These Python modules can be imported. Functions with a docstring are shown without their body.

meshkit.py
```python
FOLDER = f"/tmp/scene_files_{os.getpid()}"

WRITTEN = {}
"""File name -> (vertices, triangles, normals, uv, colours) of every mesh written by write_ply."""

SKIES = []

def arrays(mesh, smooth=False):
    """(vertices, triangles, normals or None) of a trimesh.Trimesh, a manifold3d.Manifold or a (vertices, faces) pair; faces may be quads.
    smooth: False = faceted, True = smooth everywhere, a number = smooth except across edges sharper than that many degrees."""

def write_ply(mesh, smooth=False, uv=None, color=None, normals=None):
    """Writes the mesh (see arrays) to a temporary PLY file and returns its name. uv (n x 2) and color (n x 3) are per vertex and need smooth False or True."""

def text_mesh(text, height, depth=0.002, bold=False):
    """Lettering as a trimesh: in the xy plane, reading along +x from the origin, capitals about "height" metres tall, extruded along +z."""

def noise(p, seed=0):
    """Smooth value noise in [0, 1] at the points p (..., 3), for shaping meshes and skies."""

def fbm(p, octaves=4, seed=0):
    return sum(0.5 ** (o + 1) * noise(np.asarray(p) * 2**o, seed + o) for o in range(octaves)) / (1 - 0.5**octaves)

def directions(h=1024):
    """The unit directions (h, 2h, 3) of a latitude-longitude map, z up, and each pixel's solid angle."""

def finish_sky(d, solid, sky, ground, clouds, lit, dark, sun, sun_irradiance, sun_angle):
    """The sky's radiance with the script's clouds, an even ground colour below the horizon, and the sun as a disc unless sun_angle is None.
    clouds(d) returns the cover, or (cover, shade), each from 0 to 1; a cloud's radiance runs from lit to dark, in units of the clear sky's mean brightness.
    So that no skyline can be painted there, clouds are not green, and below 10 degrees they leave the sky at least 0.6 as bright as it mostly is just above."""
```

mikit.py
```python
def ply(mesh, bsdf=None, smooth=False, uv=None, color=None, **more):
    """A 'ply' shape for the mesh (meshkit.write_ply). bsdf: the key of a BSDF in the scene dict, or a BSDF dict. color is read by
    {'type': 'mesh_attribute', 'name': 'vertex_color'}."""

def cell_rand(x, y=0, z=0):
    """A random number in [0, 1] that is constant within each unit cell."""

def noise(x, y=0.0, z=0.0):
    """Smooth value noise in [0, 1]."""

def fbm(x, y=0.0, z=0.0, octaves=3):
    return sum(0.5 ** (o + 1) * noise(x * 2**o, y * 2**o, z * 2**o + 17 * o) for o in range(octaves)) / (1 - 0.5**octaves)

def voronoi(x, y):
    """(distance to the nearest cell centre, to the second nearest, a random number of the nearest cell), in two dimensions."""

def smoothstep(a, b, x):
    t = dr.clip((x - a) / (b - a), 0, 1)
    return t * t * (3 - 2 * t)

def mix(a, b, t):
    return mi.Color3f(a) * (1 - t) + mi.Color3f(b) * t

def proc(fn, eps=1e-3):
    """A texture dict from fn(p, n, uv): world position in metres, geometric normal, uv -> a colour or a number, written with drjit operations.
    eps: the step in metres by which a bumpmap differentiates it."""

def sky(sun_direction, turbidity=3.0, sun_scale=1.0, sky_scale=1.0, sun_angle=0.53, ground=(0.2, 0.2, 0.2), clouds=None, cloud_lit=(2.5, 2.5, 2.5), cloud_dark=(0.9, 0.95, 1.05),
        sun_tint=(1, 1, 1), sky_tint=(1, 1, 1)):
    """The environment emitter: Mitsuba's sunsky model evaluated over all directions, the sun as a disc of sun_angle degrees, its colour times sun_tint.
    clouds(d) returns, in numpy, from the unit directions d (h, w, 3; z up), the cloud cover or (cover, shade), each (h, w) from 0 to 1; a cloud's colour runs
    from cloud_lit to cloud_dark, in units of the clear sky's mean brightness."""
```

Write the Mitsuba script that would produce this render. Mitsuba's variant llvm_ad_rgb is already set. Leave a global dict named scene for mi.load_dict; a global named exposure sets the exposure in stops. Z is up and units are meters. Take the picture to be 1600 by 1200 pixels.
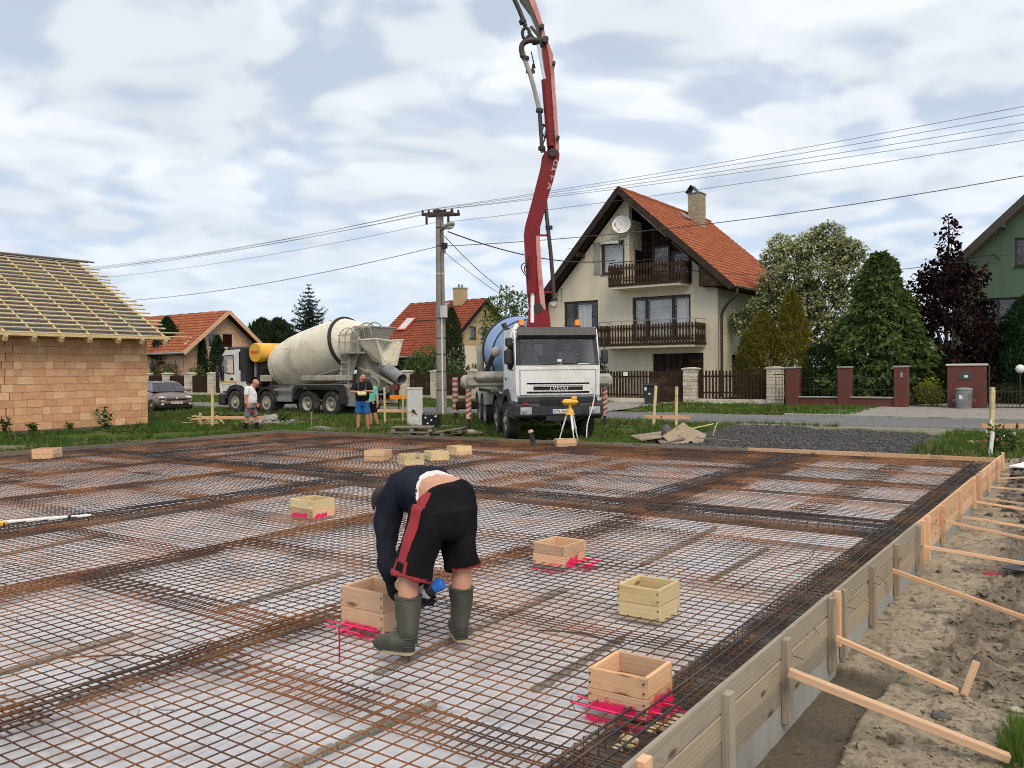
"""A house slab being prepared for concrete: world axes follow the slab (x to the right along the street, y towards the street, z up), z = 0 is the top of the rebar mesh."""
import math
import random

import drjit as dr
import manifold3d as m3
import mikit
import mitsuba as mi
import numpy as np
import trimesh
from meshkit import fbm as nfbm
from meshkit import noise as nnoise
from meshkit import text_mesh
from mikit import cell_rand, fbm, mix, noise, ply, proc, smoothstep, voronoi
from shapely import affinity
from shapely.geometry import Point, Polygon, box as sbox
from shapely.ops import unary_union

scene, labels = {}, {}
random.seed(7)
RNG = np.random.default_rng(7)
T = mi.ScalarTransform4f

# ---------------------------------------------------------------- camera, sky, exposure
YAW, PITCH, ROLL, CAM_Z = math.radians(35.05), math.radians(0.85), math.radians(-0.5), 1.73
FWD = np.array([-math.sin(YAW) * math.cos(PITCH), math.cos(YAW) * math.cos(PITCH), -math.sin(PITCH)])
RIGHT0 = np.array([math.cos(YAW), math.sin(YAW), 0.0])
UP0 = np.cross(RIGHT0, FWD)
UP = UP0 * math.cos(ROLL) - RIGHT0 * math.sin(ROLL)
scene["camera"] = {
    "type": "perspective", "fov": 2 * math.degrees(math.atan(800 / 1316.0)), "fov_axis": "x", "near_clip": 0.05, "far_clip": 2000.0,
    "to_world": T().look_at(origin=[0, 0, CAM_Z], target=(np.array([0, 0, CAM_Z]) + FWD).tolist(), up=UP.tolist()),
}


def clouds(d):
    """Layered broken cloud: a soft grey-white sheet with brighter puffs and thin pale blue gaps."""
    z = np.clip(d[..., 2], 0.0, 1) + 0.20
    az = d[..., :2] / z[..., None]
    p = np.concatenate([az, 0 * z[..., None]], -1)
    w = nfbm(p * 1.3 + 5.3, 4, 3) - 0.5
    q = p + w[..., None] * [0.7, 0.6, 0]
    big = nfbm(q * 2.1 + 11.7, 5, 21)
    puff = nfbm(q * [7.2, 8.8, 1] + 3.1, 6, 5)
    low = np.clip((0.30 - d[..., 2]) / 0.30, 0, 1)
    c = 0.5 * big + 0.5 * puff
    cover = np.clip((c - 0.38) / 0.13, 0, 1)
    cover = cover * cover * (3 - 2 * cover)
    cover = 0.66 + 0.34 * cover
    cover = cover * (1 - 0.45 * low * low)
    shade = np.clip((nfbm(q * 4.6 + 41.0, 6, 9) - 0.34) / 0.30, 0, 1)
    shade = 0.68 * shade + 0.42 * np.clip((0.58 - puff) / 0.2, 0, 1)
    return cover, shade


scene["sky"] = mikit.sky([0.52, -0.40, 0.75], turbidity=3.2, sun_scale=0.36, sun_angle=32.0, sky_scale=1.0, clouds=clouds,
                         cloud_lit=(2.44, 2.55, 2.68), cloud_dark=(1.88, 2.02, 2.20), ground=(0.16, 0.15, 0.13))
exposure = 2.1


# ---------------------------------------------------------------- naming
COUNT = {}


def numbered(key):
    n = COUNT.get(key, -1) + 1
    COUNT[key] = n
    return key if n == 0 else f"{key}_{n:03d}"


def thing(name, label, category, group=None):
    """The key that a thing's parts start with."""
    key = numbered(name)
    labels[key] = {"label": label, "category": category}
    if group:
        labels[key]["group"] = group
    return key


def put(parent, name, mesh, mat, smooth=False, label=None, kind=None, **more):
    """One entry of the scene: a part of parent, or the thing itself when name is None."""
    key = parent if name is None else numbered(f"{parent}__{name}")
    if isinstance(mesh, MB):
        scene[key] = ply((np.array(mesh.v), np.array(mesh.f)), mat, False, uv=np.array(mesh.uv), **more)
    else:
        scene[key] = ply(mesh, mat, smooth, **more)
    if label or kind:
        labels.setdefault(key, {})
        if label:
            labels[key]["label"] = label
        if kind:
            labels[key]["kind"] = kind
    return key


def solo(name, label, category, mesh, mat, smooth=False, group=None, kind=None, **more):
    key = thing(name, label, category, group)
    put(key, None, mesh, mat, smooth, **more)
    if kind:
        labels[key]["kind"] = kind
    return key


def structure(name, mesh, mat, smooth=False, label=None, **more):
    key = numbered(name)
    put(key, None, mesh, mat, smooth, **more)
    labels[key] = {"kind": "structure"}
    if label:
        labels[key]["label"] = label
    return key


# ---------------------------------------------------------------- geometry
def unit(v):
    v = np.asarray(v, float)
    return v / np.linalg.norm(v)


def frame(x_dir, origin, up=(0, 0, 1)):
    """4x4: local x along x_dir, z as near to up as possible."""
    x = unit(x_dir)
    y = unit(np.cross(up, x))
    m = np.eye(4)
    m[:3, 0], m[:3, 1], m[:3, 2], m[:3, 3] = x, y, np.cross(x, y), origin
    return m


def move(mesh, m):
    """A mesh (trimesh, Manifold or (v, f)) under a 4x4, as (v, f)."""
    v, f = vf(mesh)
    m = np.asarray(m, float)
    return v @ m[:3, :3].T + m[:3, 3], f


def vf(mesh):
    if isinstance(mesh, MB):
        return np.array(mesh.v), np.array(mesh.f)
    if hasattr(mesh, "to_mesh"):
        q = mesh.to_mesh()
        return np.array(q.vert_properties[:, :3], float), np.array(q.tri_verts)
    if isinstance(mesh, (tuple, list)):
        v, f = np.asarray(mesh[0], float), np.asarray(mesh[1], int)
        if f.shape[1] == 4:
            f = np.vstack([f[:, [0, 1, 2]], f[:, [0, 2, 3]]])
        return v, f
    return np.array(mesh.vertices), np.array(mesh.faces)


def join(*meshes):
    vs, fs, at = [], [], 0
    for q in meshes:
        v, f = vf(q)
        vs.append(v)
        fs.append(f + at)
        at += len(v)
    return np.vstack(vs), np.vstack(fs)


BOXV = np.array([[x, y, z] for x in (-.5, .5) for y in (-.5, .5) for z in (-.5, .5)])
BOXF = np.array([[0, 1, 3], [0, 3, 2], [4, 6, 7], [4, 7, 5], [0, 4, 5], [0, 5, 1], [2, 3, 7], [2, 7, 6], [0, 2, 6], [0, 6, 4], [1, 5, 7], [1, 7, 3]])
_CH = {}


def chamfer_box(size, c):
    s = np.asarray(size, float)
    if c <= 0:
        return BOXV * s, BOXF
    k = (tuple(np.round(s, 4)), c)
    if k not in _CH:
        pts = []
        for sx in (-1, 1):
            for sy in (-1, 1):
                for sz in (-1, 1):
                    q = np.array([sx, sy, sz]) * s / 2
                    for a in range(3):
                        r = q - np.array([sx, sy, sz]) * c
                        r[a] = q[a]
                        pts.append(r)
        h = trimesh.convex.convex_hull(np.array(pts))
        _CH[k] = (np.array(h.vertices), np.array(h.faces))
    return _CH[k]


class MB:
    """Collects boxes with wood-grain uv: u = 50 * piece id + metres along the grain, v = metres across."""

    NEXT = [0]

    def __init__(self):
        self.v, self.f, self.uv = [], [], []

    def add(self, v, f, m, axis=0):
        pid = MB.NEXT[0] = MB.NEXT[0] + 1
        v = np.asarray(v, float)
        tri = v[f]
        n = np.abs(np.cross(tri[:, 1] - tri[:, 0], tri[:, 2] - tri[:, 0]))
        k = n.argmax(1)
        m = np.asarray(m, float)
        w = tri @ m[:3, :3].T + m[:3, 3]
        flip = np.linalg.det(m[:3, :3]) < 0
        others = [a for a in range(3) if a != axis]
        at = len(self.v)
        u = tri[:, :, axis]
        b = np.where((k == others[0])[:, None], tri[:, :, others[1]], tri[:, :, others[0]] + 0.37)
        end = (k == axis)[:, None]
        u = np.where(end, tri[:, :, others[1]] * 0.15, u)
        b = np.where(end, tri[:, :, others[0]] + 0.2, b)
        self.v.extend(w.reshape(-1, 3))
        self.uv.extend(np.stack([u + 25 + 50 * (pid % 400), b], -1).reshape(-1, 2))
        idx = np.arange(3 * len(f)).reshape(-1, 3) + at
        self.f.extend(idx[:, ::-1] if flip else idx)
        return self

    def box(self, c, size, m=np.eye(4), ch=0.0, axis=None):
        """Axis-aligned box in the frame m, centre c."""
        axis = int(np.argmax(size)) if axis is None else axis
        t = np.eye(4)
        t[:3, 3] = c
        return self.add(*chamfer_box(size, ch), np.asarray(m) @ t, axis)

    def beam(self, p0, p1, w, h, up=(0, 0, 1), ch=0.0):
        """A plank from p0 to p1, w across and h along up."""
        p0, p1 = np.asarray(p0, float), np.asarray(p1, float)
        d = p1 - p0
        if abs(np.dot(unit(d), unit(up))) > 0.999:
            up = (0, 1, 0)
        return self.add(*chamfer_box((np.linalg.norm(d), w, h), ch), frame(d, (p0 + p1) / 2, up), 0)


def box(c, size, m=np.eye(4), ch=0.0):
    return MB().box(c, size, m, ch)


def beam(p0, p1, w, h, up=(0, 0, 1), ch=0.0):
    return MB().beam(p0, p1, w, h, up, ch)


def tube(points, r, n=8, cap=True):
    """A bent round bar through the points; r a number or one per point."""
    p = np.asarray(points, float)
    r = np.broadcast_to(r, (len(p),))
    t = np.gradient(p, axis=0) if len(p) > 2 else np.repeat([p[1] - p[0]], 2, 0)
    t = t / (np.linalg.norm(t, axis=1, keepdims=True) + 1e-12)
    a = np.cross(t[0], [0, 0, 1.0] if abs(t[0][2]) < 0.9 else [1.0, 0, 0])
    a /= np.linalg.norm(a)
    rows, ang = [], np.arange(n) * 2 * np.pi / n
    for i in range(len(p)):
        a = a - t[i] * np.dot(a, t[i])
        a /= np.linalg.norm(a)
        b = np.cross(t[i], a)
        rows.append(p[i] + r[i] * (np.cos(ang)[:, None] * a + np.sin(ang)[:, None] * b))
    v = np.vstack(rows)
    i, j = np.meshgrid(np.arange(len(p) - 1), np.arange(n), indexing="ij")
    k = (j + 1) % n
    q = np.stack([i * n + j, i * n + k, (i + 1) * n + k, (i + 1) * n + j], -1).reshape(-1, 4)
    f = [q[:, [0, 1, 2]], q[:, [0, 2, 3]]]
    if cap:
        e = (len(p) - 1) * n
        f.append(np.array([[0, j + 1, j] for j in range(1, n - 1)]))
        f.append(np.array([[e, e + j, e + j + 1] for j in range(1, n - 1)]))
    return v, np.vstack(f)


def curve(points, n=24):
    """Catmull-Rom through the points."""
    p = np.asarray(points, float)
    p = np.vstack([2 * p[0] - p[1], p, 2 * p[-1] - p[-2]])
    out = []
    k = len(p) - 3
    for s in np.linspace(0, k - 1e-9, n):
        i, t = int(s), s - int(s)
        a, b, c, d = p[i:i + 4]
        out.append(0.5 * (2 * b + (c - a) * t + (2 * a - 5 * b + 4 * c - d) * t * t + (3 * b - a - 3 * c + d) * t ** 3))
    return np.array(out)


def lathe(profile, n=32, m=np.eye(4)):
    """Profile (radius, x) turned about the local x axis."""
    p = np.asarray(profile, float)
    ang = np.arange(n) * 2 * np.pi / n
    v = np.stack([np.repeat(p[:, 1:2], n, 1), p[:, :1] * np.cos(ang), p[:, :1] * np.sin(ang)], -1).reshape(-1, 3)
    i, j = np.meshgrid(np.arange(len(p) - 1), np.arange(n), indexing="ij")
    k = (j + 1) % n
    q = np.stack([i * n + j, (i + 1) * n + j, (i + 1) * n + k, i * n + k], -1).reshape(-1, 4)
    return move((v, q), m)


def extrude(poly, h, m=np.eye(4)):
    """A shapely polygon (local xy), extruded h along local z, as one mesh."""
    parts = [trimesh.creation.extrude_polygon(g, h, engine="earcut") for g in getattr(poly, "geoms", [poly]) if g.area > 1e-9]
    return move(trimesh.util.concatenate(parts), m)


def axes(x, y, z, o=(0, 0, 0)):
    m = np.eye(4)
    m[:3, 0], m[:3, 1], m[:3, 2], m[:3, 3] = x, y, z, o
    return m


def shift(x=0, y=0, z=0):
    m = np.eye(4)
    m[:3, 3] = x, y, z
    return m


def rotz(deg):
    c, s = math.cos(math.radians(deg)), math.sin(math.radians(deg))
    m = np.eye(4)
    m[:2, :2] = [[c, -s], [s, c]]
    return m


def ball(c, r, n=2, scale=(1, 1, 1)):
    s = trimesh.creation.icosphere(n)
    return np.array(s.vertices) * r * np.asarray(scale) + c, np.array(s.faces)


def hull(points):
    h = trimesh.convex.convex_hull(np.asarray(points, float))
    return np.array(h.vertices), np.array(h.faces)


def soften(q, n):
    """Taubin smoothing of a Manifold: (vertices, faces), merged and without slivers."""
    q = q.to_mesh()
    t = trimesh.Trimesh(np.array(q.vert_properties[:, :3], float), np.array(q.tri_verts), process=True)
    t.update_faces(t.nondegenerate_faces())
    t.remove_unreferenced_vertices()
    v, f = np.array(t.vertices), np.array(t.faces)
    e = np.unique(np.sort(np.vstack([f[:, [0, 1]], f[:, [1, 2]], f[:, [2, 0]]]), axis=1), axis=0)
    deg = np.maximum(np.bincount(e.ravel(), minlength=len(v)), 1)[:, None]
    for i in range(2 * n):
        s = np.zeros_like(v)
        np.add.at(s, e[:, 0], v[e[:, 1]])
        np.add.at(s, e[:, 1], v[e[:, 0]])
        v = v + (0.5 if i % 2 == 0 else -0.53) * (s / deg - v)
    return v, f


def limbs(bones, edge=0.03, smooth=6, seg=14):
    """One smooth surface from tapered bones (p0, r0, p1, r1)."""
    total = m3.Manifold()
    for p0, r0, p1, r1 in bones:
        a = m3.Manifold.sphere(r0, seg).translate(tuple(map(float, p0)))
        b = m3.Manifold.sphere(r1, seg).translate(tuple(map(float, p1)))
        total = total + m3.Manifold.batch_hull([a, b])
    return soften(total.refine_to_length(edge), smooth)


# ---------------------------------------------------------------- materials
def paint(key, rgb, rough=0.5, metal=0.0, spec=0.5, **more):
    scene[key] = {"type": "twosided", "b": {"type": "principled", "base_color": {"type": "rgb", "value": list(rgb)} if not isinstance(rgb, dict) else rgb,
                                            "roughness": rough, "metallic": metal, "specular": spec, **more}}
    return key


def diffuse(key, tex):
    scene[key] = {"type": "twosided", "b": {"type": "diffuse", "reflectance": tex}}
    return key


def K(*x):
    """Constants as data, so that materials of one family share one compiled program."""
    return [dr.opaque(mi.Float, float(q)) for q in x]


def K3(c):
    return mi.Color3f(*K(*c))


def wood(light, dark, knot, vary, grain=1.0):
    light, dark, knot = K3(light), K3(dark), K3(knot)
    (vary,) = K(vary)

    def fn(p, n, uv):
        pid = dr.floor(uv.x / 50)
        u, v = uv.x - pid * 50, uv.y
        r1, r2, r3 = cell_rand(pid, 1), cell_rand(pid, 2), cell_rand(pid, 3)
        kx = u * 1.9 + r1 * 31
        ky = v * 6 + r2 * 17
        d1, d2, kr = voronoi(kx, ky)
        has = dr.select(kr > 0.72, 1.0, 0.0)
        kn = has * (1 - smoothstep(0.05, 0.13, d1))
        wob = noise(u * 1.6 + r3 * 50, v * 9, r1 * 9) + has * 1.2 * (1 - smoothstep(0.0, 0.42, d1))
        rings = 0.5 + 0.5 * dr.sin(v * 210 * grain + wob * 11 + r2 * 40)
        fine = noise(u * 9, v * 420, r1 * 77)
        t = 0.34 * rings * rings + 0.30 * fine + 0.36 * noise(u * 0.9, v * 7, r2 * 40)
        c = mix(light, dark, t)
        tone = 1 + 1.3 * vary * (r3 - 0.5)
        warm = (r1 - 0.5) * vary
        c = mi.Color3f(c[0] * tone * (1 + 0.35 * warm), c[1] * tone, c[2] * tone * (1 - 0.6 * warm))
        dirt = smoothstep(0.55, 0.78, fbm(p.x * 3 + r1 * 9, p.y * 3, p.z * 5))
        c = mix(c, mi.Color3f(0.13, 0.105, 0.08), 0.30 * dirt)
        return mix(c, knot, 0.8 * kn)

    return proc(fn)


diffuse("wood_new", wood((0.70, 0.475, 0.315), (0.56, 0.345, 0.205), (0.14, 0.065, 0.035), 0.26))
diffuse("wood_pale", wood((0.70, 0.575, 0.34), (0.57, 0.435, 0.23), (0.14, 0.08, 0.04), 0.20))
diffuse("wood_old", wood((0.40, 0.345, 0.27), (0.25, 0.205, 0.155), (0.08, 0.05, 0.03), 0.28))
diffuse("wood_grey", wood((0.26, 0.225, 0.18), (0.15, 0.125, 0.10), (0.05, 0.04, 0.03), 0.30))
diffuse("wood_dark", wood((0.050, 0.036, 0.029), (0.026, 0.019, 0.016), (0.01, 0.01, 0.01), 0.6))


def rust(p, n, uv):
    a = fbm(p.x * 2.1, p.y * 2.1, p.z * 4, 3)
    b = noise(p.x * 23, p.y * 23, p.z * 30)
    c = mix((0.080, 0.045, 0.033), (0.240, 0.105, 0.045), smoothstep(0.40, 0.66, a) * 0.75 + 0.25 * b)
    return mix(c, (0.075, 0.050, 0.042), smoothstep(0.46, 0.28, a) * (0.45 + 0.35 * b))


paint("rust", proc(rust), 0.75, 0.0, 0.3)


def steel_dark(p, n, uv):
    a = fbm(p.x * 3.1, p.y * 3.1, p.z * 4, 3)
    return mix((0.045, 0.040, 0.042), (0.12, 0.070, 0.045), smoothstep(0.5, 0.75, a))


paint("bar_dark", proc(steel_dark), 0.6, 0.0, 0.4)


def concrete_fn(base, stain):
    base, stain = K3(base), K3(stain)

    def fn(p, n, uv):
        a = fbm(p.x * 1.7, p.y * 1.7, p.z * 1.9, 4)
        b = noise(p.x * 45, p.y * 45, p.z * 45)
        s = smoothstep(0.5, 0.72, fbm(p.x * 2.3 + 7, p.y * 2.3, p.z * 0.7, 3))
        return mix(base * (0.72 + 0.42 * a + 0.14 * b), stain, 0.55 * s)

    return proc(fn)


diffuse("concrete", concrete_fn((0.33, 0.33, 0.31), (0.17, 0.165, 0.15)))
diffuse("concrete_dark", concrete_fn((0.15, 0.14, 0.125), (0.075, 0.066, 0.055)))
diffuse("spacer", concrete_fn((0.27, 0.255, 0.225), (0.20, 0.19, 0.165)))
diffuse("stone_pale", concrete_fn((0.60, 0.56, 0.47), (0.33, 0.30, 0.24)))


def stucco(base):
    base = K3(base)

    def fn(p, n, uv):
        a = fbm(p.x * 0.55, p.y * 0.55, p.z * 0.8, 4)
        b = noise(p.x * 30, p.y * 30, p.z * 30)
        st = smoothstep(0.52, 0.75, fbm(p.x * 2.6, p.y * 2.6, p.z * 0.28, 3))
        return base * (0.88 + 0.16 * a + 0.06 * b - 0.10 * st)

    return proc(fn)


diffuse("stucco_cream", stucco((0.69, 0.635, 0.50)))
diffuse("stucco_salmon", stucco((0.66, 0.43, 0.29)))
diffuse("stucco_ochre", stucco((0.47, 0.36, 0.21)))
diffuse("stucco_green", stucco((0.105, 0.16, 0.115)))


def piece_tone(a, b, c, spread):
    """Colour by piece (uv id), with fine noise and blotches."""
    a, b, c = K3(a), K3(b), K3(c)
    (spread,) = K(spread)

    def fn(p, n, uv):
        pid = dr.floor(uv.x / 50)
        r1, r2 = cell_rand(pid, 5), cell_rand(pid, 6)
        k = mix(a, b, r1)
        k = mix(k, c, smoothstep(0.62, 1.0, r2))
        f = fbm(p.x * 5 + r1 * 9, p.y * 5, p.z * 5, 3)
        return k * (1 + spread * (r2 - 0.5)) * (0.86 + 0.26 * f)

    return proc(fn)


diffuse("clay_block", piece_tone((0.62, 0.335, 0.195), (0.68, 0.40, 0.235), (0.70, 0.46, 0.29), 0.20))
diffuse("tile_orange", piece_tone((0.38, 0.135, 0.075), (0.32, 0.11, 0.065), (0.28, 0.105, 0.07), 0.28))
diffuse("tile_red", piece_tone((0.30, 0.088, 0.052), (0.25, 0.076, 0.048), (0.20, 0.07, 0.05), 0.25))
diffuse("stone_block", piece_tone((0.60, 0.55, 0.45), (0.68, 0.63, 0.53), (0.46, 0.42, 0.34), 0.22))
diffuse("brick_yellow", piece_tone((0.44, 0.39, 0.29), (0.38, 0.33, 0.235), (0.30, 0.26, 0.19), 0.3))


def dusty(base, dust, amount, seed):
    base, dust = K3(base), K3(dust)
    amount, seed = K(amount, seed)

    def fn(p, n, uv):
        a = fbm(p.x * 1.9 + seed, p.y * 1.9, p.z * 2.4, 4)
        b = fbm(p.x * 9 + seed, p.y * 9, p.z * 3.2, 3)
        t = smoothstep(0.42, 0.72, 0.6 * a + 0.4 * b) * amount
        return mix(base, dust, t)

    return proc(fn)


paint("cab_white", dusty((0.72, 0.73, 0.74), (0.47, 0.45, 0.41), 0.45, 1), 0.32, 0, 0.5, clearcoat=0.4)
paint("drum_cream", dusty((0.68, 0.645, 0.54), (0.46, 0.43, 0.345), 0.6, 2), 0.62)
paint("steel_dusty", dusty((0.36, 0.35, 0.31), (0.21, 0.195, 0.165), 0.9, 3), 0.75)
paint("boom_red", dusty((0.19, 0.010, 0.017), (0.12, 0.015, 0.02), 0.6, 4), 0.45, 0, 0.3)
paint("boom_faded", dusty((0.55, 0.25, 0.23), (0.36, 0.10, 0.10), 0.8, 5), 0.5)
paint("rubber", dusty((0.030, 0.030, 0.031), (0.125, 0.115, 0.10), 0.75, 6), 0.85, 0, 0.2)
paint("plastic_dark", dusty((0.020, 0.022, 0.027), (0.055, 0.054, 0.053), 0.6, 7), 0.5)
paint("pvc_grey", (0.055, 0.058, 0.062), 0.5)
paint("drum_blue", dusty((0.17, 0.285, 0.52), (0.28, 0.36, 0.47), 0.5, 8), 0.42)
paint("zinc", dusty((0.30, 0.31, 0.32), (0.17, 0.17, 0.17), 0.8, 9), 0.45, 0.35)
paint("black_gap", (0.006, 0.006, 0.006), 0.7)
paint("red_paint", (0.50, 0.045, 0.04), 0.5)
paint("white_paint", (0.72, 0.72, 0.70), 0.5)
paint("yellow_paint", (0.72, 0.40, 0.045), 0.42)
paint("orange_lamp", (0.85, 0.25, 0.02), 0.15)
paint("blue_paint", (0.02, 0.16, 0.62), 0.5)
paint("plate_blue", (0.02, 0.06, 0.40), 0.5)
paint("chrome", (0.72, 0.73, 0.75), 0.18, 0.9)
paint("lens", (0.62, 0.66, 0.70), 0.06, 0.5)
paint("pole_grey", dusty((0.26, 0.245, 0.215), (0.17, 0.155, 0.13), 0.6, 10), 0.85)
paint("cabinet_grey", (0.55, 0.57, 0.58), 0.5)
paint("car_paint", (0.17, 0.125, 0.105), 0.25, 0.35, 0.6, clearcoat=1.0, clearcoat_gloss=0.95)
paint("glass_dark", (0.015, 0.018, 0.02), 0.03, 0.0, 0.9)
paint("room_dark", (0.02, 0.02, 0.02), 0.9)
paint("curtain", (0.50, 0.51, 0.52), 0.9)
paint("frame_brown", (0.030, 0.018, 0.012), 0.5)
paint("frame_white", (0.70, 0.70, 0.68), 0.5)
paint("wall_red", dusty((0.125, 0.038, 0.030), (0.095, 0.038, 0.032), 0.8, 11), 0.85)
paint("slate", (0.052, 0.052, 0.054), 0.85)
paint("iron_dark", (0.02, 0.02, 0.021), 0.5)
paint("copper_brown", (0.06, 0.045, 0.038), 0.45, 0.3)
paint("membrane", dusty((0.082, 0.078, 0.078), (0.14, 0.13, 0.125), 0.7, 12), 0.8)
paint("skin", (0.50, 0.265, 0.175), 0.55)
paint("skin_red", (0.52, 0.22, 0.155), 0.5)
paint("hair_dark", (0.03, 0.02, 0.015), 0.7)
paint("navy", dusty((0.010, 0.013, 0.023), (0.021, 0.025, 0.035), 0.7, 13), 0.9, 0, 0.12)
paint("shorts_black", dusty((0.008, 0.008, 0.010), (0.016, 0.016, 0.018), 0.6, 14), 0.9, 0, 0.10)
paint("trim_red", dusty((0.30, 0.028, 0.035), (0.20, 0.03, 0.035), 0.6, 15), 0.85)
paint("cloth_white", (0.74, 0.74, 0.75), 0.9)
paint("cloth_black", (0.016, 0.015, 0.016), 0.9, 0, 0.1)
paint("stripe_red", dusty((0.33, 0.075, 0.065), (0.22, 0.07, 0.06), 0.8, 21), 0.7)
paint("post_pale", dusty((0.50, 0.42, 0.38), (0.32, 0.26, 0.23), 0.8, 22), 0.7)
paint("cloth_blue", (0.012, 0.115, 0.34), 0.9)
paint("cloth_grey", (0.15, 0.145, 0.155), 0.9)
paint("cloth_teal", (0.12, 0.50, 0.42), 0.9)
paint("boot_green", dusty((0.040, 0.045, 0.036), (0.095, 0.09, 0.072), 0.85, 16), 0.55)
paint("sole_tan", dusty((0.36, 0.31, 0.20), (0.24, 0.21, 0.15), 0.8, 17), 0.8)
paint("shoe_pale", (0.5, 0.5, 0.5), 0.8)
paint("pink_spray", (0.86, 0.035, 0.16), 0.6)
paint("foam_yellow", (0.74, 0.66, 0.38), 0.9)
paint("tarp_grey", (0.42, 0.43, 0.43), 0.6)
paint("globe_white", (0.80, 0.80, 0.78), 0.25)
paint("paper_white", (0.75, 0.77, 0.77), 0.7)
paint("cable", (0.045, 0.045, 0.05), 0.5)
scene["pane_glass"] = {"type": "thindielectric", "int_ior": 1.5}
scene["leaf"] = {"type": "principledthin", "base_color": {"type": "mesh_attribute", "name": "vertex_color"}, "roughness": 0.7, "spec_trans": 0.0, "diff_trans": 0.7}
paint("bark", dusty((0.085, 0.068, 0.050), (0.05, 0.04, 0.03), 0.9, 18), 0.9)


# ================================================================ ground, road, dirt
FX0, FX1 = -19.55, -1.55                        # the form's left and right edges


def far_edge(x):
    """The form's far edge, which runs slightly off square."""
    return 16.15 + (x + 19.6) * 0.0815


def step(a, b, x):
    t = np.clip((x - a) / (b - a), 0, 1)
    return t * t * (3 - 2 * t)


def ground_z(x, y):
    x, y = np.asarray(x, float), np.asarray(y, float)
    z = -0.13 + 0.115 * step(18, 27, y) + 0.10 * step(31.2, 38, y) + 0.15 * step(38, 46, y)
    z = z - 0.27 * step(-2.2, -0.6, x) * step(20.5, 17.0, y)
    p = np.stack([x * 0.35, y * 0.35, 0 * x], -1)
    rough = (nnoise(p, 3) - 0.5) * 0.09 + (nnoise(p * 4, 4) - 0.5) * 0.035
    road = step(26.2, 26.9, y) * step(31.9, 31.2, y)
    z = z + rough * (1 - road) * step(60, 45, y)
    z = z - 0.09 * np.exp(-((x + 13.2) / 1.9) ** 2 - ((y - 19.6) / 1.6) ** 2)
    return z


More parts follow.
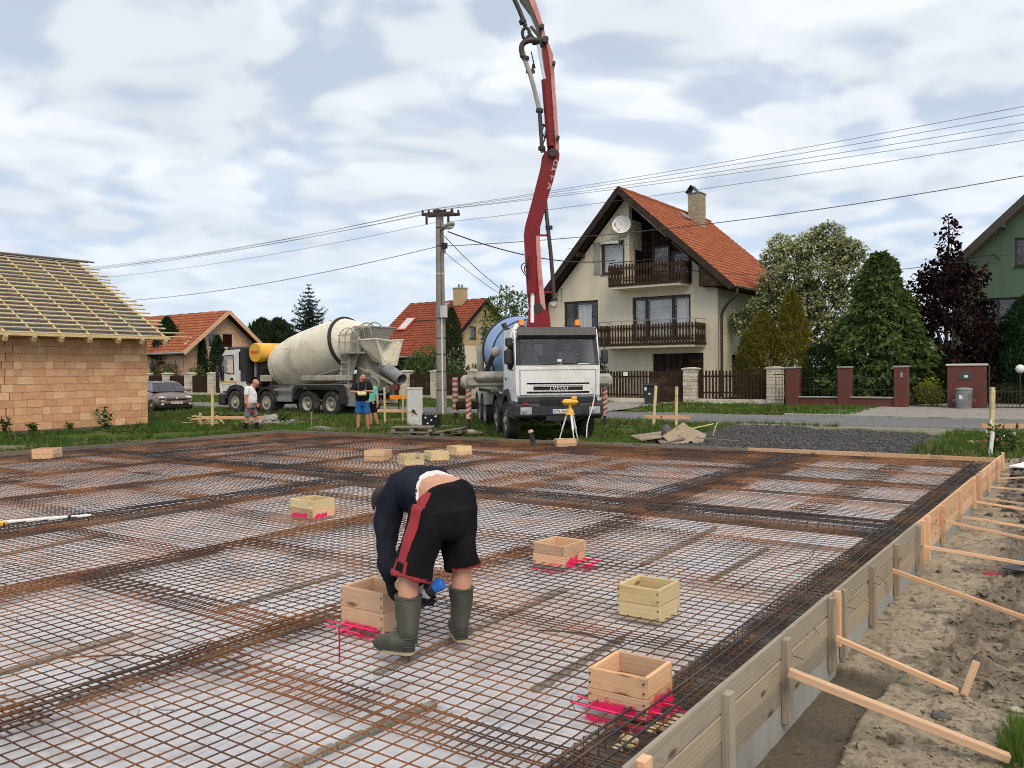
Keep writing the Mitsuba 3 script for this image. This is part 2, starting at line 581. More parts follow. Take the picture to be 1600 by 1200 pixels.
def grid(xs, ys, zf):
    gx, gy = np.meshgrid(xs, ys, indexing="ij")
    v = np.stack([gx, gy, zf(gx, gy)], -1).reshape(-1, 3)
    n = len(ys)
    i, j = np.meshgrid(np.arange(len(xs) - 1), np.arange(n - 1), indexing="ij")
    q = np.stack([i * n + j, (i + 1) * n + j, (i + 1) * n + j + 1, i * n + j + 1], -1).reshape(-1, 4)
    return v, np.vstack([q[:, [0, 1, 2]], q[:, [0, 2, 3]]])


def under(gx, gy):
    z = ground_z(gx, gy)
    slab = (gx > FX0 + 0.15) & (gx < 7.2) & (gy < far_edge(np.minimum(gx, FX1)) - 0.15)
    return np.where(slab, -0.75, np.where(gy > 200, -0.4, z))


def soil(p, n, uv):
    """Grassy soil, worn earth, dark gravel spread in front of the street and pale concrete dust beside the form."""
    a = fbm(p.x * 0.55, p.y * 0.55, 1.0, 4)
    b = fbm(p.x * 5.0, p.y * 5.0, 2.0, 4)
    c = noise(p.x * 38, p.y * 38, 3.0)
    grass = mix((0.052, 0.085, 0.022), (0.10, 0.125, 0.040), b)
    earth = mix((0.19, 0.155, 0.11), (0.29, 0.25, 0.19), b) * (0.8 + 0.4 * c)
    t = smoothstep(0.50, 0.62, a * 0.8 + 0.2 * b)
    col = mix(grass, earth, t * 0.75)
    near = smoothstep(-21.2, -19.7, p.x) * smoothstep(19.3, 16.6, p.y - (p.x + 19.6) * 0.08)
    near = dr.maximum(near, smoothstep(-23.0, -19.9, p.x + 1.2 * b) * smoothstep(17.0, 12.0, p.y) * 0.8)
    col = mix(col, mix((0.22, 0.19, 0.14), (0.30, 0.27, 0.21), b), near * smoothstep(0.35, 0.60, b * 0.6 + 0.4 * c))
    gx = smoothstep(-10.3, -8.3, p.x + 1.4 * (b - 0.5)) * smoothstep(-2.0, -3.6, p.x + 1.6 * (b - 0.5))
    gy = smoothstep(25.8, 24.4, p.y + 1.2 * (b - 0.5)) * smoothstep(17.0, 17.4, p.y)
    gravel = mix((0.055, 0.056, 0.062), (0.15, 0.148, 0.148), c) * (0.65 + 0.7 * noise(p.x * 90, p.y * 90, 1.0))
    col = mix(col, gravel, gx * gy)
    side = smoothstep(25.2, 26.4, p.y + 0.9 * (b - 0.5)) * smoothstep(32.3, 31.3, p.y)
    col = mix(col, mix((0.20, 0.185, 0.16), (0.29, 0.275, 0.245), c), side * 0.85)
    return col


diffuse("soil", proc(soil))


def asphalt(p, n, uv):
    a = fbm(p.x * 0.4, p.y * 1.1, 0.0, 4)
    c = noise(p.x * 60, p.y * 60, 0.0)
    crack = smoothstep(0.012, 0.0, dr.abs(noise(p.x * 0.35, p.y * 0.9, 4.0) - 0.5)) * smoothstep(0.5, 0.6, a)
    return mix((0.155, 0.158, 0.165), (0.215, 0.215, 0.217), a) * (0.82 + 0.30 * c) * (1 - 0.5 * crack)


diffuse("asphalt", proc(asphalt))


def wet_dirt(p, n, uv):
    """Sandy earth beside the foundation: pale dried crust, dark wet trench, clods."""
    a = fbm(p.x * 1.4, p.y * 1.4, 0.0, 4)
    b = fbm(p.x * 7.0, p.y * 7.0, 2.0, 4)
    c = noise(p.x * 70, p.y * 70, 3.0)
    g = noise(p.x * 200, p.y * 200, 5.0)
    sand = mix((0.225, 0.188, 0.135), (0.32, 0.275, 0.205), a)
    brown = mix((0.078, 0.062, 0.046), (0.18, 0.148, 0.112), b)
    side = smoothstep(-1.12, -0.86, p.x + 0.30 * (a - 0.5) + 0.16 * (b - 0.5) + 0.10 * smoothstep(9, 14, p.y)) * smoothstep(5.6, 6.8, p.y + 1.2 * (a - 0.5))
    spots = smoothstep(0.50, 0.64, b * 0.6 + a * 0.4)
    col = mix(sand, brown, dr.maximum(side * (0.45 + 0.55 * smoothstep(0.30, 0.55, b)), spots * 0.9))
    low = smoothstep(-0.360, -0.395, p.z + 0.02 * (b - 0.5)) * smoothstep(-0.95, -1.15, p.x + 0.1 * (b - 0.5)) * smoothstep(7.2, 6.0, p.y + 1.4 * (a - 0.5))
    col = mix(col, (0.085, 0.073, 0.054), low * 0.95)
    chip = smoothstep(0.70, 0.78, noise(p.x * 26, p.y * 26, 9.0))
    col = mix(col, (0.10, 0.078, 0.055), chip * 0.6)
    return col * (0.66 + 0.40 * c + 0.28 * g)


paint("wet_dirt", proc(wet_dirt), 0.85, 0, 0.25)

xs = np.unique(np.concatenate([np.linspace(-160, -60, 21), np.linspace(-60, -24, 73), np.linspace(-24, 4, 225), np.linspace(4, 20, 33), np.linspace(20, 120, 21)]))
ys = np.unique(np.concatenate([np.linspace(-40, -4, 13), np.linspace(-4, 36, 321), np.linspace(36, 60, 49), np.linspace(60, 900, 36)]))
structure("ground", grid(xs, ys, under), "soil", 60)

ROAD0, ROAD1 = 26.8, 31.3
xs = np.linspace(-160, 90, 501)
ys = np.concatenate([[ROAD0 - 0.05], np.linspace(ROAD0, ROAD1, 12)])
wav = lambda x, k: 0.22 * (nnoise(np.stack([x * 0.7, 0 * x + k, 0 * x], -1), 8) - 0.5)


def road_z(gx, gy):
    return ground_z(gx, np.clip(gy, ROAD0, ROAD1)) + 0.030 + 0.03 * np.sin((gy - ROAD0) / (ROAD1 - ROAD0) * np.pi) - 0.1 * (gy < ROAD0 - 0.01)


v, f = grid(xs, ys, road_z)
v[:, 1] += np.where(v[:, 1] < ROAD0 + 0.3, wav(v[:, 0], 1.5), np.where(v[:, 1] > ROAD1 - 0.3, wav(v[:, 0], 7.5), 0))
structure("road", (v, f), "asphalt", 40)

# kerb stones between the road and the driveways
kerb = thing("kerb", "row of low dark kerb stones along the far edge of the road", "kerb")
for i in range(14):
    x = -9.2 + i * 1.0
    put(kerb, "kerb_stone", box((x, ROAD1 + 0.16, float(ground_z(x, 31.3)) + 0.02), (0.985, 0.12, 0.16), ch=0.015), "concrete")


def paving_fn(p, n, uv):
    b = noise(p.x * 5, p.y * 5, 0.0)
    c = noise(p.x * 50, p.y * 50, 0.0)
    r = cell_rand(dr.floor(p.x / 0.2), dr.floor(p.y / 0.1))
    return mix((0.25, 0.235, 0.215), (0.33, 0.315, 0.29), 0.5 * b + 0.5 * r) * (0.85 + 0.25 * c)


diffuse("paving", proc(paving_fn))


def sheet(x0, x1, y0, y1, lift, nx=20, ny=20, taper=0):
    gx = np.linspace(x0, x1, nx)
    gy = np.linspace(y0, y1, ny)
    v, f = grid(gx, gy, lambda a, b: ground_z(a, b) * 0 + -0.13 + 0.115 * step(18, 27, b) + 0.10 * step(31.2, 38, b) + 0.15 * step(38, 46, b) + lift)
    if taper:
        k = (v[:, 1] - y0) / (y1 - y0)
        v[:, 0] = np.where(v[:, 0] < (x0 + x1) / 2, v[:, 0] - taper * (1 - k) ** 2 * (1 - (v[:, 0] - x0) / (x1 - x0)), v[:, 0])
    return v, f


structure("driveway", sheet(-6.7, 14, ROAD1 + 0.24, 46, 0.06, 24, 40, 2.3), "paving", 40)
structure("garage_driveway", sheet(-20.3, -17.0, ROAD1 + 0.05, 42.4, 0.055, 12, 30), "paving", 40)


def dirt_z(x, y):
    p = np.stack([x, y, 0 * x], -1)
    w = (nnoise(p * 1.3, 31) - 0.5) * 0.75 + (nnoise(p * 4.5, 32) - 0.5) * 0.30
    crust = np.maximum(step(-0.02, 0.03, x + 1.16 + 0.16 * w), step(6.2, 6.4, y + 0.9 * w + 0.5 * (x + 1.4)))
    z = -0.425 + 0.062 * crust
    edge = step(-0.015, 0.02, x + 1.02 - 0.10 * step(6.5, 8.5, y) + 0.16 * w) * step(6.0, 6.6, y)      # broken right edge of the pale crust
    z = z - 0.035 * edge
    amt = np.maximum(edge, 0.16 * crust)
    clods = np.maximum(nfbm(p * 9, 4, 34) - 0.46, 0) * 0.25 * amt
    fine = (nfbm(p * 24, 3, 35) - 0.5) * 0.034 * (0.25 + 0.75 * amt)
    crack = np.maximum(0, 0.05 - np.abs(nnoise(p * 2.6 + 3, 37) - 0.5)) * 0.55 * crust
    z = z + clods + fine + 0.05 * (nnoise(p * 0.8, 36) - 0.5) * crust - crack
    z = z + 0.10 * step(-0.2, 2.2, x)
    bank = step(16.2, 19.0, y)
    return np.where(bank > 0, z * (1 - bank) + bank * (-0.10 + 0.12 * (nfbm(p * 2.5, 3, 38) - 0.5)), z)


xs = np.unique(np.concatenate([np.linspace(-1.62, 0.1, 108), np.linspace(0.1, 0.8, 16), np.linspace(0.8, 8, 60)]))
ys = np.unique(np.concatenate([np.linspace(-4, 1.6, 20), np.linspace(1.6, 8, 270), np.linspace(8, 21, 210)]))
structure("dirt", grid(xs, ys, dirt_z), "wet_dirt", 70)


def scatter_stones(n, region, r0, r1, seed, zf, flat=0.7):
    """Many small faceted stones as one mesh."""
    g = np.random.default_rng(seed)
    base = np.array([[1, 0, -.35], [-.5, .87, -.35], [-.5, -.87, -.35], [.35, .6, .5], [-.7, 0, .5], [.35, -.6, .5]])
    bf = np.array([[0, 1, 3], [1, 4, 3], [1, 2, 4], [2, 5, 4], [2, 0, 5], [0, 3, 5], [3, 4, 5]])
    xy = region(g, n)
    n = len(xy)
    r = r0 + (r1 - r0) * g.random(n) ** 3
    a = g.random(n) * 6.28
    sc = np.stack([r * (0.7 + 0.6 * g.random(n)), r * (0.7 + 0.6 * g.random(n)), r * flat * (0.7 + 0.6 * g.random(n))], -1)
    v = base[None] * sc[:, None] * (0.8 + 0.4 * g.random((n, 6, 1)))
    c, s = np.cos(a)[:, None], np.sin(a)[:, None]
    v = np.stack([v[..., 0] * c - v[..., 1] * s, v[..., 0] * s + v[..., 1] * c, v[..., 2]], -1)
    v += np.concatenate([xy, (zf(xy[:, 0], xy[:, 1]) + r * 0.25)[:, None]], 1)[:, None]
    f = bf[None] + (np.arange(n) * 6)[:, None, None]
    return v.reshape(-1, 3), f.reshape(-1, 3)


def gravel_zone(g, n):
    xy = np.stack([g.uniform(-10.6, -2.4, n * 2), g.uniform(17.7, 26.2, n * 2)], -1)
    w = nnoise(np.stack([xy[:, 0] * 0.9, xy[:, 1] * 0.9, 0 * xy[:, 0]], -1), 12) - 0.5
    ok = (xy[:, 1] > far_edge(xy[:, 0]) + 0.2) & (xy[:, 0] > -9.6 + 1.8 * w) & (xy[:, 0] < -3.0 + 1.8 * w) & (xy[:, 1] < 25.4 + 1.6 * w)
    return xy[ok][:n]


scene["stone_dark"] = {"type": "twosided", "b": {"type": "diffuse", "reflectance": proc(lambda p, n, uv: mix((0.050, 0.050, 0.056), (0.15, 0.145, 0.145), noise(p.x * 17, p.y * 17, p.z * 17)))}}
solo("gravel_spread", "dark grey crushed gravel spread between the form and the road", "gravel", scatter_stones(17000, gravel_zone, 0.014, 0.06, 3, ground_z), "stone_dark", kind="stuff")


def heap_zone(g, n):
    return np.stack([g.normal(-4.35, 0.55, n), g.normal(18.35, 0.16, n)], -1)


solo("dark_gravel_heap", "low heap of nearly black gravel against the outside of the far form board", "gravel heap",
     scatter_stones(1500, heap_zone, 0.02, 0.05, 4, lambda x, y: ground_z(x, y) + 0.16 * np.exp(-((x + 4.35) / 0.7) ** 2 - ((y - 18.35) / 0.25) ** 2) * np.random.default_rng(1).random(len(x))), "stone_dark", kind="stuff")


def dirt_zone(g, n):
    return np.stack([-1.05 + 1.3 * g.random(n) + 0.25 * g.normal(size=n), 2.5 + 15 * g.random(n) ** 1.3], -1)


solo("dirt_crumbs", "loose crumbs and pebbles lying on the bare earth beside the foundation", "crumbs", scatter_stones(9000, dirt_zone, 0.003, 0.026, 5, dirt_z), "wet_dirt", kind="stuff")


def clod(x, y, r, seed, label, mat="wet_dirt", name="earth_clod", cat="clod"):
    v, f = ball((0, 0, 0), r, 3, (1.25, 0.9, 0.6))
    v = v * (0.72 + 0.62 * nfbm(v * (2.2 / r) + seed, 4, seed))[:, None]
    solo(name, label, cat, (v + [x, y, float(dirt_z(np.array([x]), np.array([y]))[0]) + r * 0.25], f), mat, 50)


solo("dirt_clods", "larger brown clods scattered over the bare earth right of the foundation", "clods", scatter_stones(900, dirt_zone, 0.012, 0.06, 15, dirt_z, 0.75), "wet_dirt", kind="stuff")
clod(-0.79, 5.57, 0.045, 5, "dark wet earth clod lying alone on the pale crust between the two nearest braces", "membrane")
clod(-0.43, 5.93, 0.03, 8, "small pale stone lying on the brown earth at the right edge", "stone_pale", "stone", "stone")
clod(-1.02, 7.0, 0.05, 9, "brown earth clod beside the cracked edge of the crust", name="earth_clod")


# ================================================================ slab: base, membrane, mesh, form
def slab_dark(p, n, uv):
    a = fbm(p.x * 2.3, p.y * 2.3, 0.0, 4)
    b = noise(p.x * 40, p.y * 40, 0.0)
    return mix((0.060, 0.054, 0.048), (0.155, 0.142, 0.122), smoothstep(0.35, 0.68, a)) * (0.7 + 0.5 * b)


diffuse("slab_dark", proc(slab_dark))


def white_sheet(p, n, uv):
    """White dimpled underlay: dots, seams, rust water and dirty footprints."""
    a = fbm(p.x * 0.8, p.y * 0.8, 0.0, 4)
    b = fbm(p.x * 4.2, p.y * 4.2, 3.0, 4)
    fx, fy = p.x / 0.014, p.y / 0.014
    d = (dr.square(fx - dr.floor(fx) - 0.5) + dr.square(fy - dr.floor(fy) - 0.5))
    dots = smoothstep(0.16, 0.05, d) * smoothstep(11.0, 4.0, p.y - p.x)
    col = mix((0.55, 0.562, 0.60), (0.66, 0.668, 0.70), a) * (1 - 0.16 * dots)
    col = mix(col, (0.34, 0.33, 0.325), 0.55 * smoothstep(0.52, 0.72, b))
    col = mix(col, (0.50, 0.32, 0.19), 0.34 * smoothstep(0.50, 0.75, fbm(p.x * 1.3 + 9, p.y * 1.3, 5.0, 4)))
    seam = smoothstep(0.012, 0.004, dr.abs(p.x / 1.0 - dr.floor(p.x / 1.0) - 0.5))
    return mix(col, (0.33, 0.33, 0.35), 0.55 * seam)


diffuse("white_sheet", proc(white_sheet))

v, f = extrude(Polygon([(FX0, -3), (FX1, -3), (FX1, far_edge(FX1)), (FX0, far_edge(FX0))]), 0.24, shift(z=-0.36))
structure("slab_base", (v, f), "slab_dark")
# white insulation sheets between the inner foundation walls, which stay bare and dark
ROOMS = [(-9.85, -2.06, -2.6, 9.45), (-9.85, -5.35, 10.05, 15.6), (-4.80, -2.06, 10.05, 17.0), (-19.1, -10.35, -2.6, 9.95), (-16.6, -10.35, 10.6, 15.7), (-19.1, -17.2, 10.6, 15.5)]
CELLS = []
for i, (x0, x1, y0, y1) in enumerate(ROOMS):
    poly = sbox(x0, y0, x1, y1)
    pts = []
    for px, py in np.array(affinity.scale(poly, 1, 1).segmentize(0.35).exterior.coords)[:-1]:
        k = nnoise(np.array([[px * 3, py * 3, i]]), 5)[0] - 0.5
        pts.append((px + 0.07 * k, py + 0.09 * (nnoise(np.array([[px * 3, py * 3, i + 9.5]]), 5)[0] - 0.5)))
    structure("insulation_sheet", extrude(Polygon(pts), 0.05, shift(z=-0.118)), "white_sheet", label="white dimpled underlay sheet under the rebar mesh")


def bars(paths, r, n=5):
    return join(*[tube(p, r, n) for p in paths])


def mesh_wave(x, y):
    p = np.stack([x * 0.8, y * 0.8, 0 * x], -1)
    return 0.018 * (nnoise(p, 41) - 0.5) + 0.012 * (nnoise(p * 3, 42) - 0.5)


def mesh_sheet(cx, cy, w, h, ang, layer, step_=0.1):
    """One welded mat, w by h, bars every 10 cm, as (long bars, cross bars)."""
    g = np.random.default_rng(int(abs(cx * 131 + cy * 17)) + 3)
    c, s = math.cos(ang), math.sin(ang)
    near = math.hypot(cx, cy) < 9.5
    nseg = 5 if near else 2

    def path(a, b, z):
        t = np.linspace(0, 1, nseg + 1)[:, None]
        q = a * (1 - t) + b * t
        x, y = cx + q[:, 0] * c - q[:, 1] * s, cy + q[:, 0] * s + q[:, 1] * c
        y = np.minimum(y, far_edge(x) - 0.05)
        return np.stack([x, y, z - 0.004 + layer + mesh_wave(x, y)], -1)

    longs, crosses = [], []
    for k in np.arange(-w / 2 + 0.025, w / 2, step_):
        e = g.normal(0, 0.004, 2)
        longs.append(path(np.array([k + e[0], -h / 2]), np.array([k + e[1], h / 2]), 0.0))
    for k in np.arange(-h / 2 + 0.025, h / 2, step_):
        e = g.normal(0, 0.004, 2)
        crosses.append(path(np.array([-w / 2, k + e[0]]), np.array([w / 2, k + e[1]]), -0.008))
    r = 0.0043 if near else 0.0037
    return bars(longs, r, 5 if near else 4), bars(crosses, r, 5 if near else 4)


MARKS = {(-2.0, 3.95): "the nearest recess box with bright pink spray", (-2.7, 5.5): "the single yellowish recess box", (-4.1, 6.6): "the box right of the bent worker", (-4.15, 4.3): "the bent worker and his box",
         (-8.0, 7.1): "the yellow over reddish box left of the worker", (-11.9, 12.2): "the leftmost of the four far boxes", (-10.75, 12.5): "the close row of three far boxes", (-18.2, 8.9): "the lone orange box at the left form board",
         (-10.1, 16.5): "the low box below the surveying tripod", (-10.2, 4.8): "the white straightedge at the left edge", (-2.9, 16.6): "the far right corner", (-18.9, 15.4): "the far left corner", (-2.6, 2.2): "the nearest form panel at the bottom edge"}
GROUP = "welded rebar mesh sheets on the slab"
g = np.random.default_rng(11)
for ix in range(7):
    for iy in range(10):
        cx = -3.22 - ix * 2.66 + g.normal(0, 0.03)
        cy = 0.55 + iy * 1.74 + (0.6 if ix % 2 else 0) + g.normal(0, 0.04)
        if cy - 1.0 > far_edge(cx) - 0.4 or math.hypot(cx, cy) < 0.5:
            continue
        if (-cx * 0.574 + cy * 0.819) < 1.5:
            continue
        lo, cr = mesh_sheet(cx, cy, 3.0, 2.05, math.radians(g.normal(0, 0.45)), 0.009 * ((ix % 2) + 2 * (iy % 2)) - 0.012)
        lab = None
        for (lx, ly), what in list(MARKS.items()):
            if abs(cx - lx) < 1.34 and abs(cy - ly) < 0.88:
                lab = "rusty rebar mesh sheet lying under " + what
                del MARKS[lx, ly]
                break
        k = thing("rebar_mesh", lab or "rusty welded rebar mesh sheet lying on the white underlay of the slab", "rebar mesh", GROUP)
        put(k, "long_bars", lo, "rust", 60, kind="stuff")
        put(k, "cross_bars", cr, "rust", 60, kind="stuff")


def cage(label, p0, p1, width, long_n, mat, z=0.03, stirrup=0.22, name="rebar_cage"):
    """Straight bars side by side with stirrups below them."""
    p0, p1 = np.array(p0, float), np.array(p1, float)
    d = unit(np.append(p1 - p0, 0))
    nrm = np.array([-d[1], d[0], 0])
    k = thing(name, label, "rebar cage")
    L = np.linalg.norm(p1 - p0)
    n = max(2, int(L / 1.2))
    t = np.linspace(0, 1, n + 1)[:, None]
    for i in range(long_n):
        o = (i / (long_n - 1) - 0.5) * width
        q = np.append(p0, 0) + t * L * d + nrm * (o + RNG.normal(0, 0.012, (n + 1, 1)))
        q[:, 2] = z + RNG.normal(0, 0.008, n + 1) + mesh_wave(q[:, 0], q[:, 1])
        put(k, "long_bar", tube(q, 0.0065, 6), mat, 60)
    st = []
    for s in np.arange(0.1, L, stirrup):
        c = np.append(p0, 0) + d * (s + RNG.normal(0, 0.02))
        w = width / 2 + 0.03
        st.append(tube([c - nrm * w + [0, 0, -0.13], c - nrm * w + [0, 0, z - 0.012], c + nrm * w + [0, 0, z - 0.012], c + nrm * w + [0, 0, -0.13]], 0.004, 5))
    put(k, "stirrups", join(*st), mat, 60, kind="stuff")
    return k


cage("dark rebar cage running along the inside of the right form panels", (-1.83, 0.6), (-1.78, 17.3), 0.26, 4, "bar_dark", 0.035, 0.10)
cage("dark rebar band crossing the slab from the middle to the right form", (-10.1, 9.74), (-1.9, 9.78), 0.42, 6, "bar_dark", 0.03, 0.1)
cage("dark rebar band running away from the left foreground towards the brick house side", (-10.1, 1.5), (-10.1, 9.8), 0.36, 5, "bar_dark", 0.03, 0.1)
cage("dark rebar band running from the middle of the slab to the far form", (-5.08, 9.9), (-5.05, 17.1), 0.36, 5, "bar_dark", 0.03, 0.1)
cage("dark rebar band across the far left part of the slab", (-19.2, 10.28), (-10.1, 10.2), 0.36, 5, "bar_dark", 0.03, 0.1)
cage("dark rebar band in the far left corner of the slab", (-16.9, 10.3), (-16.9, 15.9), 0.36, 5, "bar_dark", 0.03, 0.1)
cage("rusty rebar band lying along the far form board", (-19.3, 15.85), (-1.9, 17.27), 0.34, 5, "rust", 0.025, 0.1)
# extra rusty cross bars bridging the joints between mats, as in the brown streaks
for i, (x, y0, y1) in enumerate([(-4.50, 1.3, 8.8), (-7.15, 2.0, 9.2), (-7.85, 10.4, 15.6), (-12.5, 5.2, 9.8), (-15.1, 6.0, 15.4), (-12.4, 10.6, 15.6), (-2.95, 10.2, 16.9)]):
    k = thing("rebar_strip", ["rusty rebar strip of close bars in the near left foreground", "rusty rebar strip crossing the left middle of the slab", "rusty rebar strip beyond the dark cross band",
                              "rusty rebar strip left of the dark band running away", "rusty rebar strip along the far left of the slab", "rusty rebar strip left of the four stacked boxes", "rusty rebar strip on the far right of the slab"][i], "rebar strip")
    st = []
    for dx in (-0.13, -0.03, 0.09):
        yy = np.linspace(y0, y1, 8)
        put(k, "long_bar", tube(np.stack([x + dx + RNG.normal(0, 0.006, 8), yy, 0.020 + mesh_wave(0 * yy + x, yy)], -1), 0.005, 5), "rust", 60)
    for y in np.arange(y0, y1, 0.15):
        st.append(tube([[x - 0.22, y + RNG.normal(0, 0.01), 0.011], [x + 0.22, y + RNG.normal(0, 0.01), 0.011]], 0.0042, 4))
    put(k, "cross_bars", join(*st), "rust", 60, kind="stuff")


def zigzag_spacer(x0, y0, x1, y1, label):
    """A ribbed concrete spacer bar lying under the mesh."""
    L = math.hypot(x1 - x0, y1 - y0)
    m = frame((x1 - x0, y1 - y0, 0), (x0, y0, -0.068))
    prof = [(0, -.032), (L, -.032), (L, .032), (0, .032)]
    n = max(4, int(L / 0.09))
    body = MB()
    for i in range(n):
        a = (i + 0.5) / n * L
        body.box((a, 0.006 * (-1) ** i, 0.014), (L / n * 0.985, 0.050, 0.032), m, 0.008)
    solo("concrete_spacer", label, "spacer", body, "spacer")


for args in [(-5.40, 1.9, -5.47, 3.22, "ribbed concrete spacer bar under the mesh in the lower left foreground"),
             (-3.53, 3.6, -3.58, 5.0, "ribbed concrete spacer bar running out from under the worker's right boot"),
             (-5.45, 3.9, -5.55, 5.25, "ribbed concrete spacer bar under the mesh left of the box at the worker's hand"),
             (-3.57, 5.05, -3.6, 5.85, "ribbed concrete spacer bar to the right of the worker's far boot"),
             (-3.46, 7.0, -3.58, 9.1, "long ribbed concrete spacer bar beyond the yellowish box, left one of two"),
             (-2.72, 6.8, -2.74, 8.3, "ribbed concrete spacer bar right of the yellowish box, towards the right form"),
             (-2.60, 3.9, -2.63, 5.0, "ribbed concrete spacer bar left of the box with bright pink spray"),
             (-3.03, 2.3, -2.95, 3.45, "ribbed concrete spacer bar at the bottom edge left of the nearest box"),
             (-8.99, 3.9, -9.13, 5.1, "ribbed concrete spacer bar at the left edge behind the white level"),
             (-4.62, 2.3, -4.66, 4.3, "ribbed concrete spacer bar under the rusty overlap in the near left foreground"),
             (-7.3, 3.4, -7.35, 5.3, "ribbed concrete spacer bar under the rusty strip on the left")]:
    zigzag_spacer(*args)

# ---------------------------------------------------------------- recess boxes
BOXMAT = {"new": "wood_new", "pale": "wood_pale", "old": "wood_old"}


def recess_box(x0, y0, w, d, h, label, mat, ang=0.0, z0=-0.03, upper=None):
    """Open box of planed boards, two tiers on four sides, nailed at the corners."""
    k = thing("recess_box", label, "formwork box", "wooden recess boxes on the mesh")
    m = shift(x0 + w / 2, y0 + d / 2, z0) @ rotz(ang)
    t = 0.024
    half = h / 2
    g = np.random.default_rng(int(abs(x0 * 100)))
    for tier in range(2):
        z = tier * half + half / 2
        mm = mat if tier == 0 or upper is None else upper
        e = g.normal(0, 0.0035, 4)
        for s in (-1, 1):
            put(k, "board", box((0, s * (d / 2 - t / 2) + e[s], z), (w, t, half - 0.003), m, 0.002), mm)
            put(k, "board", box((s * (w / 2 - t / 2) + e[s + 1], 0, z + e[0] * 0.5), (t, d - 2 * t - 0.001, half - 0.003), m, 0.002), mm)
    nl = []
    for s in (-1, 1):
        for tier in range(2):
            for q in (0.3, 0.75):
                nl.append(move(lathe([(0, 0), (0.0055, 0), (0.0055, 0.002), (0, 0.002)], 8), m @ axes((0, -1, 0), (1, 0, 0), (0, 0, 1), (s * (w / 2 - 0.012), -d / 2 - 0.0005, (tier + q) * half))))
    put(k, "nail_heads", join(*nl), "iron_dark", kind="stuff")
    return k


recess_box(-2.20, 3.80, 0.33, 0.33, 0.215, "nearest recess box, fresh reddish wood with bright pink spray around its foot", "wood_new", 1)
recess_box(-2.84, 5.33, 0.33, 0.34, 0.235, "yellowish recess box standing alone in front of the right form, beyond the nearest box", "wood_pale", 0)
recess_box(-4.27, 6.40, 0.34, 0.36, 0.195, "recess box with pink spray on its right side, standing right of the bent worker", "wood_new", -3)
recess_box(-4.36, 4.10, 0.40, 0.34, 0.275, "recess box at the bent worker's hand, half hidden by his leg", "wood_new", 1)
recess_box(-8.22, 6.92, 0.42, 0.36, 0.215, "recess box on the mesh left of the worker, yellowish above and reddish below", "wood_new", -4, upper="wood_pale")
recess_box(-12.07, 12.02, 0.42, 0.40, 0.22, "small reddish recess box, leftmost of the four standing together far back", "wood_new", 20)
recess_box(-10.95, 11.80, 0.36, 0.38, 0.21, "yellow recess box, nearest of the close row of three far back", "wood_pale", -28)
recess_box(-10.95, 12.55, 0.36, 0.38, 0.21, "yellow recess box in the middle of the close row of three far back", "wood_pale", -28)
recess_box(-11.2, 13.55, 0.40, 0.38, 0.22, "yellow over reddish recess box, farthest of the row of three", "wood_new", -20, upper="wood_pale")
recess_box(-18.4, 8.65, 0.42, 0.44, 0.23, "orange recess box alone at the far left form board", "wood_new", 40)
recess_box(-10.35, 16.35, 0.46, 0.40, 0.20, "low wooden box at the far form board below the surveying tripod", "wood_new", 40)
# the strips of spray paint on the wood and the bars around three of the boxes
scene["spray"] = {"type": "mask", "opacity": proc(lambda p, n, uv: smoothstep(0.32, 0.66, 0.6 * fbm(p.x * 24, p.y * 24, p.z * 20, 3) + 0.4 * noise(p.x * 160, p.y * 160, p.z * 160) + uv.y), 1e-3),
                  "b": {"type": "twosided", "b": {"type": "diffuse", "reflectance": {"type": "rgb", "value": [0.80, 0.03, 0.15]}}}}


def spray_sheet(corners, v0, v1):
    """A thin film of paint: corners a, b, c, d; paint fades from edge ab (v0) to edge dc (v1)."""
    a, b, c, d = map(np.asarray, corners)
    n = 6
    vs, uv = [], []
    for j in range(n + 1):
        for i in range(n + 1):
            s, t = i / n, j / n
            vs.append((a * (1 - s) + b * s) * (1 - t) + (d * (1 - s) + c * s) * t)
            e = 1 - max(0, abs(s - 0.5) * 2 - 0.75) / 0.25
            uv.append((s, (v0 * (1 - t) + v1 * t) - 0.5 * (1 - e)))
    fs = [[j * (n + 1) + i, j * (n + 1) + i + 1, (j + 1) * (n + 1) + i + 1, (j + 1) * (n + 1) + i] for j in range(n) for i in range(n)]
    v, f = vf((np.array(vs), np.array(fs)))
    return v, f, np.array(uv)


def spray(label, sheets):
    k = thing("paint_mark", label, "spray paint")
    for q in sheets:
        v, f, uv = spray_sheet(*q)
        put(k, "paint_film", (v, f), "spray", uv=uv)


def spray_box(x0, y0, w, d, label, zf, side, spread):
    q = []
    e = 0.0035
    zt, zr = zf
    if zt > 0:
        q.append((((x0 + .004, y0 - e - .002, -.028), (x0 + w, y0 - e - .002, -.028), (x0 + w, y0 - e - .002, zt), (x0 + .004, y0 - e - .002, zt)), 0.55, -0.25))
    if zr > 0:
        q.append((((x0 + w + e + .002, y0, -.028), (x0 + w + e + .002, y0 + d, -.028), (x0 + w + e + .002, y0 + d, zr), (x0 + w + e + .002, y0, zr)), 0.6, -0.25))
    q.append((((x0 - .06, y0 - spread, -.064), (x0 + w + .06, y0 - spread, -.064), (x0 + w + .06, y0 + .02, -.064), (x0 - .06, y0 + .02, -.064)), -0.45, 0.16))
    if side:
        q.append((((x0 + w - .02, y0 - .03, -.063), (x0 + w + spread, y0 - .03, -.063), (x0 + w + spread, y0 + d, -.063), (x0 + w - .02, y0 + d, -.063)), -0.30, 0.16))
    spray(label, q)


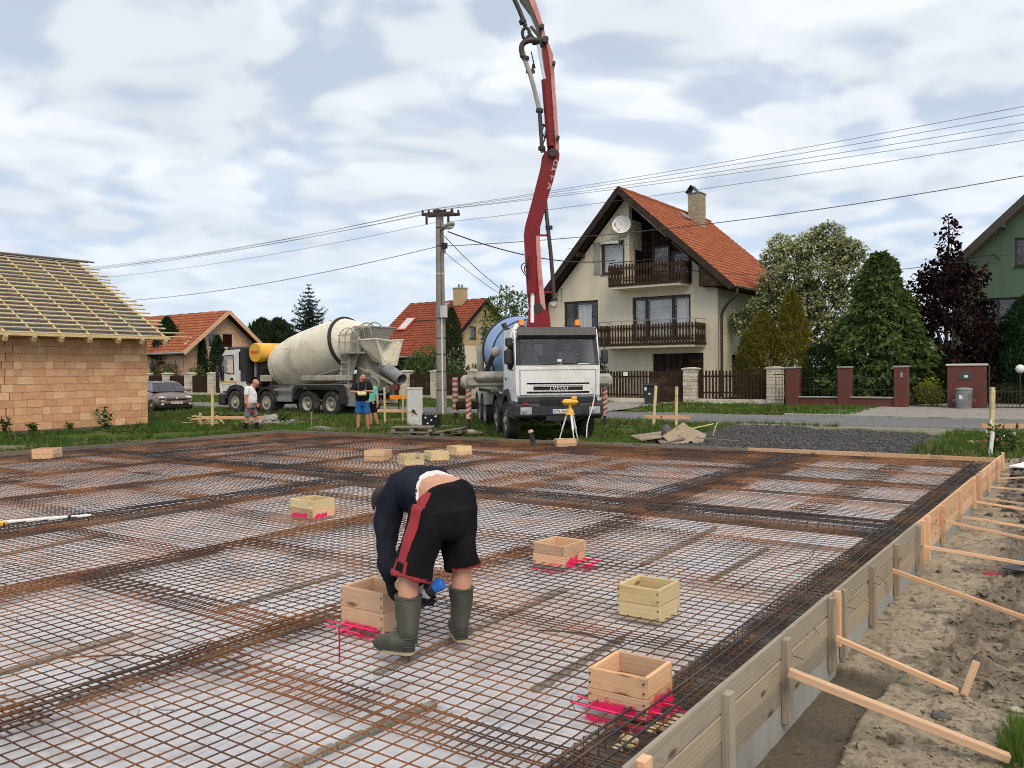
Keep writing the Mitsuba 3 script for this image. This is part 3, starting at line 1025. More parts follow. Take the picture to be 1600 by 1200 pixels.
spray_box(-2.20, 3.80, 0.33, 0.33, "bright pink spray paint at the foot of the nearest recess box", (0.055, 0.085), True, 0.16)
spray_box(-4.27, 6.40, 0.34, 0.36, "pink spray paint on the right foot of the box right of the worker", (0.0, 0.06), True, 0.22)
spray_box(-4.36, 4.10, 0.40, 0.34, "deep pink spray paint in front of the box at the worker's hand", (0.02, 0.0), False, 0.16)
spray_box(-8.22, 6.92, 0.42, 0.36, "faint red spray paint at the foot of the box left of the worker", (0.03, 0.03), False, 0.06)
# bars around those boxes that caught the spray
for lab, paths in (("bars painted pink beside the nearest recess box", [[(-2.27, 3.74, .006), (-1.84, 3.745, .006)], [(-1.86, 3.86, .004), (-1.76, 3.86, .005)], [(-1.87, 4.0, .004), (-1.77, 4.0, .004)], [(-2.28, 3.83, .005), (-2.215, 3.83, .005)]]),
                   ("bars painted red in front of the box at the worker's hand", [[(-4.46, 4.04, .005), (-3.98, 4.05, .005)], [(-4.36, 3.96, .005), (-4.02, 3.95, .005)], [(-4.15, 3.9, .012), (-4.16, 4.08, .012)]]),
                   ("bars painted red on the right side of the box right of the worker", [[(-3.92, 6.5, .006), (-3.70, 6.5, .006)], [(-3.92, 6.6, .006), (-3.72, 6.6, .006)], [(-3.92, 6.7, .006), (-3.74, 6.7, .006)], [(-4.05, 6.34, .006), (-3.80, 6.36, .006)]])):
    pk = thing("painted_bars", lab, "rebar")
    for p in paths:
        put(pk, "bar", tube(p, 0.0052, 6), "pink_spray", 60)
solo("marker_rod", "upright rusty rod with a red painted top in front of the worker's box", "rod", tube([(-3.86, 3.62, -0.11), (-3.86, 3.62, 0.17)], 0.005, 6), "trim_red", 60)
for i, (x, y, r) in enumerate([(-1.79, 3.97, .042), (-1.83, 3.90, .032), (-1.86, 3.83, .026), (-1.80, 4.06, .030), (-1.89, 3.66, .038), (-1.91, 3.70, .026), (-1.90, 3.56, .022)]):
    v, f = ball((0, 0, 0), r, 3, (1.25, 0.9, 0.75))
    v = v * (0.72 + 0.6 * nfbm(v * (1.6 / r) + i * 3, 3, i))[:, None]
    solo("foam_lump", "lump of pale yellow mounting foam on the dark edge strip beside the nearest box", "foam", (v + [x, y, -0.075], f), "foam_yellow", 50, group="foam lumps beside the nearest box")

# ---------------------------------------------------------------- form boards
ZT, ZB = 0.165, -0.235


def panel(y0, y1, mat, label, cleats, top=(ZT, ZT), cleat_mat="wood_old"):
    k = thing("formwork", label, "formwork panel", "form panels along the right edge of the slab")
    g = np.random.default_rng(int(y0 * 10))
    hs = (ZT - ZB) / 3
    for r in range(3):
        cuts = [y0, y1]
        for a, b in zip(cuts[:-1], cuts[1:]):
            z0 = ZB + r * hs
            dz = g.normal(0, 0.003, 2)
            zt = np.interp([a, b], [y0, y1], top) - ZT if r == 2 else (0, 0)
            put(k, "board", MB().beam((-1.545 + g.normal(0, .0015), a + .003, z0 + hs / 2 + dz[0] + zt[0]), (-1.545 + g.normal(0, .0015), b - .003, z0 + hs / 2 + dz[1] + zt[1]), 0.026, hs - 0.004, ch=0.004), mat)
    for (y, zt, zb, w, mm) in cleats:
        put(k, "cleat", MB().beam((-1.508, y, zb), (-1.512 + g.normal(0, .003), y + g.normal(0, .006), zt), w, 0.045, up=(1, 0, 0), ch=0.003), mm)
    return k


O, N = "wood_old", "wood_new"
panel(0.4, 2.95, "wood_old", "weathered form panel at the bottom edge, nearest to the viewer", [(1.2, .15, -.3, .05, O), (2.62, .17, -.3, .07, O)])
panel(2.95, 5.98, "wood_old", "weathered grey form panel beside the nearest recess box", [(3.08, .165, -.32, .07, N), (3.99, .14, -.33, .075, O), (4.93, .155, -.34, .07, O), (5.93, .17, -.33, .055, O)], (0.165, 0.18))
panel(5.98, 9.32, "wood_old", "weathered grey form panel, second from the viewer, in the middle of the right side", [(6.07, .185, -.20, .045, N), (6.24, .155, -.33, .06, O), (7.16, .15, -.33, .05, O), (8.13, .155, -.31, .06, O), (9.22, .16, -.30, .07, O)])
panel(9.32, 13.95, "wood_new", "fresh orange form panel, first of the two new ones on the right side", [(9.50, .165, -.30, .05, N), (9.76, .17, -.30, .05, N), (10.81, .14, -.30, .06, N), (12.24, .13, -.30, .06, N), (13.70, .14, -.30, .06, N)], (0.16, 0.135))
panel(13.95, 18.0, "wood_new", "fresh orange form panel at the far right corner of the slab", [(14.12, .15, -.30, .06, N), (14.46, .16, -.30, .06, N), (15.60, .13, -.30, .06, N), (17.0, .12, -.30, .06, N), (17.93, .16, -.30, .06, N)], (0.135, 0.10))


def edge_board(a, b, label, mat, z0=-0.20, z1=0.085, bend=0.0):
    k = thing("form_board", label, "form board", "form boards along the far and left edges")
    a, b = np.array(a, float), np.array(b, float)
    n = max(1, round(np.linalg.norm(b - a) / 3.0))
    for i in range(n):
        p, q = a + (b - a) * i / n, a + (b - a) * (i + 1) / n
        d = unit(q - p) * 0.004
        e = RNG.normal(0, 0.006, 4)
        put(k, "board", MB().beam((*(p + d), (z0 + z1) / 2 + e[0]), (*(q - d), (z0 + z1) / 2 + e[1]), 0.028, z1 - z0, ch=0.004), mat)
        c = (p + q) / 2
        o = np.array([-(q - p)[1], (q - p)[0]])
        o = unit(o) * 0.04
        o = o if (o[1] > 0 or o[0] < 0) else -o
        put(k, "stake", MB().beam((*(c + o), -0.32), (*(c + o), z1 + 0.005), 0.045, 0.045, up=(1, 0, 0), ch=0.003), mat)
    return k


edge_board((FX1 - 0.01, 17.64), (-6.1, 17.28), "fresh orange form board along the far right edge of the slab", "wood_new")
edge_board((-6.1, 17.29), (-12.2, 16.78), "weathered form board along the far edge in front of the white truck", "wood_grey")
edge_board((-12.2, 16.78), (-19.62, 16.17), "weathered form board along the far edge in front of the pallets", "wood_grey")
edge_board((-19.6, 16.14), (-19.45, 9.5), "brown form board along the left edge below the man in the white shirt", "wood_grey")
edge_board((-19.45, 9.5), (-19.35, 2.0), "brown form board along the left edge below the brick wall", "wood_grey")

# foundation wall under the right panels: shuttering blocks
fw = thing("foundation_wall", "grey concrete block foundation wall below the right form panels", "wall")
y = 0.2
while y < 18.0:
    put(fw, "block", box((-1.66, y + 0.25, -0.43), (0.25, 0.494, 0.40), ch=0.006), "concrete")
    y += 0.5
put(fw, "footing", box((-1.66, 9.0, -0.70), (0.42, 17.8, 0.14), ch=0.01), "concrete_dark")

# ---------------------------------------------------------------- braces and planks on the right
BR = [((-1.47, 4.82, 0.00), (-0.40, 5.10, -0.33), 0.055, 0.045, N, "widest raking plank, nearest to the viewer, running down from the form to the bottom right"),
      ((-1.47, 5.86, -0.08), (-0.76, 6.03, -0.345), 0.04, 0.035, N, "raking strut ending at the leaning stake, second from the viewer"),
      ((-1.47, 7.70, 0.01), (-0.32, 7.90, -0.34), 0.04, 0.035, N, "raking strut, third from the viewer, against the grey panel"),
      ((-1.47, 9.20, -0.05), (-0.30, 10.3, -0.36), 0.04, 0.035, N, "raking strut at the joint of the grey and orange panels"),
      ((-1.47, 10.60, -0.01), (-0.28, 11.6, -0.36), 0.04, 0.035, N, "raking strut, first against the orange panel"),
      ((-1.47, 11.98, -0.16), (-0.40, 12.6, -0.36), 0.035, 0.03, N, "raking strut, second against the orange panel"),
      ((-1.47, 13.35, -0.15), (-0.40, 14.05, -0.36), 0.035, 0.03, N, "raking strut, nearer of the close pair against the orange panel"),
      ((-1.47, 13.88, -0.16), (-0.40, 14.65, -0.36), 0.035, 0.03, N, "raking strut, farther of the close pair against the orange panel"),
      ((-1.47, 15.05, -0.14), (-0.50, 16.4, -0.34), 0.035, 0.03, N, "raking strut, second from the far right corner"),
      ((-1.47, 16.45, -0.17), (-0.60, 18.3, -0.25), 0.035, 0.03, N, "raking strut nearest the far right corner")]
for a, b, w, h, mm, lab in BR:
    solo("brace", lab, "brace", MB().beam(a, b, w, h, ch=0.003), mm, group="raking struts against the right form")
solo("stake", "short stake leaning away from the end of the second strut", "stake", MB().beam((-0.735, 6.05, -0.40), (-0.66, 6.10, -0.155), 0.045, 0.03, up=(0, 1, 0), ch=0.003), N)
sk = thing("spare_planks", "pair of pale planks lying on the bank outside the far right corner", "planks")
put(sk, "plank", MB().beam((-1.30, 17.9, -0.10), (-0.95, 19.2, -0.08), 0.24, 0.03, ch=0.003), "paper_white")
put(sk, "plank", MB().beam((-0.98, 17.75, -0.10), (-0.66, 19.1, -0.07), 0.22, 0.03, ch=0.003), "wood_pale")
sp = thing("old_beam", "dark old beam lying in the shadow below the pale planks", "beam")
put(sp, None, MB().beam((-1.35, 17.35, -0.28), (0.2, 17.55, -0.27), 0.20, 0.18, ch=0.01), "wood_dark")
solo("rubble_plank", "broken grey plank among the rubble near the far end of the trench", "plank", MB().beam((-1.15, 15.6, -0.31), (-0.75, 16.9, -0.26), 0.10, 0.03, ch=0.003), "wood_grey")
solo("slate_sheet", "blue grey sheet lying on the brown earth at the right edge", "sheet", MB().beam((-0.72, 9.8, -0.31), (-0.55, 10.5, -0.27), 0.24, 0.012), "pvc_grey")


def rubble_zone(g, n):
    return np.stack([g.uniform(-1.35, 0.2, n), g.normal(16.4, 1.2, n)], -1)


solo("rubble", "broken rubble at the far end of the trench below the corner", "rubble", scatter_stones(700, rubble_zone, 0.03, 0.14, 6, dirt_z, 0.6), "concrete_dark", kind="stuff")

solo("red_scrap", "small red scrap lying on the brown earth between two struts", "scrap", (lambda v, f: (v * (0.7 + 0.6 * nfbm(v * 9 + 2, 3, 3))[:, None] + [-0.92, 9.75, float(dirt_z(np.array([-0.92]), np.array([9.75]))[0]) + 0.02], f))(*ball((0, 0, 0), 0.07, 3, (1.3, 1, 0.35))), "trim_red", 50)

# loose tie wire and bar offcuts lying about on the mesh
g = np.random.default_rng(91)
tw = []
for i in range(150):
    x, y = g.uniform(-9, -1.9), g.uniform(1.8, 10)
    if i < 90:
        x, y = g.normal(-2.0, 0.25), g.uniform(2.6, 12)
    a, L = g.random() * 6.28, g.uniform(0.06, 0.22)
    d = np.array([math.cos(a), math.sin(a), 0]) * L
    p0 = np.array([x, y, 0.014 + g.random() * 0.02])
    tw.append(tube(curve([p0, p0 + d * 0.5 + g.normal(0, L * 0.15, 3) * [1, 1, .4] + [0, 0, .012], p0 + d], 7), 0.0022, 4))
solo("tie_wire", "scattered ends of dark tie wire lying on the mesh, most along the right form", "wire", join(*tw), "bar_dark", 60, kind="stuff")
for i, (pts, lab) in enumerate((([(-3.05, 4.62, .022), (-2.75, 4.70, .03), (-2.45, 4.66, .02)], "bent dark bar lying on the mesh beyond the nearest box"), ([(-5.2, 2.55, .02), (-4.8, 2.85, .028), (-4.45, 2.95, .02)], "loose rusty bar lying slantwise on the near left mesh"),
                                ([(-2.35, 7.0, .02), (-2.15, 7.6, .035), (-2.22, 8.1, .02)], "bent dark bar lying along the right edge strip"))):
    solo("loose_bar", lab, "rebar", tube(curve(pts, 10), 0.005, 6), "bar_dark" if i != 1 else "rust", 60)


# ================================================================ houses
def wall_with_holes(poly, holes, depth, m):
    for h in holes:
        poly = poly.difference(h)
    return extrude(poly, depth, m)


FRONT = lambda y: axes((1, 0, 0), (0, 0, 1), (0, -1, 0), (0, y, 0))     # local (x, z) drawn on a wall facing -y; local z comes out towards -y
SIDE = lambda x: axes((0, 1, 0), (0, 0, 1), (1, 0, 0), (x, 0, 0))      # local (y, z) drawn on a wall facing +x; local z comes out towards +x


def window(parent, m, x0, x1, z0, z1, cuts, frame_mat, depth=-0.12, fw=0.07, curtain=None, name="window", label=None, sill=True):
    """Frame, sashes and panes in the wall plane m; cuts are the mullions' places."""
    outer = sbox(x0, z0, x1, z1)
    fr = outer
    xs = [x0] + list(cuts) + [x1]
    panes = []
    for a, b in zip(xs[:-1], xs[1:]):
        p = sbox(a + fw * (1 if a == x0 else 0.6), z0 + fw, b - fw * (1 if b == x1 else 0.6), z1 - fw)
        fr = fr.difference(p)
        panes.append(p)
    w = put(parent, name, extrude(fr, 0.07, m @ shift(z=depth)), frame_mat, label=label)
    for p in panes:
        a, b, c, d = p.bounds
        put(w, "pane", (np.array([[a, b, 0], [c, b, 0], [c, d, 0], [a, d, 0]]) @ m[:3, :3].T + (m @ shift(z=depth + 0.03))[:3, 3], np.array([[0, 1, 2], [0, 2, 3]])), "pane_glass")
    if curtain:
        cz, side = curtain
        n = 80
        s = np.linspace(0, 1, n)
        for (a, b) in side:
            u = a + (b - a) * s
            zz = depth - 0.14 + 0.025 * np.sin(s * (b - a) * 42 + 3 * np.sin(s * 9))
            v = np.concatenate([np.stack([u, 0 * u + z0 + 0.02, zz], -1), np.stack([u, 0 * u + cz, zz], -1)]) @ m[:3, :3].T + m[:3, 3]
            i = np.arange(n - 1)
            put(w, "curtain", (v, np.stack([i, i + 1, i + 1 + n, i + n], -1)), "curtain", True)
    if sill:
        put(w, "sill", move(box(((x0 + x1) / 2, z0 - 0.02, -0.02), (x1 - x0 + 0.06, 0.035, 0.2), ch=0.004), m), frame_mat)
    return w


def dark_room(parent, c, size):
    """The unlit rooms behind the windows."""
    put(parent, "room", box(c, size), "room_dark")


def tiled_slope(parent, e0, e1, up, rows, cols, mat, name="tiles", lip=0.035, wave=0.030, wave_n=None):
    """Roof tiles over a slope: e0 to e1 is the eave, up the vector to the ridge; each tile is a curved, overlapping piece of one mesh."""
    e0, e1, up = map(lambda q: np.asarray(q, float), (e0, e1, up))
    nrm = unit(np.cross(e1 - e0, up))
    nrm = nrm if nrm[2] > 0 else -nrm
    prof = np.array([(0, 0.0), (0.18, 0.75), (0.36, 1.0), (0.56, 0.8), (0.74, 0.15), (0.86, -0.12), (1.0, 0.0)])
    k = len(prof)
    vs, fs, uvs = [], [], []
    at = 0
    g = np.random.default_rng(rows * 31 + cols)
    for r in range(rows):
        for c in range(cols):
            MB.NEXT[0] += 1
            pid = MB.NEXT[0] % 400
            a = e0 + (e1 - e0) * ((c + prof[:, :1]) / cols)
            j = g.normal(0, 0.004)
            lo = a + up * (r / rows) + nrm * (prof[:, 1:] * wave + lip + j)
            hi = a + up * ((r + 1.06) / rows) + nrm * (prof[:, 1:] * wave + 0.002 + j)
            base = a + up * (r / rows) + nrm * (prof[:, 1:] * wave - 0.01)
            vs += [lo, hi, base, lo]
            i = np.arange(k - 1)
            fs.append(np.stack([i, i + 1, i + 1 + k, i + k], -1) + at)
            fs.append(np.stack([i + 2 * k, i + 1 + 2 * k, i + 1 + 3 * k, i + 3 * k], -1) + at)
            uvs.append(np.full((4 * k, 2), 25 + 50 * pid))
            at += 4 * k
    v, f = vf((np.vstack(vs), np.vstack(fs)))
    return put(parent, name, (v, f), mat, False, kind="stuff", uv=np.vstack(uvs))


# ---------------------------------------------------------------- the cream house across the street
HY, HX0, HX1 = 42.5, -27.3, -16.57
RX, RZ = -21.95, 11.35                        # ridge of the walls
EZ = 6.3
ch = thing("house", "cream gabled house with orange tiled roof, two dark picket balconies and a satellite dish", "house")
slope_l = (RZ - 5.9) / (RX - HX0)
gable = Polygon([(HX0, 0.0), (HX1, 0.0), (HX1, EZ - 0.05), (RX, RZ), (HX0, 5.55)])
holes = [sbox(-23.52, 7.22, -22.02, 9.08), sbox(-21.54, 3.4, -18.08, 5.80), sbox(-26.03, 3.95, -23.74, 5.80), sbox(-20.33, 0.2, -17.37, 2.64),
         Polygon([(-21.72, 6.42), (-18.02, 6.42), (-18.02, 7.62), (-21.72, 11.03)])]
put(ch, "gable_wall", wall_with_holes(gable, holes, 0.35, FRONT(HY + 0.35)), "stucco_cream")
side = sbox(HY, 0, HY + 12.5, EZ).difference(sbox(44.56, 0.3, 46.6, 2.55))
put(ch, "side_wall", extrude(side, 0.35, SIDE(HX1 - 0.348)), "stucco_cream")
put(ch, "rear_wall", extrude(gable, 0.3, FRONT(HY + 12.5)), "stucco_cream")
put(ch, "left_wall", extrude(sbox(HY + 0.36, 0, HY + 12.1, 5.6), 0.35, SIDE(HX0)), "stucco_cream")
for z in (2.75, 6.0):
    put(ch, "floor_slab", box(((HX0 + HX1) / 2, HY + 6.2, z), (10.0, 11.4, 0.2)), "room_dark")
put(ch, "partition", box(((HX0 + HX1) / 2, HY + 3.6, 3.2), (10.0, 0.1, 6.2)), "room_dark")
put(ch, "partition", box((-23.0, HY + 2.0, 4.4), (0.1, 3.0, 3.0)), "room_dark")
window(ch, FRONT(HY), -23.52, -22.02, 7.22, 9.08, [], "frame_brown", -0.16, 0.13, curtain=(8.9, [(-23.4, -22.1)]))
put(ch, "shutter_box", MB().beam((-23.5, HY - 0.02, 9.02), (-22.25, HY - 0.32, 8.93), 0.16, 0.14), "frame_white", label="white rolled awning above the attic window")
put(ch, "plaster_patch", extrude(Polygon([(-24.05, 9.08), (-23.66, 9.06), (-23.54, 9.1), (-23.54, 7.2), (-23.68, 7.16), (-24.02, 7.22), (-23.98, 7.7), (-24.07, 8.2), (-23.99, 8.6)]), 0.008, FRONT(HY)), "concrete", label="bare grey plaster patch beside the attic window")
window(ch, FRONT(HY), -21.54, -18.08, 3.4, 5.80, [-20.72, -19.12], "frame_brown", -0.16, 0.13, curtain=(5.6, [(-21.45, -20.8), (-20.6, -19.25), (-19.0, -18.2)]), name="balcony_window")
window(ch, FRONT(HY), -26.03, -23.74, 3.95, 5.80, [-25.30], "frame_brown", -0.16, 0.12, curtain=(5.6, [(-25.2, -24.3)]))
gd = put(ch, "garage_door", box((-18.85, HY + 0.2, 1.42), (2.96, 0.08, 2.44)), "wood_dark")
for i in range(16):
    put(gd, "board", box((-20.24 + i * 0.185, HY + 0.145, 1.42), (0.178, 0.03, 2.42), ch=0.006), "wood_dark")
# loggia behind the upper balcony
lg = put(ch, "loggia", join(box((-21.73, HY + 1.0, 8.6), (0.06, 1.3, 4.4)), extrude(Polygon([(-21.7, 6.4), (-18.0, 6.4), (-18.0, 7.45), (-21.7, 10.85)]), 0.06, FRONT(HY + 1.68))), "wood_dark", label="dark boarded loggia of the attic storey")
put(lg, "board", box((-18.0, HY + 0.8, 7.2), (0.05, 1.6, 1.9)), "wood_dark")
for i in range(14):
    put(lg, "board", box((-21.55 + i * 0.27, HY + 1.60, 6.45 + (4.25 - i * 0.262) / 2), (0.255, 0.03, 4.25 - i * 0.262), ch=0.006), "wood_dark")
put(lg, "side_panel", box((-21.69, HY + 0.9, 8.3), (0.03, 1.2, 3.8)), "stucco_cream")
window(ch, FRONT(HY + 1.56), -21.0, -19.95, 6.5, 8.75, [], "frame_brown", 0.01, 0.1, name="balcony_door", sill=False)
window(ch, FRONT(HY + 1.56), -19.85, -18.75, 6.7, 8.35, [], "frame_brown", 0.01, 0.12, curtain=(8.2, [(-19.8, -18.8)]), name="loggia_window", sill=False)
put(ch, "window", box((-21.64, HY + 1.0, 7.6), (0.05, 0.75, 1.9)), "frame_brown", label="narrow dark door in the loggia's side wall")


def balcony(x0, x1, z0, out, ptop, label, rail=False, shape=0):
    b = put(ch, "balcony", extrude(Polygon([(x0, HY), (x1, HY), (x1 - 0.05, HY - out), (x0 + 0.05, HY - out)]), 0.16, shift(z=z0)), "stucco_cream", label=label)
    put(b, "fascia", join(box(((x0 + x1) / 2, HY - out - 0.02, z0 + 0.19), (x1 - x0 + 0.12, 0.05, 0.14)), box((x1 + 0.03, HY - out / 2, z0 + 0.19), (0.05, out, 0.14)), box((x0 - 0.03, HY - out / 2, z0 + 0.19), (0.05, out, 0.14))), "wood_dark")
    pts = [(-0.055, 0), (-0.055, 0.22), (-0.075, 0.30), (-0.04, 0.45), (-0.04, 0.62), (-0.075, 0.76), (-0.055, 0.9), (-0.055, 0.95), (-0.03, 1.0), (0.03, 1.0), (0.055, 0.95), (0.055, 0.9), (0.075, 0.76), (0.04, 0.62), (0.04, 0.45), (0.075, 0.30), (0.055, 0.22), (0.055, 0)]
    h = ptop - z0 - 0.22
    poly = Polygon([(x, z * h) for x, z in pts])
    n = int((x1 - x0) / 0.172)
    for i in range(n + 1):
        x = x0 + (x1 - x0) * i / n
        put(b, "picket", extrude(poly, 0.025, axes((1, 0, 0), (0, 0, 1), (0, -1, 0), (x, HY - out - 0.02, z0 + 0.22 + RNG.normal(0, .006)))), "wood_dark")
    for sx in (x0, x1):
        for i in range(1, int(out / 0.18) + 1):
            put(b, "picket", extrude(poly, 0.025, axes((0, 1, 0), (0, 0, 1), (1, 0, 0), (sx - 0.012, HY - out + i * 0.18, z0 + 0.22))), "wood_dark")
    for z in (z0 + 0.42, ptop - 0.2):
        put(b, "rail", join(box(((x0 + x1) / 2, HY - out + 0.02, z), (x1 - x0, 0.03, 0.05)), box((x0 + 0.02, HY - out / 2, z), (0.03, out, 0.05)), box((x1 - 0.02, HY - out / 2, z), (0.03, out, 0.05))), "iron_dark")
    zt = ptop + (0.20 if rail else 0.12)
    put(b, "handrail", tube([(x0, HY, zt), (x0, HY - out, zt), (x1, HY - out, zt), (x1, HY, zt)], 0.022, 6), "zinc" if rail else "iron_dark")
    for x in np.linspace(x0, x1, 5):
        put(b, "post", tube([(x, HY - out, z0 + 0.2), (x, HY - out, zt)], 0.018, 6), "iron_dark")


balcony(-22.35, -18.1, 6.22, 1.15, 7.55, "upper balcony with dark carved pickets", shape=1)
balcony(-22.95, -17.25, 2.95, 1.3, 4.22, "lower balcony with dark carved pickets and a thin metal handrail", True)
# roof: eaves at x = -28.1 and -15.35, verge boards in front
VY = HY - 0.85
RRZ = RZ + 0.45
for sgn, ex, ez in ((-1, -28.0, 5.15), (1, -15.45, 6.02)):
    ub = np.array([RX - ex, 0, RRZ - ez])
    w = put(ch, "roof", (lambda a: (np.vstack([a, a - [0, 0, 0.16]]), np.array([[0, 1, 2, 3], [7, 6, 5, 4], [0, 3, 7, 4], [1, 5, 6, 2], [0, 4, 5, 1], [3, 2, 6, 7]])))(np.array([(ex, VY, ez), (ex, HY + 12.6, ez), (RX, HY + 12.6, RRZ), (RX, VY, RRZ)])), "wood_dark", label="left roof slope" if sgn < 0 else "right roof slope with orange tiles")
    tiled_slope(w, (ex, VY + 0.03, ez), (ex, HY + 12.6, ez), ub, 24 if sgn > 0 else 4, 44 if sgn > 0 else 10, "tile_orange")
    # verge board and soffit boards under the overhang
    bb = MB().beam((ex, VY - 0.02, ez - 0.10), (RX, VY - 0.02, RRZ - 0.10), 0.05, 0.34, up=(0, 0, 1))
    put(w, "verge_board", bb, "wood_dark")
    for i in range(6):
        a = np.array([ex, VY + 0.07 + i * 0.135, ez - 0.215])
        put(w, "soffit_board", MB().beam(a, a + [RX - ex, 0, RRZ - ez], 0.128, 0.02), "wood_dark")
    for t in (0.12, 0.55):
        c = np.array([ex, 0, ez]) * (1 - t) + np.array([RX, 0, RRZ]) * t
        put(w, "purlin", box((c[0], HY - 0.38, c[2] - 0.40), (0.2, 0.9, 0.26)), "wood_dark")
put(ch, "eave_box", extrude(Polygon([(-17.28, 6.10), (-15.65, 6.02), (-15.62, 6.12), (-17.28, 7.50)]), 0.8, FRONT(HY - 0.01)), "wood_dark", label="dark boarded eave box at the right corner")
put(ch, "eave_box", extrude(Polygon([(-28.0, 4.85), (-27.1, 4.85), (-27.1, 5.9), (-28.0, 5.1)]), 0.8, FRONT(HY - 0.01)), "wood_dark", label="dark boarded eave box at the left corner")
put(ch, "soffit", box((-16.0, HY + 6.0, 6.02), (1.1, 12.8, 0.05)), "wood_dark")
put(ch, "ridge_tiles", join(*[lathe([(0.10, 0), (0.14, 0.02), (0.13, 0.34), (0.0, 0.34)], 10, axes((0, 1, 0), (1, 0, 0), (0, 0, 1), (RX, VY + i * 0.33, RRZ - 0.01))) for i in range(40)]), "tile_orange", 40, kind="stuff")
gut = put(ch, "gutter", extrude(Polygon([(0, 0), (0.08, -0.06), (0.16, -0.05), (0.2, 0.03), (0.18, 0.03), (0.14, -0.03), (0.08, -0.04), (0.02, 0.01)]), 13.2, axes((1, 0, 0), (0, 0, 1), (0, -1, 0), (-15.5, HY + 12.5, 6.02))), "zinc")
put(gut, "downpipe", tube(curve([(-15.42, HY - 0.3, 5.92), (-15.45, HY - 0.32, 5.6), (-15.9, HY - 0.25, 5.2), (-16.28, HY - 0.12, 4.7), (-16.32, HY - 0.1, 4.2), (-16.32, HY - 0.1, 2.4), (-16.32, HY - 0.1, 0.3)], 26), 0.075, 10), "copper_brown", 60)
cm = put(ch, "chimney", box((-21.2, 50.9, 11.3), (0.80, 0.95, 3.2)), "concrete", label="yellowish brick chimney")
bk = MB()
for r in range(31):
    for sx, n, ln in ((0, 4, 0.80), (1, 4, 0.95)):
        for i in range(n):
            o = (0.5 if r % 2 else 0.0) * ln / n
            a = max(0, i * ln / n - o)
            b = min(ln, (i + 1) * ln / n - o)
            z = 9.85 + r * 0.0975
            if sx == 0:
                bk.box((-21.60 + (a + b) / 2, 50.42, z), (b - a - 0.014, 0.03, 0.084))
            else:
                bk.box((-20.795, 50.425 + (a + b) / 2, z), (0.03, b - a - 0.014, 0.084))
put(cm, "bricks", bk, "brick_yellow", kind="stuff")
put(cm, "crown", box((-21.2, 50.9, 12.92), (0.88, 1.03, 0.08)), "concrete_dark")
put(cm, "cowl", join(beam((-21.78, 50.8, 13.0), (-21.42, 50.8, 13.46), 0.75, 0.03), beam((-21.42, 50.8, 13.46), (-21.08, 50.8, 13.02), 0.75, 0.03), tube([(-21.62, 50.6, 12.9), (-21.62, 50.6, 13.2)], 0.02), tube([(-21.2, 50.6, 12.9), (-21.2, 50.6, 13.15)], 0.02)), "iron_dark")
put(ch, "skylight", MB().beam((-21.45, 49.2, 11.50), (-21.0, 49.2, 11.10), 0.9, 0.08), "zinc", label="grey roof window beside the chimney")
# satellite dish and aerials
dish = thing("satellite_dish", "large white satellite dish on the gable of the cream house", "satellite dish")
md = frame((0.30, -0.92, 0.22), (-22.0, HY - 0.32, 9.85))
put(dish, "reflector", join(lathe([(0.0, 0.0)] + [(0.52 * i / 8, 0.13 * (i / 8) ** 2) for i in range(1, 9)] + [(0.53, 0.125), (0.50, 0.10), (0.0, -0.02)], 32, md)), "frame_white", 40)
put(dish, "feed_arm", join(tube([(-22.0, HY - 0.3, 9.4), (-22.15, HY - 0.85, 9.75)], 0.014), tube([(-22.15, HY - 0.85, 9.72), (-22.15, HY - 0.87, 9.9)], 0.035)), "iron_dark")
put(dish, "bracket", tube([(-22.0, HY, 9.8), (-22.0, HY - 0.3, 9.83)], 0.03), "iron_dark")
ae = thing("aerial", "small rod aerial on a bracket beside the attic window of the cream house", "aerial")
put(ae, "boom", join(tube([(-22.02, HY, 9.25), (-22.05, HY - 0.5, 9.28)], 0.015), tube([(-22.05, HY - 0.5, 9.3), (-22.05, HY - 0.5, 8.5)], 0.012), tube([(-22.4, HY - 0.7, 8.6), (-21.5, HY - 0.35, 8.75)], 0.012)), "iron_dark")
put(ae, "rods", join(*[tube([(-22.35 + i * 0.16, HY - 0.68 + i * 0.06, 8.32 + i * .02), (-22.25 + i * 0.16, HY - 0.68 + i * 0.06, 8.95 + i * .02)], 0.008, 5) for i in range(6)]), "zinc")

# ---------------------------------------------------------------- unfinished brick house on the left
BX, BY1 = -28.5, 17.5
bh = thing("unfinished_house", "unfinished house of orange clay blocks with a bare battened roof", "house")
put(bh, "core", join(box((BX - 0.26, 9.0, 1.45), (0.40, 17.0, 3.1)), box((BX - 5.4, BY1 - 0.25, 1.45), (10.3, 0.40, 3.1)), box((BX - 10.6, 9.0, 1.45), (0.4, 17, 3.1))), "clay_block")
wl = put(bh, "wall", box((BX - 0.035, 9.0, -0.12), (0.12, 17.1, 0.16)), "concrete_dark", label="clay block wall facing the slab")
g = np.random.default_rng(5)
Z0, RH = -0.05, 0.2495
for r in range(12):
    y = BY1
    first = True
    while y > 8.5:
        L = 0.25 if first and r % 2 else (g.choice([0.372, 0.372, 0.50, 0.372, 0.25]) if r % 3 else g.choice([0.50, 0.372, 0.44]))
        first = False
        open_joint = (abs(y - 12.75 + 0.15 * (r % 2)) < 0.19)
        gap = 0.05 if open_joint else 0.006
        mo = g.normal(0, 0.004)
        put(wl, "brick", box((BX - 0.05 + mo, y - L / 2, Z0 + (r + 0.5) * RH), (0.10, L - gap, RH - 0.008), ch=0.004), "clay_block")
        y -= L
ge = put(bh, "gable_side", box((BX - 5.3, BY1 - 0.045, 1.4), (10.5, 0.08, 3.0)), "clay_block")
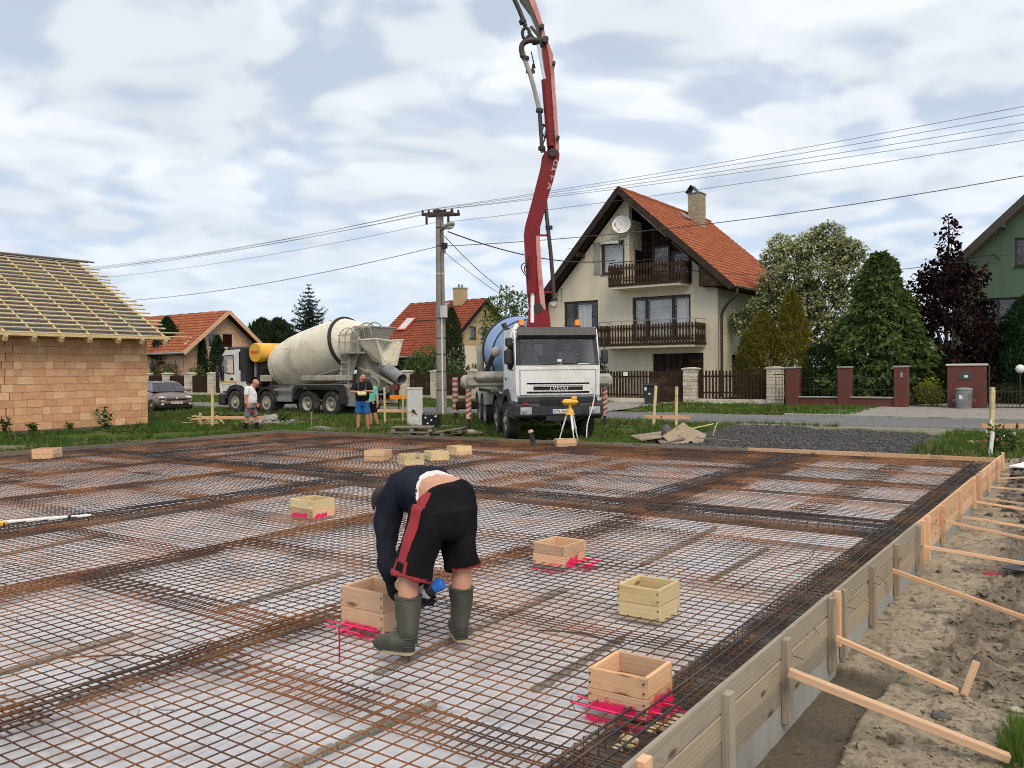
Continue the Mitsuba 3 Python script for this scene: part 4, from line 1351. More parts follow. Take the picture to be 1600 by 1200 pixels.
put(bh, "ceiling_beam", box((BX - 0.15, 9.0, 3.05), (0.26, 17.4, 0.10)), "wood_pale")
EX, EZ2, RX2, RZ2 = -27.85, 3.02, -34.0, 6.28
sl = unit((RX2 - EX, 0, RZ2 - EZ2))
nr = np.array([-sl[2], 0, sl[0]]) * (-1 if sl[0] < 0 else 1)
nr = nr if nr[2] > 0 else -nr
L = math.hypot(RX2 - EX, RZ2 - EZ2)
rf = put(bh, "roof_membrane", (np.array([(EX, 4.0, EZ2), (EX, 17.95, EZ2), (RX2, 17.95, RZ2), (RX2, 4.0, RZ2)]) + nr * 0.02, np.array([[0, 1, 2, 3]])), "membrane", label="dark grey roofing membrane under the battens")
put(bh, "roof_underside", (lambda a: (a, np.array([[0, 1, 2, 3]])))(np.array([(EX, 4.0, EZ2), (EX, 17.95, EZ2), (RX2, 17.95, RZ2), (RX2, 4.0, RZ2)]) - nr * 0.02), "wood_pale")
put(bh, "far_slope", (lambda a: (a, np.array([[0, 1, 2, 3]])))(np.array([(2 * RX2 - EX, 4.0, EZ2), (2 * RX2 - EX, 17.95, EZ2), (RX2, 17.95, RZ2), (RX2, 4.0, RZ2)])), "membrane")
put(bh, "gable_triangle", extrude(Polygon([(EX - 0.6, 3.0), (2 * RX2 - EX, 3.0), (RX2, RZ2 - 0.1)]), 0.3, FRONT(BY1 - 0.05)), "clay_block")
for i, y in enumerate([17.82, 16.92, 16.05, 15.04, 14.1, 13.24, 12.37, 11.5, 10.6, 9.7, 8.8]):
    a = np.array([EX, y, EZ2]) - nr * 0.10 - sl * 0.10
    put(bh, "rafter", MB().beam(a, a + sl * (L if i else L), 0.13, 0.17, up=nr, ch=0.004), "wood_pale")
    b = np.array([EX, y + 0.02, EZ2]) + nr * 0.04
    put(bh, "counter_batten", MB().beam(b, b + sl * L, 0.055, 0.04, up=nr, ch=0.003), "wood_pale")
nb = 21
for i in range(nb):
    s = 0.02 + i * (L - 0.08) / (nb - 1)
    o = np.array([EX, 0, EZ2]) + sl * s + nr * 0.083
    end = 18.15 + (0.75 if i == 0 else 0.62 if i == 1 else g.choice([0.05, 0.12, 0.2, 0.28]))
    e = g.normal(0, 0.012)
    put(bh, "batten", MB().beam((o[0], 4.0, o[2] + e), (o[0], end, o[2] - e * 0.5), 0.055, 0.042, up=nr, ch=0.003), "wood_pale")
o = np.array([EX, 0, EZ2]) + sl * (L * 0.27) + nr * 0.13
put(bh, "batten", MB().beam((o[0], 5.0, o[2]), (o[0] - 0.15, 12.95, o[2] + 0.1), 0.06, 0.045, up=nr, ch=0.003), "wood_pale", label="loose batten lying across the others")
for i in range(3):
    o = np.array([RX2, 0, RZ2]) + nr * (0.12 + 0.03 * i) - sl * 0.12 * i
    put(bh, "batten", MB().beam((o[0], 8.0, o[2]), (o[0], [14.4, 18.3, 18.42][i], o[2]), 0.07, 0.045, up=nr, ch=0.003), "wood_grey")
put(bh, "eave_fascia", MB().beam((EX + 0.03, 4.0, EZ2 + 0.03), (EX + 0.03, 18.0, EZ2 + 0.03), 0.03, 0.11, ch=0.003), "wood_pale")


# ---------------------------------------------------------------- the salmon house and the red-roofed house behind the fence
def side_gable_house(key, gx, yc, half, eave_z, ridge_z, length, wall, tile, rows, cols, over=0.6, verge="frame_white", wall_split=None, zb=0.0):
    """A house whose gable faces +x; the roof slope facing -y shows."""
    y0, y1 = yc - half, yc + half
    k = (ridge_z - eave_z) / (half + over)
    g_ = Polygon([(y0, zb), (y1, zb), (y1, eave_z + k * over - 0.1), (yc, ridge_z - 0.15), (y0, eave_z + k * over - 0.1)])
    return y0, y1, k, g_


def roof_pair(h, gx, length, yc, half, over, eave_z, ridge_z, tile, rows, cols, verge, verge_over=0.7):
    for s in (-1, 1):
        ey = yc + s * (half + over)
        a = np.array([(gx + verge_over, ey, eave_z), (gx - length, ey, eave_z), (gx - length, yc, ridge_z), (gx + verge_over, yc, ridge_z)])
        w = put(h, "roof", (np.vstack([a, a - [0, 0, 0.18]]), np.array([[0, 1, 2, 3], [7, 6, 5, 4], [0, 4, 5, 1], [1, 5, 6, 2], [2, 6, 7, 3], [3, 7, 4, 0]])), "wood_dark" if verge != "frame_white" else "frame_white")
        tiled_slope(w, a[1], a[0], a[3] - a[0], rows if s < 0 else 6, cols if s < 0 else 10, tile, wave=0.05, lip=0.06)
        put(w, "verge_board", MB().beam((gx + verge_over + 0.02, ey, eave_z - 0.08), (gx + verge_over + 0.02, yc, ridge_z - 0.08), 0.05, 0.30, up=(0, 0, 1)), verge)


sh = thing("house", "salmon house with a red tiled roof behind the fence, left of the concrete mixer truck", "house")
GX = -60.0
gp = Polygon([(40.2, 0), (47.4, 0), (47.4, 4.15), (43.75, 6.75), (40.2, 4.15)])
wins = [(42.25, 43.25), (43.62, 44.75)]
hol = [sbox(a, 3.9, b, 5.15) for a, b in wins]
put(sh, "gable_wall", wall_with_holes(gp, hol, 0.3, SIDE(GX - 0.3)), "stucco_salmon")
put(sh, "front_wall", box((GX - 5.2, 40.35, 1.75), (9.6, 0.3, 3.5)), "stucco_salmon")
put(sh, "room", box((GX - 5.3, 43.8, 3.2), (9.0, 6.0, 2.0)), "room_dark")
for a, b in wins:
    window(sh, SIDE(GX), a, b, 3.9, 5.15, [], "frame_white", -0.15, 0.08, curtain=None)
roof_pair(sh, GX, 14, 43.75, 3.55, 0.75, 3.45, 6.95, "tile_orange", 14, 30, "stucco_salmon", 0.8)
put(sh, "gutter", tube([(GX + 0.8, 39.4, 3.42), (GX - 14, 39.4, 3.42)], 0.09, 6), "zinc")

mh = thing("house", "ochre house with a dark red roof and a skylight, behind the concrete utility pole", "house")
GX, YC = -44.0, 58.6
gp = Polygon([(52.8, 0), (64.4, 0), (64.4, 3.6), (YC, 8.0), (52.8, 3.6)])
# its own gable: eave corner 3.85 m, ridge 7.8 m, upper half ochre, lower half pale
k = np.array([54.4, 55.3])
hol = [sbox(56.5, 4.55, 57.45, 5.6), sbox(58.1, 4.55, 59.0, 5.6), sbox(58.5, 6.5, 58.95, 7.1)]
up_ = gp.intersection(sbox(50, 3.95, 70, 9))
lo_ = gp.intersection(sbox(50, 0, 70, 3.95))
put(mh, "upper_gable", wall_with_holes(up_, hol, 0.3, SIDE(GX - 0.3)), "stucco_ochre")
put(mh, "lower_gable", extrude(lo_, 0.3, SIDE(GX - 0.3)), "stucco_cream")
put(mh, "front_wall", box((GX - 4.8, 53.4, 1.6), (9.4, 0.3, 3.2)), "stucco_cream")
put(mh, "front_shade", box((GX - 4.8, 53.2, 1.9), (8.0, 0.06, 1.6)), "glass_dark", label="dark glazing along the front")
put(mh, "room", box((GX - 4, YC, 5.2), (6.5, 5.0, 2.2)), "room_dark")
window(mh, SIDE(GX), 56.5, 57.45, 4.55, 5.6, [], "frame_brown", -0.12, 0.1, curtain=(5.5, [(56.6, 57.0)]))
window(mh, SIDE(GX), 58.1, 59.0, 4.55, 5.6, [], "frame_brown", -0.12, 0.1, curtain=(5.5, [(58.2, 58.6)]))
window(mh, SIDE(GX), 58.5, 58.95, 6.5, 7.1, [], "frame_brown", -0.12, 0.06)
roof_pair(mh, GX, 8.6, YC, 6.0, 0.5, 3.05, 8.05, "tile_red", 22, 22, "wood_dark", 0.4)
put(mh, "fascia", box((GX - 4.2, 52.05, 2.9), (9.2, 0.06, 0.28)), "wood_dark")
put(mh, "gutter", tube([(GX + 0.3, 51.95, 3.0), (GX - 8.6, 51.95, 3.0)], 0.08, 6), "zinc")
sk_ = put(mh, "skylight", MB().beam((GX - 6.4, 54.9, 5.42), (GX - 6.4, 56.4, 6.58), 1.1, 0.12), "red_paint")
put(sk_, "pane", MB().beam((GX - 6.4, 55.0, 5.56), (GX - 6.4, 56.3, 6.56), 0.85, 0.03), "curtain")
mc = put(mh, "chimney", box((GX - 2.3, 58.2, 8.3), (0.9, 0.9, 1.5)), "stucco_ochre")
put(mc, "cap", box((GX - 2.3, 58.2, 9.08), (1.0, 1.0, 0.1)), "concrete")
put(mc, "pots", join(tube([(GX - 2.45, 58.2, 9.1), (GX - 2.45, 58.2, 9.45)], 0.07), tube([(GX - 2.1, 58.2, 9.1), (GX - 2.1, 58.2, 9.4)], 0.07)), "iron_dark")
put(mh, "skylight", MB().beam((GX - 3.9, 57.4, 7.28), (GX - 3.9, 58.2, 7.86), 0.9, 0.12), "zinc")

gh = thing("house", "green house with a steep dark verge at the right edge", "house")
GY = 45.0
gp = Polygon([(-5.9, 0.1), (8.5, 0.1), (8.5, 6.2), (1.2, 12.9), (-5.9, 6.1)])
hol = [sbox(-3.32, 6.35, -1.9, 7.65), sbox(-5.0, 2.6, -3.05, 4.95)]
put(gh, "gable_wall", wall_with_holes(gp, hol, 0.3, FRONT(GY + 0.3)), "stucco_green")
put(gh, "room", extrude(Polygon([(-5.4, 0.3), (8, 0.3), (8, 6.0), (1.2, 11.8), (-5.4, 5.9)]), 0.2, FRONT(GY + 1.6)), "room_dark")
put(gh, "side_wall", box((-5.75, GY + 5.2, 3.1), (0.3, 9.8, 6.0)), "stucco_green")
window(gh, FRONT(GY), -3.32, -1.9, 6.35, 7.65, [], "frame_brown", -0.14, 0.1, curtain=None)
window(gh, FRONT(GY), -5.0, -3.05, 2.6, 4.95, [-4.0], "frame_brown", -0.14, 0.1)
for ex, ez in ((-6.85, 5.55), (9.25, 5.55)):
    a = np.array([(ex, GY - 0.7, ez), (ex, GY + 10, ez), (1.2, GY + 10, 13.25), (1.2, GY - 0.7, 13.25)])
    w = put(gh, "roof", (np.vstack([a, a - [0, 0, 0.2]]), np.array([[0, 1, 2, 3], [7, 6, 5, 4], [0, 4, 5, 1], [1, 5, 6, 2], [2, 6, 7, 3], [3, 7, 4, 0]])), "copper_brown")
    put(w, "verge_board", MB().beam((ex, GY - 0.73, ez - 0.08), (1.2, GY - 0.73, 13.17), 0.05, 0.34), "copper_brown")
put(gh, "purlin", box((-3.85, GY - 0.3, 8.25), (0.35, 0.7, 0.28)), "stucco_green")
put(gh, "bracket", join(tube([(-4.0, GY, 6.9), (-4.5, GY - 0.9, 6.85), (-5.2, GY - 1.8, 6.75)], 0.02), tube([(-3.9, GY - 0.05, 6.7), (-4.2, GY - 0.4, 7.0)], 0.02)), "iron_dark")


# ================================================================ fences, gate, walls, bin, pole, wires
FY = 38.7


def gz(x, y):
    return float(ground_z(np.array([x]), np.array([y]))[0])


def stone_pillar(x, y, label, h=1.66, w=0.62, rows=9, seed=0):
    z0 = 0.1
    k = thing("fence_pillar", label, "pillar", "pale stone pillars of the street fence")
    put(k, "core", box((x, y, z0 + h / 2), (w - 0.05, w - 0.05, h)), "concrete")
    g = np.random.default_rng(seed + 3)
    z = z0 - 0.15
    while z < z0 + h - 0.03:
        hh = min(g.choice([0.12, 0.16, 0.2]), z0 + h - z)
        cuts = [-w / 2] + sorted(g.uniform(-w / 2 + 0.13, w / 2 - 0.13, 1 if g.random() < 0.75 else 0).tolist()) + [w / 2]
        for a, b in zip(cuts[:-1], cuts[1:]):
            e = g.normal(0, 0.006)
            put(k, "stone", box((x + (a + b) / 2, y - w / 2 + 0.02 + e, z + hh / 2), (b - a - 0.014, 0.06, hh - 0.014), ch=0.008), "stone_block")
        e = g.normal(0, 0.006)
        put(k, "stone", box((x + w / 2 - 0.02 + e, y, z + hh / 2), (0.06, w - 0.05, hh - 0.014), ch=0.008), "stone_block")
        z += hh
    c = Polygon([(-w / 2 - 0.06, 0), (w / 2 + 0.06, 0), (w / 2 + 0.06, 0.05), (0, 0.11), (-w / 2 - 0.06, 0.05)])
    put(k, "cap", extrude(c, w + 0.12, axes((1, 0, 0), (0, 0, 1), (0, -1, 0), (x, y + w / 2 + 0.06, z0 + h))), "stone_pale")


PILL = [(-16.45, "stone pillar of the street fence right of the dark garden gate, in front of the cream house"), (-12.35, "stone pillar where the wooden fence meets the dark red wall"),
        (-29.8, "stone pillar of the street fence just left of the white pump truck"), (-32.6, "stone pillar of the street fence beside the utility pole"),
        (-35.1, "stone pillar of the street fence right of the mixer truck's chute"), (-54.4, "stone pillar of the street fence left of the mixer truck's cab"),
        (-57.3, "stone pillar of the street fence behind the stake with the painted board"), (-60.2, "stone pillar of the street fence behind the parked car"), (-63.1, "stone pillar of the street fence at the corner of the brick wall")]
for i, (x, lab) in enumerate(PILL):
    stone_pillar(x, FY, lab, seed=i)


def picket_run(x0, x1, label, pitch=0.125, w=0.105, z0=0.33, top=1.72, arch=True, mat="wood_dark", base=True):
    k = thing("picket_fence", label, "fence", "dark board fence along the street")
    n = max(2, int((x1 - x0) / pitch))
    g = np.random.default_rng(int(-x0 * 7))
    for i in range(n):
        x = x0 + (i + 0.5) * (x1 - x0) / n
        h = top - z0 + g.normal(0, 0.012)
        q = Polygon([(-w / 2, 0), (w / 2, 0), (w / 2, h - 0.06), (w * 0.3, h - 0.012), (0, h), (-w * 0.3, h - 0.012), (-w / 2, h - 0.06)])
        put(k, "picket", extrude(q, 0.022, axes((1, 0, 0), (0, 0, 1), (0, -1, 0), (x, FY - 0.03 + g.normal(0, .003), z0))), mat)
    for z in (z0 + 0.3, top - 0.3):
        put(k, "rail", box(((x0 + x1) / 2, FY + 0.02, z), (x1 - x0, 0.05, 0.08)), mat)
    if base:
        put(k, "base_wall", box(((x0 + x1) / 2, FY, 0.16), (x1 - x0, 0.24, 0.34), ch=0.01), "stone_pale")


picket_run(-16.1, -12.7, "dark picket fence between the two stone pillars in front of the cream house", 0.165, 0.10)
picket_run(-25.6, -18.75, "dark picket fence behind the white truck, left of the garden gate", 0.165, 0.115, z0=0.2)
gt = picket_run(-18.7, -16.85, "dark boarded garden gate beside the stone pillar", 0.105, 0.098, z0=0.12, top=1.70, base=False)
for i, (a, b) in enumerate([(-29.45, -25.6), (-32.25, -30.15), (-34.75, -32.95), (-38.2, -35.45), (-42.0, -38.2), (-46, -42), (-50, -46), (-54.05, -50), (-56.95, -54.75), (-59.85, -57.65), (-62.75, -60.55), (-66.5, -63.45)]):
    picket_run(a, b, ["dark board fence behind the pump truck's rear", "dark board fence right of the utility pole", "dark board fence behind the utility pole", "dark board fence behind the mixer truck's chute", "dark board fence behind the mixer truck's rear end",
                      "dark board fence behind the mixer drum, right part", "dark board fence behind the mixer drum, left part", "dark board fence behind the mixer truck's cab", "dark board fence field left of the mixer truck's cab",
                      "dark board fence field behind the parked car's bonnet", "dark board fence field behind the parked car's roof", "dark board fence field at the corner of the brick wall"][i], 0.14, 0.128, z0=0.3, top=1.66)
np_ = solo("notice_plate", "small white plate on the picket fence left of the garden gate", "plate", box((-20.0, FY - 0.07, 1.55), (0.26, 0.012, 0.2), ch=0.004), "paper_white")
# dark red wall with three pillars
rw = thing("garden_wall", "low dark red garden wall with three pillars and pale copings", "wall")
for i, x in enumerate((-11.17, -8.98, -6.76)):
    p = put(rw, "pillar", box((x, 37.5, 0.83), (0.50, 0.50, 1.86), ch=0.006), "wall_red")
    put(p, "cap", box((x, 37.5, 1.79), (0.57, 0.57, 0.07), ch=0.015), "concrete")
for a, b in ((-10.92, -9.23), (-8.73, -7.01)):
    q = put(rw, "wall_field", box(((a + b) / 2, 37.5, 0.18), (b - a, 0.30, 0.60)), "wall_red")
    put(q, "coping", box(((a + b) / 2, 37.5, 0.51), (b - a, 0.40, 0.06), ch=0.012), "concrete")
put(rw, "bell_panel", box((-6.72, 37.24, 1.45), (0.10, 0.02, 0.2), ch=0.004), "zinc", label="small grey bell panel on the right pillar")
bf = thing("rod_fence", "low iron rod fence left of the first red pillar", "fence")
for i in range(5):
    put(bf, "rod", tube([(-12.0 + i * 0.14, 37.7, 0.1), (-12.0 + i * 0.14, 37.7, 1.6)], 0.012, 6), "iron_dark")
for z in (0.35, 1.5):
    put(bf, "rail", tube([(-12.1, 37.7, z), (-11.35, 37.7, z)], 0.014, 6), "iron_dark")
rf_ = thing("rod_fence", "dark iron rods above the coping of the red garden wall", "fence")
for (a, b) in ((-10.9, -9.25), (-8.7, -7.03)):
    for z in (0.85, 1.35):
        put(rf_, "rail", tube([(a, 37.5, z), (b, 37.5, z)], 0.014, 6), "iron_dark")
    for x in np.arange(a + 0.1, b, 0.17):
        put(rf_, "rod", tube([(x, 37.5, 0.53), (x, 37.5, 1.42)], 0.008, 5), "iron_dark")
gb = thing("gate_block", "dark red rendered gate block with a letterbox", "gate pillar")
put(gb, "body", box((-4.405, 37.65, 0.88), (1.32, 0.55, 1.86), ch=0.008), "wall_red")
put(gb, "cap", box((-4.405, 37.65, 1.84), (1.42, 0.65, 0.08), ch=0.015), "stone_pale")
lb = put(gb, "letterbox", box((-4.44, 37.365, 1.41), (0.46, 0.03, 0.32), ch=0.006), "pvc_grey")
put(lb, "flap", join(box((-4.40, 37.34, 1.385), (0.13, 0.02, 0.10)), box((-4.40, 37.335, 1.42), (0.14, 0.025, 0.03))), "frame_white")
put(gb, "hinge", join(*[box((-3.71, 37.5, z), (0.07, 0.07, 0.12)) for z in (0.25, 0.9, 1.5)]), "iron_dark")
put(gb, "gate_post", tube([(-3.62, 37.5, 0.0), (-3.62, 37.5, 1.8)], 0.035, 8), "iron_dark")
bn = thing("dustbin", "grey galvanized dustbin in front of the red gate block", "dustbin")
mb_ = shift(-4.43, 37.0, 0.03) @ axes((0, 0, 1), (1, 0, 0), (0, 1, 0))
put(bn, "body", lathe([(0.0, 0.0), (0.25, 0.0), (0.262, 0.02), (0.262, 0.05), (0.25, 0.06), (0.275, 0.35), (0.282, 0.37), (0.277, 0.40), (0.295, 0.82), (0.305, 0.84), (0.0, 0.84)], 28, mb_), "zinc", 40)
put(bn, "lid", lathe([(0.0, 0.93), (0.1, 0.925), (0.25, 0.90), (0.325, 0.865), (0.325, 0.835), (0.0, 0.83)], 28, mb_), "zinc", 40)
for s in (-1, 1):
    put(bn, "handle", tube([(-4.43 + s * 0.27, 37.0, 0.46), (-4.43 + s * 0.40, 37.0, 0.47), (-4.43 + s * 0.40, 37.0, 0.42), (-4.43 + s * 0.27, 37.0, 0.41)], 0.014, 6), "zinc")
put(bn, "sticker", box((-4.50, 36.722, 0.58), (0.13, 0.006, 0.15)), "paper_white")
put(bn, "ribs", join(*[tube([(-4.43 + 0.268 * math.cos(a), 37.0 + 0.268 * math.sin(a), 0.08), (-4.43 + 0.296 * math.cos(a), 37.0 + 0.296 * math.sin(a), 0.80)], 0.008, 5) for a in np.linspace(3.3, 6.1, 9)]), "zinc", kind="stuff")


def iron_gate(x0, x1, y, label):
    k = thing("rod_gate", label, "gate")
    for x in np.arange(x0, x1 + 0.01, 0.13):
        put(k, "rod", tube([(x, y, 0.06), (x, y, 0.90 + 0.12 * math.sin((x - x0) / (x1 - x0) * math.pi))], 0.009, 5), "iron_dark")
    for z in (0.18, 0.80):
        put(k, "rail", box(((x0 + x1) / 2, y, z), (x1 - x0, 0.03, 0.04)), "iron_dark")


iron_gate(-6.35, -5.15, 37.75, "low iron rod gate left of the red gate block")
iron_gate(-3.5, 0.6, 37.75, "low iron rod gate right of the red gate block")
gl = thing("globe_lamp", "white globe lamp on a thin dark post behind the gate", "lamp")
put(gl, "post", tube([(-2.72, 39.5, 0.1), (-2.72, 39.5, 1.5)], 0.03, 8), "iron_dark")
put(gl, "globe", ball((-2.72, 39.5, 1.66), 0.17, 3), "globe_white", True)
put(gl, "collar", lathe([(0.0, 0), (0.09, 0), (0.07, 0.06), (0, 0.06)], 14, axes((0, 0, 1), (1, 0, 0), (0, 1, 0), (-2.72, 39.5, 1.47))), "iron_dark")
wb = thing("wheeled_bin", "dark wheeled bin with white stickers beside the garden gate", "bin")
put(wb, "body", extrude(Polygon([(-0.24, 0.06), (0.24, 0.06), (0.29, 1.0), (-0.29, 1.0)]), 0.55, axes((1, 0, 0), (0, 0, 1), (0, -1, 0), (-17.6, 36.95, 0.0))), "plastic_dark")
put(wb, "lid", move(chamfer_box((0.64, 0.66, 0.07), 0.02), axes((1, 0, 0), (0, 0.99, 0.1), (0, -0.1, 0.99), (-17.6, 36.66, 1.05))), "plastic_dark")
put(wb, "sticker", join(box((-17.78, 36.39, 0.86), (0.12, 0.006, 0.16)), box((-17.58, 36.39, 0.62), (0.1, 0.006, 0.08))), "paper_white")
put(wb, "wheel", lathe([(0, 0), (0.11, 0), (0.11, 0.05), (0, 0.05)], 16, axes((1, 0, 0), (0, 1, 0), (0, 0, 1), (-17.32, 36.9, 0.11))), "rubber")

# ---------------------------------------------------------------- utility pole, lamp, wires
PX, PY = -21.95, 26.3
pole = thing("utility_pole", "tapered grey concrete utility pole with a cross arm and insulators", "utility pole")
prof = [(0.0, -0.4), (0.215, -0.4)] + [(0.215 - 0.06 * t, -0.4 + 8.6 * t) for t in np.linspace(0.02, 1, 9)] + [(0.0, 8.2)]
put(pole, "shaft", lathe(prof, 20, axes((0, 0, 1), (1, 0, 0), (0, 1, 0), (PX, PY, 0))), "pole_grey", 50)
for z in (1.0, 1.75, 2.45, 3.1, 3.9, 6.82, 7.55):
    r = 0.215 - 0.06 * (z + 0.4) / 8.6 + 0.004
    put(pole, "strap", lathe([(r - 0.01, -0.02), (r + 0.002, -0.02), (r + 0.002, 0.02), (r - 0.01, 0.02)], 20, axes((0, 0, 1), (1, 0, 0), (0, 1, 0), (PX, PY, z))), "iron_dark")
put(pole, "strap", lathe([(0.15, -0.03), (0.179, -0.03), (0.179, 0.03), (0.15, 0.03)], 20, axes((0, 0, 1), (1, 0, 0), (0, 1, 0), (PX, PY, 5.7))), "stone_pale", label="pale painted band")
AD = unit((0.93, 0.36, 0))
put(pole, "cross_arm", join(beam(np.array([PX, PY - 0.2, 8.10]) - AD * 0.62, np.array([PX, PY - 0.2, 8.10]) + AD * 0.72, 0.09, 0.11), beam(np.array([PX, PY + 0.2, 8.10]) - AD * 0.62, np.array([PX, PY + 0.2, 8.10]) + AD * 0.72, 0.09, 0.11), box((PX, PY, 8.22), (0.3, 0.5, 0.1))), "copper_brown")
INS = [-0.58, -0.33, 0.36, 0.66]
for s in INS:
    for dy, dz in ((-0.2, 0.12), (0.2, 0.12)):
        c = np.array([PX, PY + dy, 8.10]) + AD * s
        put(pole, "insulator", lathe([(0, 0.02), (0.05, 0.03), (0.06, 0.07), (0.03, 0.09), (0.055, 0.13), (0.03, 0.18), (0, 0.19)], 10, axes((0, 0, 1), (1, 0, 0), (0, 1, 0), c)), "copper_brown")
for s in (-0.42, 0.5):
    c = np.array([PX, PY - 0.2, 8.03]) + AD * s
    put(pole, "surge_arrester", tube([c, c + [0, 0, -0.34]], 0.05, 8), "iron_dark")
put(pole, "bracket", join(box((PX + 0.24, PY, 6.82), (0.16, 0.2, 0.22)), tube([(PX + 0.26, PY, 6.75), (PX + 0.26, PY, 6.5)], 0.03)), "iron_dark")
put(pole, "conduit", tube([(PX + 0.18, PY - 0.14, -0.1), (PX + 0.165, PY - 0.13, 3.95)], 0.03, 8), "frame_white")
put(pole, "meter_box", box((PX + 0.30, PY - 0.16, 4.15), (0.20, 0.22, 0.46), ch=0.01), "cabinet_grey")
put(pole, "cable_run", tube(curve([(PX + 0.05, PY - 0.19, 8.05), (PX + 0.2, PY - 0.2, 7.8), (PX + 0.19, PY - 0.18, 7.2), (PX + 0.20, PY - 0.17, 4.4)], 12), 0.014, 6), "cable")
sl_ = thing("street_lamp", "grey cobra-head street lamp mounted on the utility pole", "street lamp")
put(sl_, "arm", tube([(PX + 0.12, PY - 0.1, 7.42), (PX + 0.45, PY - 0.2, 7.46)], 0.035, 8), "iron_dark")
v, f = ball((0, 0, 0), 1.0, 3)
v = np.stack([v[:, 0] * 0.38, v[:, 1] * 0.17, v[:, 2] * 0.13 + 0.04 * v[:, 0] ** 2], -1)
put(sl_, "head", move((v, f), frame((0.93, -0.36, 0.05), (PX + 0.72, PY - 0.30, 7.52))), "pole_grey", True)
put(sl_, "diffuser", move(ball((0, 0, 0), 1, 2, (0.27, 0.13, 0.06)), frame((0.93, -0.36, 0.05), (PX + 0.76, PY - 0.31, 7.45))), "globe_white", True)


def wire(label, pts, r=0.011, sag=0.0, n=26, group=None):
    if len(pts) == 2:
        a, b = map(np.asarray, pts)
        t = np.linspace(0, 1, n)[:, None]
        q = a * (1 - t) + b * t
        q = q - np.array([0, 0, 1]) * sag * 4 * t * (1 - t)
    else:
        q = curve(pts, n)
    solo("overhead_wire", label, "wire", tube(q, r, 5), "cable", 60, group=group)


WG = "bare line wires over the street"
for i, s in enumerate(INS):
    c = np.array([PX, PY, 8.32]) + AD * s
    e = np.array([9.0, 28.6 + 0.30 * i, 9.12 + 0.24 * (3 - i)])
    o_ = ["topmost", "second from the top", "third from the top", "lowest"][i]
    wire(f"{o_} of the four parallel wires from the pole to the right edge", [c, e], 0.008, 0.30, group=WG)
    wire(["first", "second", "third", "fourth"][i] + " of the four parallel wires running left from the pole, counted from its left insulator", [c, (-62.0, 27.2 + 0.35 * s, 8.6 + 0.2 * (i % 2))], 0.008, 0.55, group="bare line wires to the left of the pole")
wire("thin lower line wire from the pole to the right below the sheaf of four", [(PX + 0.4, PY, 7.75), (9.0, 29.0, 8.75)], 0.008, 0.25)
wire("thin lower line wire from the pole to the left below the sheaf of four", [(PX - 0.2, PY, 7.8), (-62, 27.4, 8.1)], 0.008, 0.55)
wire("single telephone cable running left from the pole to behind the unfinished roof", [(PX - 0.15, PY, 6.82), (-62, 27.0, 6.9)], 0.014, 0.95)
wire("telephone cable from the pole across the cream house to the right edge", [(PX + 0.3, PY, 6.8), (4.5, 33.0, 8.75)], 0.015, 0.62)
wire("thick service cable from the lamp to the cream house's left eave", [(PX + 0.6, PY - 0.2, 7.32), (-22.35, HY - 0.5, 7.9)], 0.028, 0.5)
wire("drooping service cable from the pole to the left eave of the cream house", [(PX + 0.25, PY, 7.2), (-27.35, HY - 0.1, 5.3)], 0.016, 0.5)
wire("lower drooping service cable from the pole to the cream house", [(PX + 0.25, PY, 6.55), (-27.3, HY - 0.1, 5.1)], 0.012, 0.35)
wire("dark cable across the eave of the cream house to the garden trees", [(-18.05, HY - 0.1, 7.05), (-3.0, HY - 1.0, 6.55)], 0.016, 0.55)
wire("short cable along the attic wall of the cream house", [(-25.6, HY - 0.2, 8.85), (-19.0, HY - 0.35, 9.6)], 0.012, 0.06)
rg = solo("cable_ring", "coiled spare cable hanging on the left corner of the cream house", "cable coil", join(tube(np.array([(-26.55 + 0.14 * math.cos(a), HY - 0.06, 6.35 + 0.28 * math.sin(a)) for a in np.linspace(0, 6.28, 18)]), 0.018, 5), tube([(-26.95, HY - 0.05, 6.72), (-26.3, HY - 0.06, 6.66), (-26.15, HY - 0.05, 6.6), (-26.15, HY - 0.05, 5.8)], 0.012, 5)), "cable")


# ================================================================ trees, shrubs, grass
def leaf_mesh(pos, size, normal=None, tangent=None, ratio=0.55, colors=None, seed=0, spread=1.0, droop=0.0):
    """Folded four-triangle leaves at pos (n x 3); colours per leaf."""
    g = np.random.default_rng(seed)
    n = len(pos)
    d = g.normal(size=(n, 3)) * spread
    if tangent is not None:
        d = d * 0.55 + tangent
    d[:, 2] -= droop
    d /= np.linalg.norm(d, axis=1, keepdims=True) + 1e-9
    u = g.normal(size=(n, 3))
    if normal is not None:
        u = u * 0.7 + normal
    s = np.cross(d, u)
    s /= np.linalg.norm(s, axis=1, keepdims=True) + 1e-9
    up = np.cross(s, d)
    L = (np.broadcast_to(size, (n,)) * (0.65 + 0.7 * g.random(n)))[:, None]
    W = L * ratio
    a, b = pos, pos + d * L
    m = pos + d * L * 0.45
    l, r = m + s * W * 0.5 + up * W * 0.16, m - s * W * 0.5 + up * W * 0.16
    v = np.stack([a, r, b, l], 1).reshape(-1, 3)
    k = np.arange(n)[:, None] * 4
    f = np.concatenate([k + [0, 1, 2], k + [0, 2, 3]], 1).reshape(-1, 3)
    return v, f, np.repeat(colors, 4, 0)


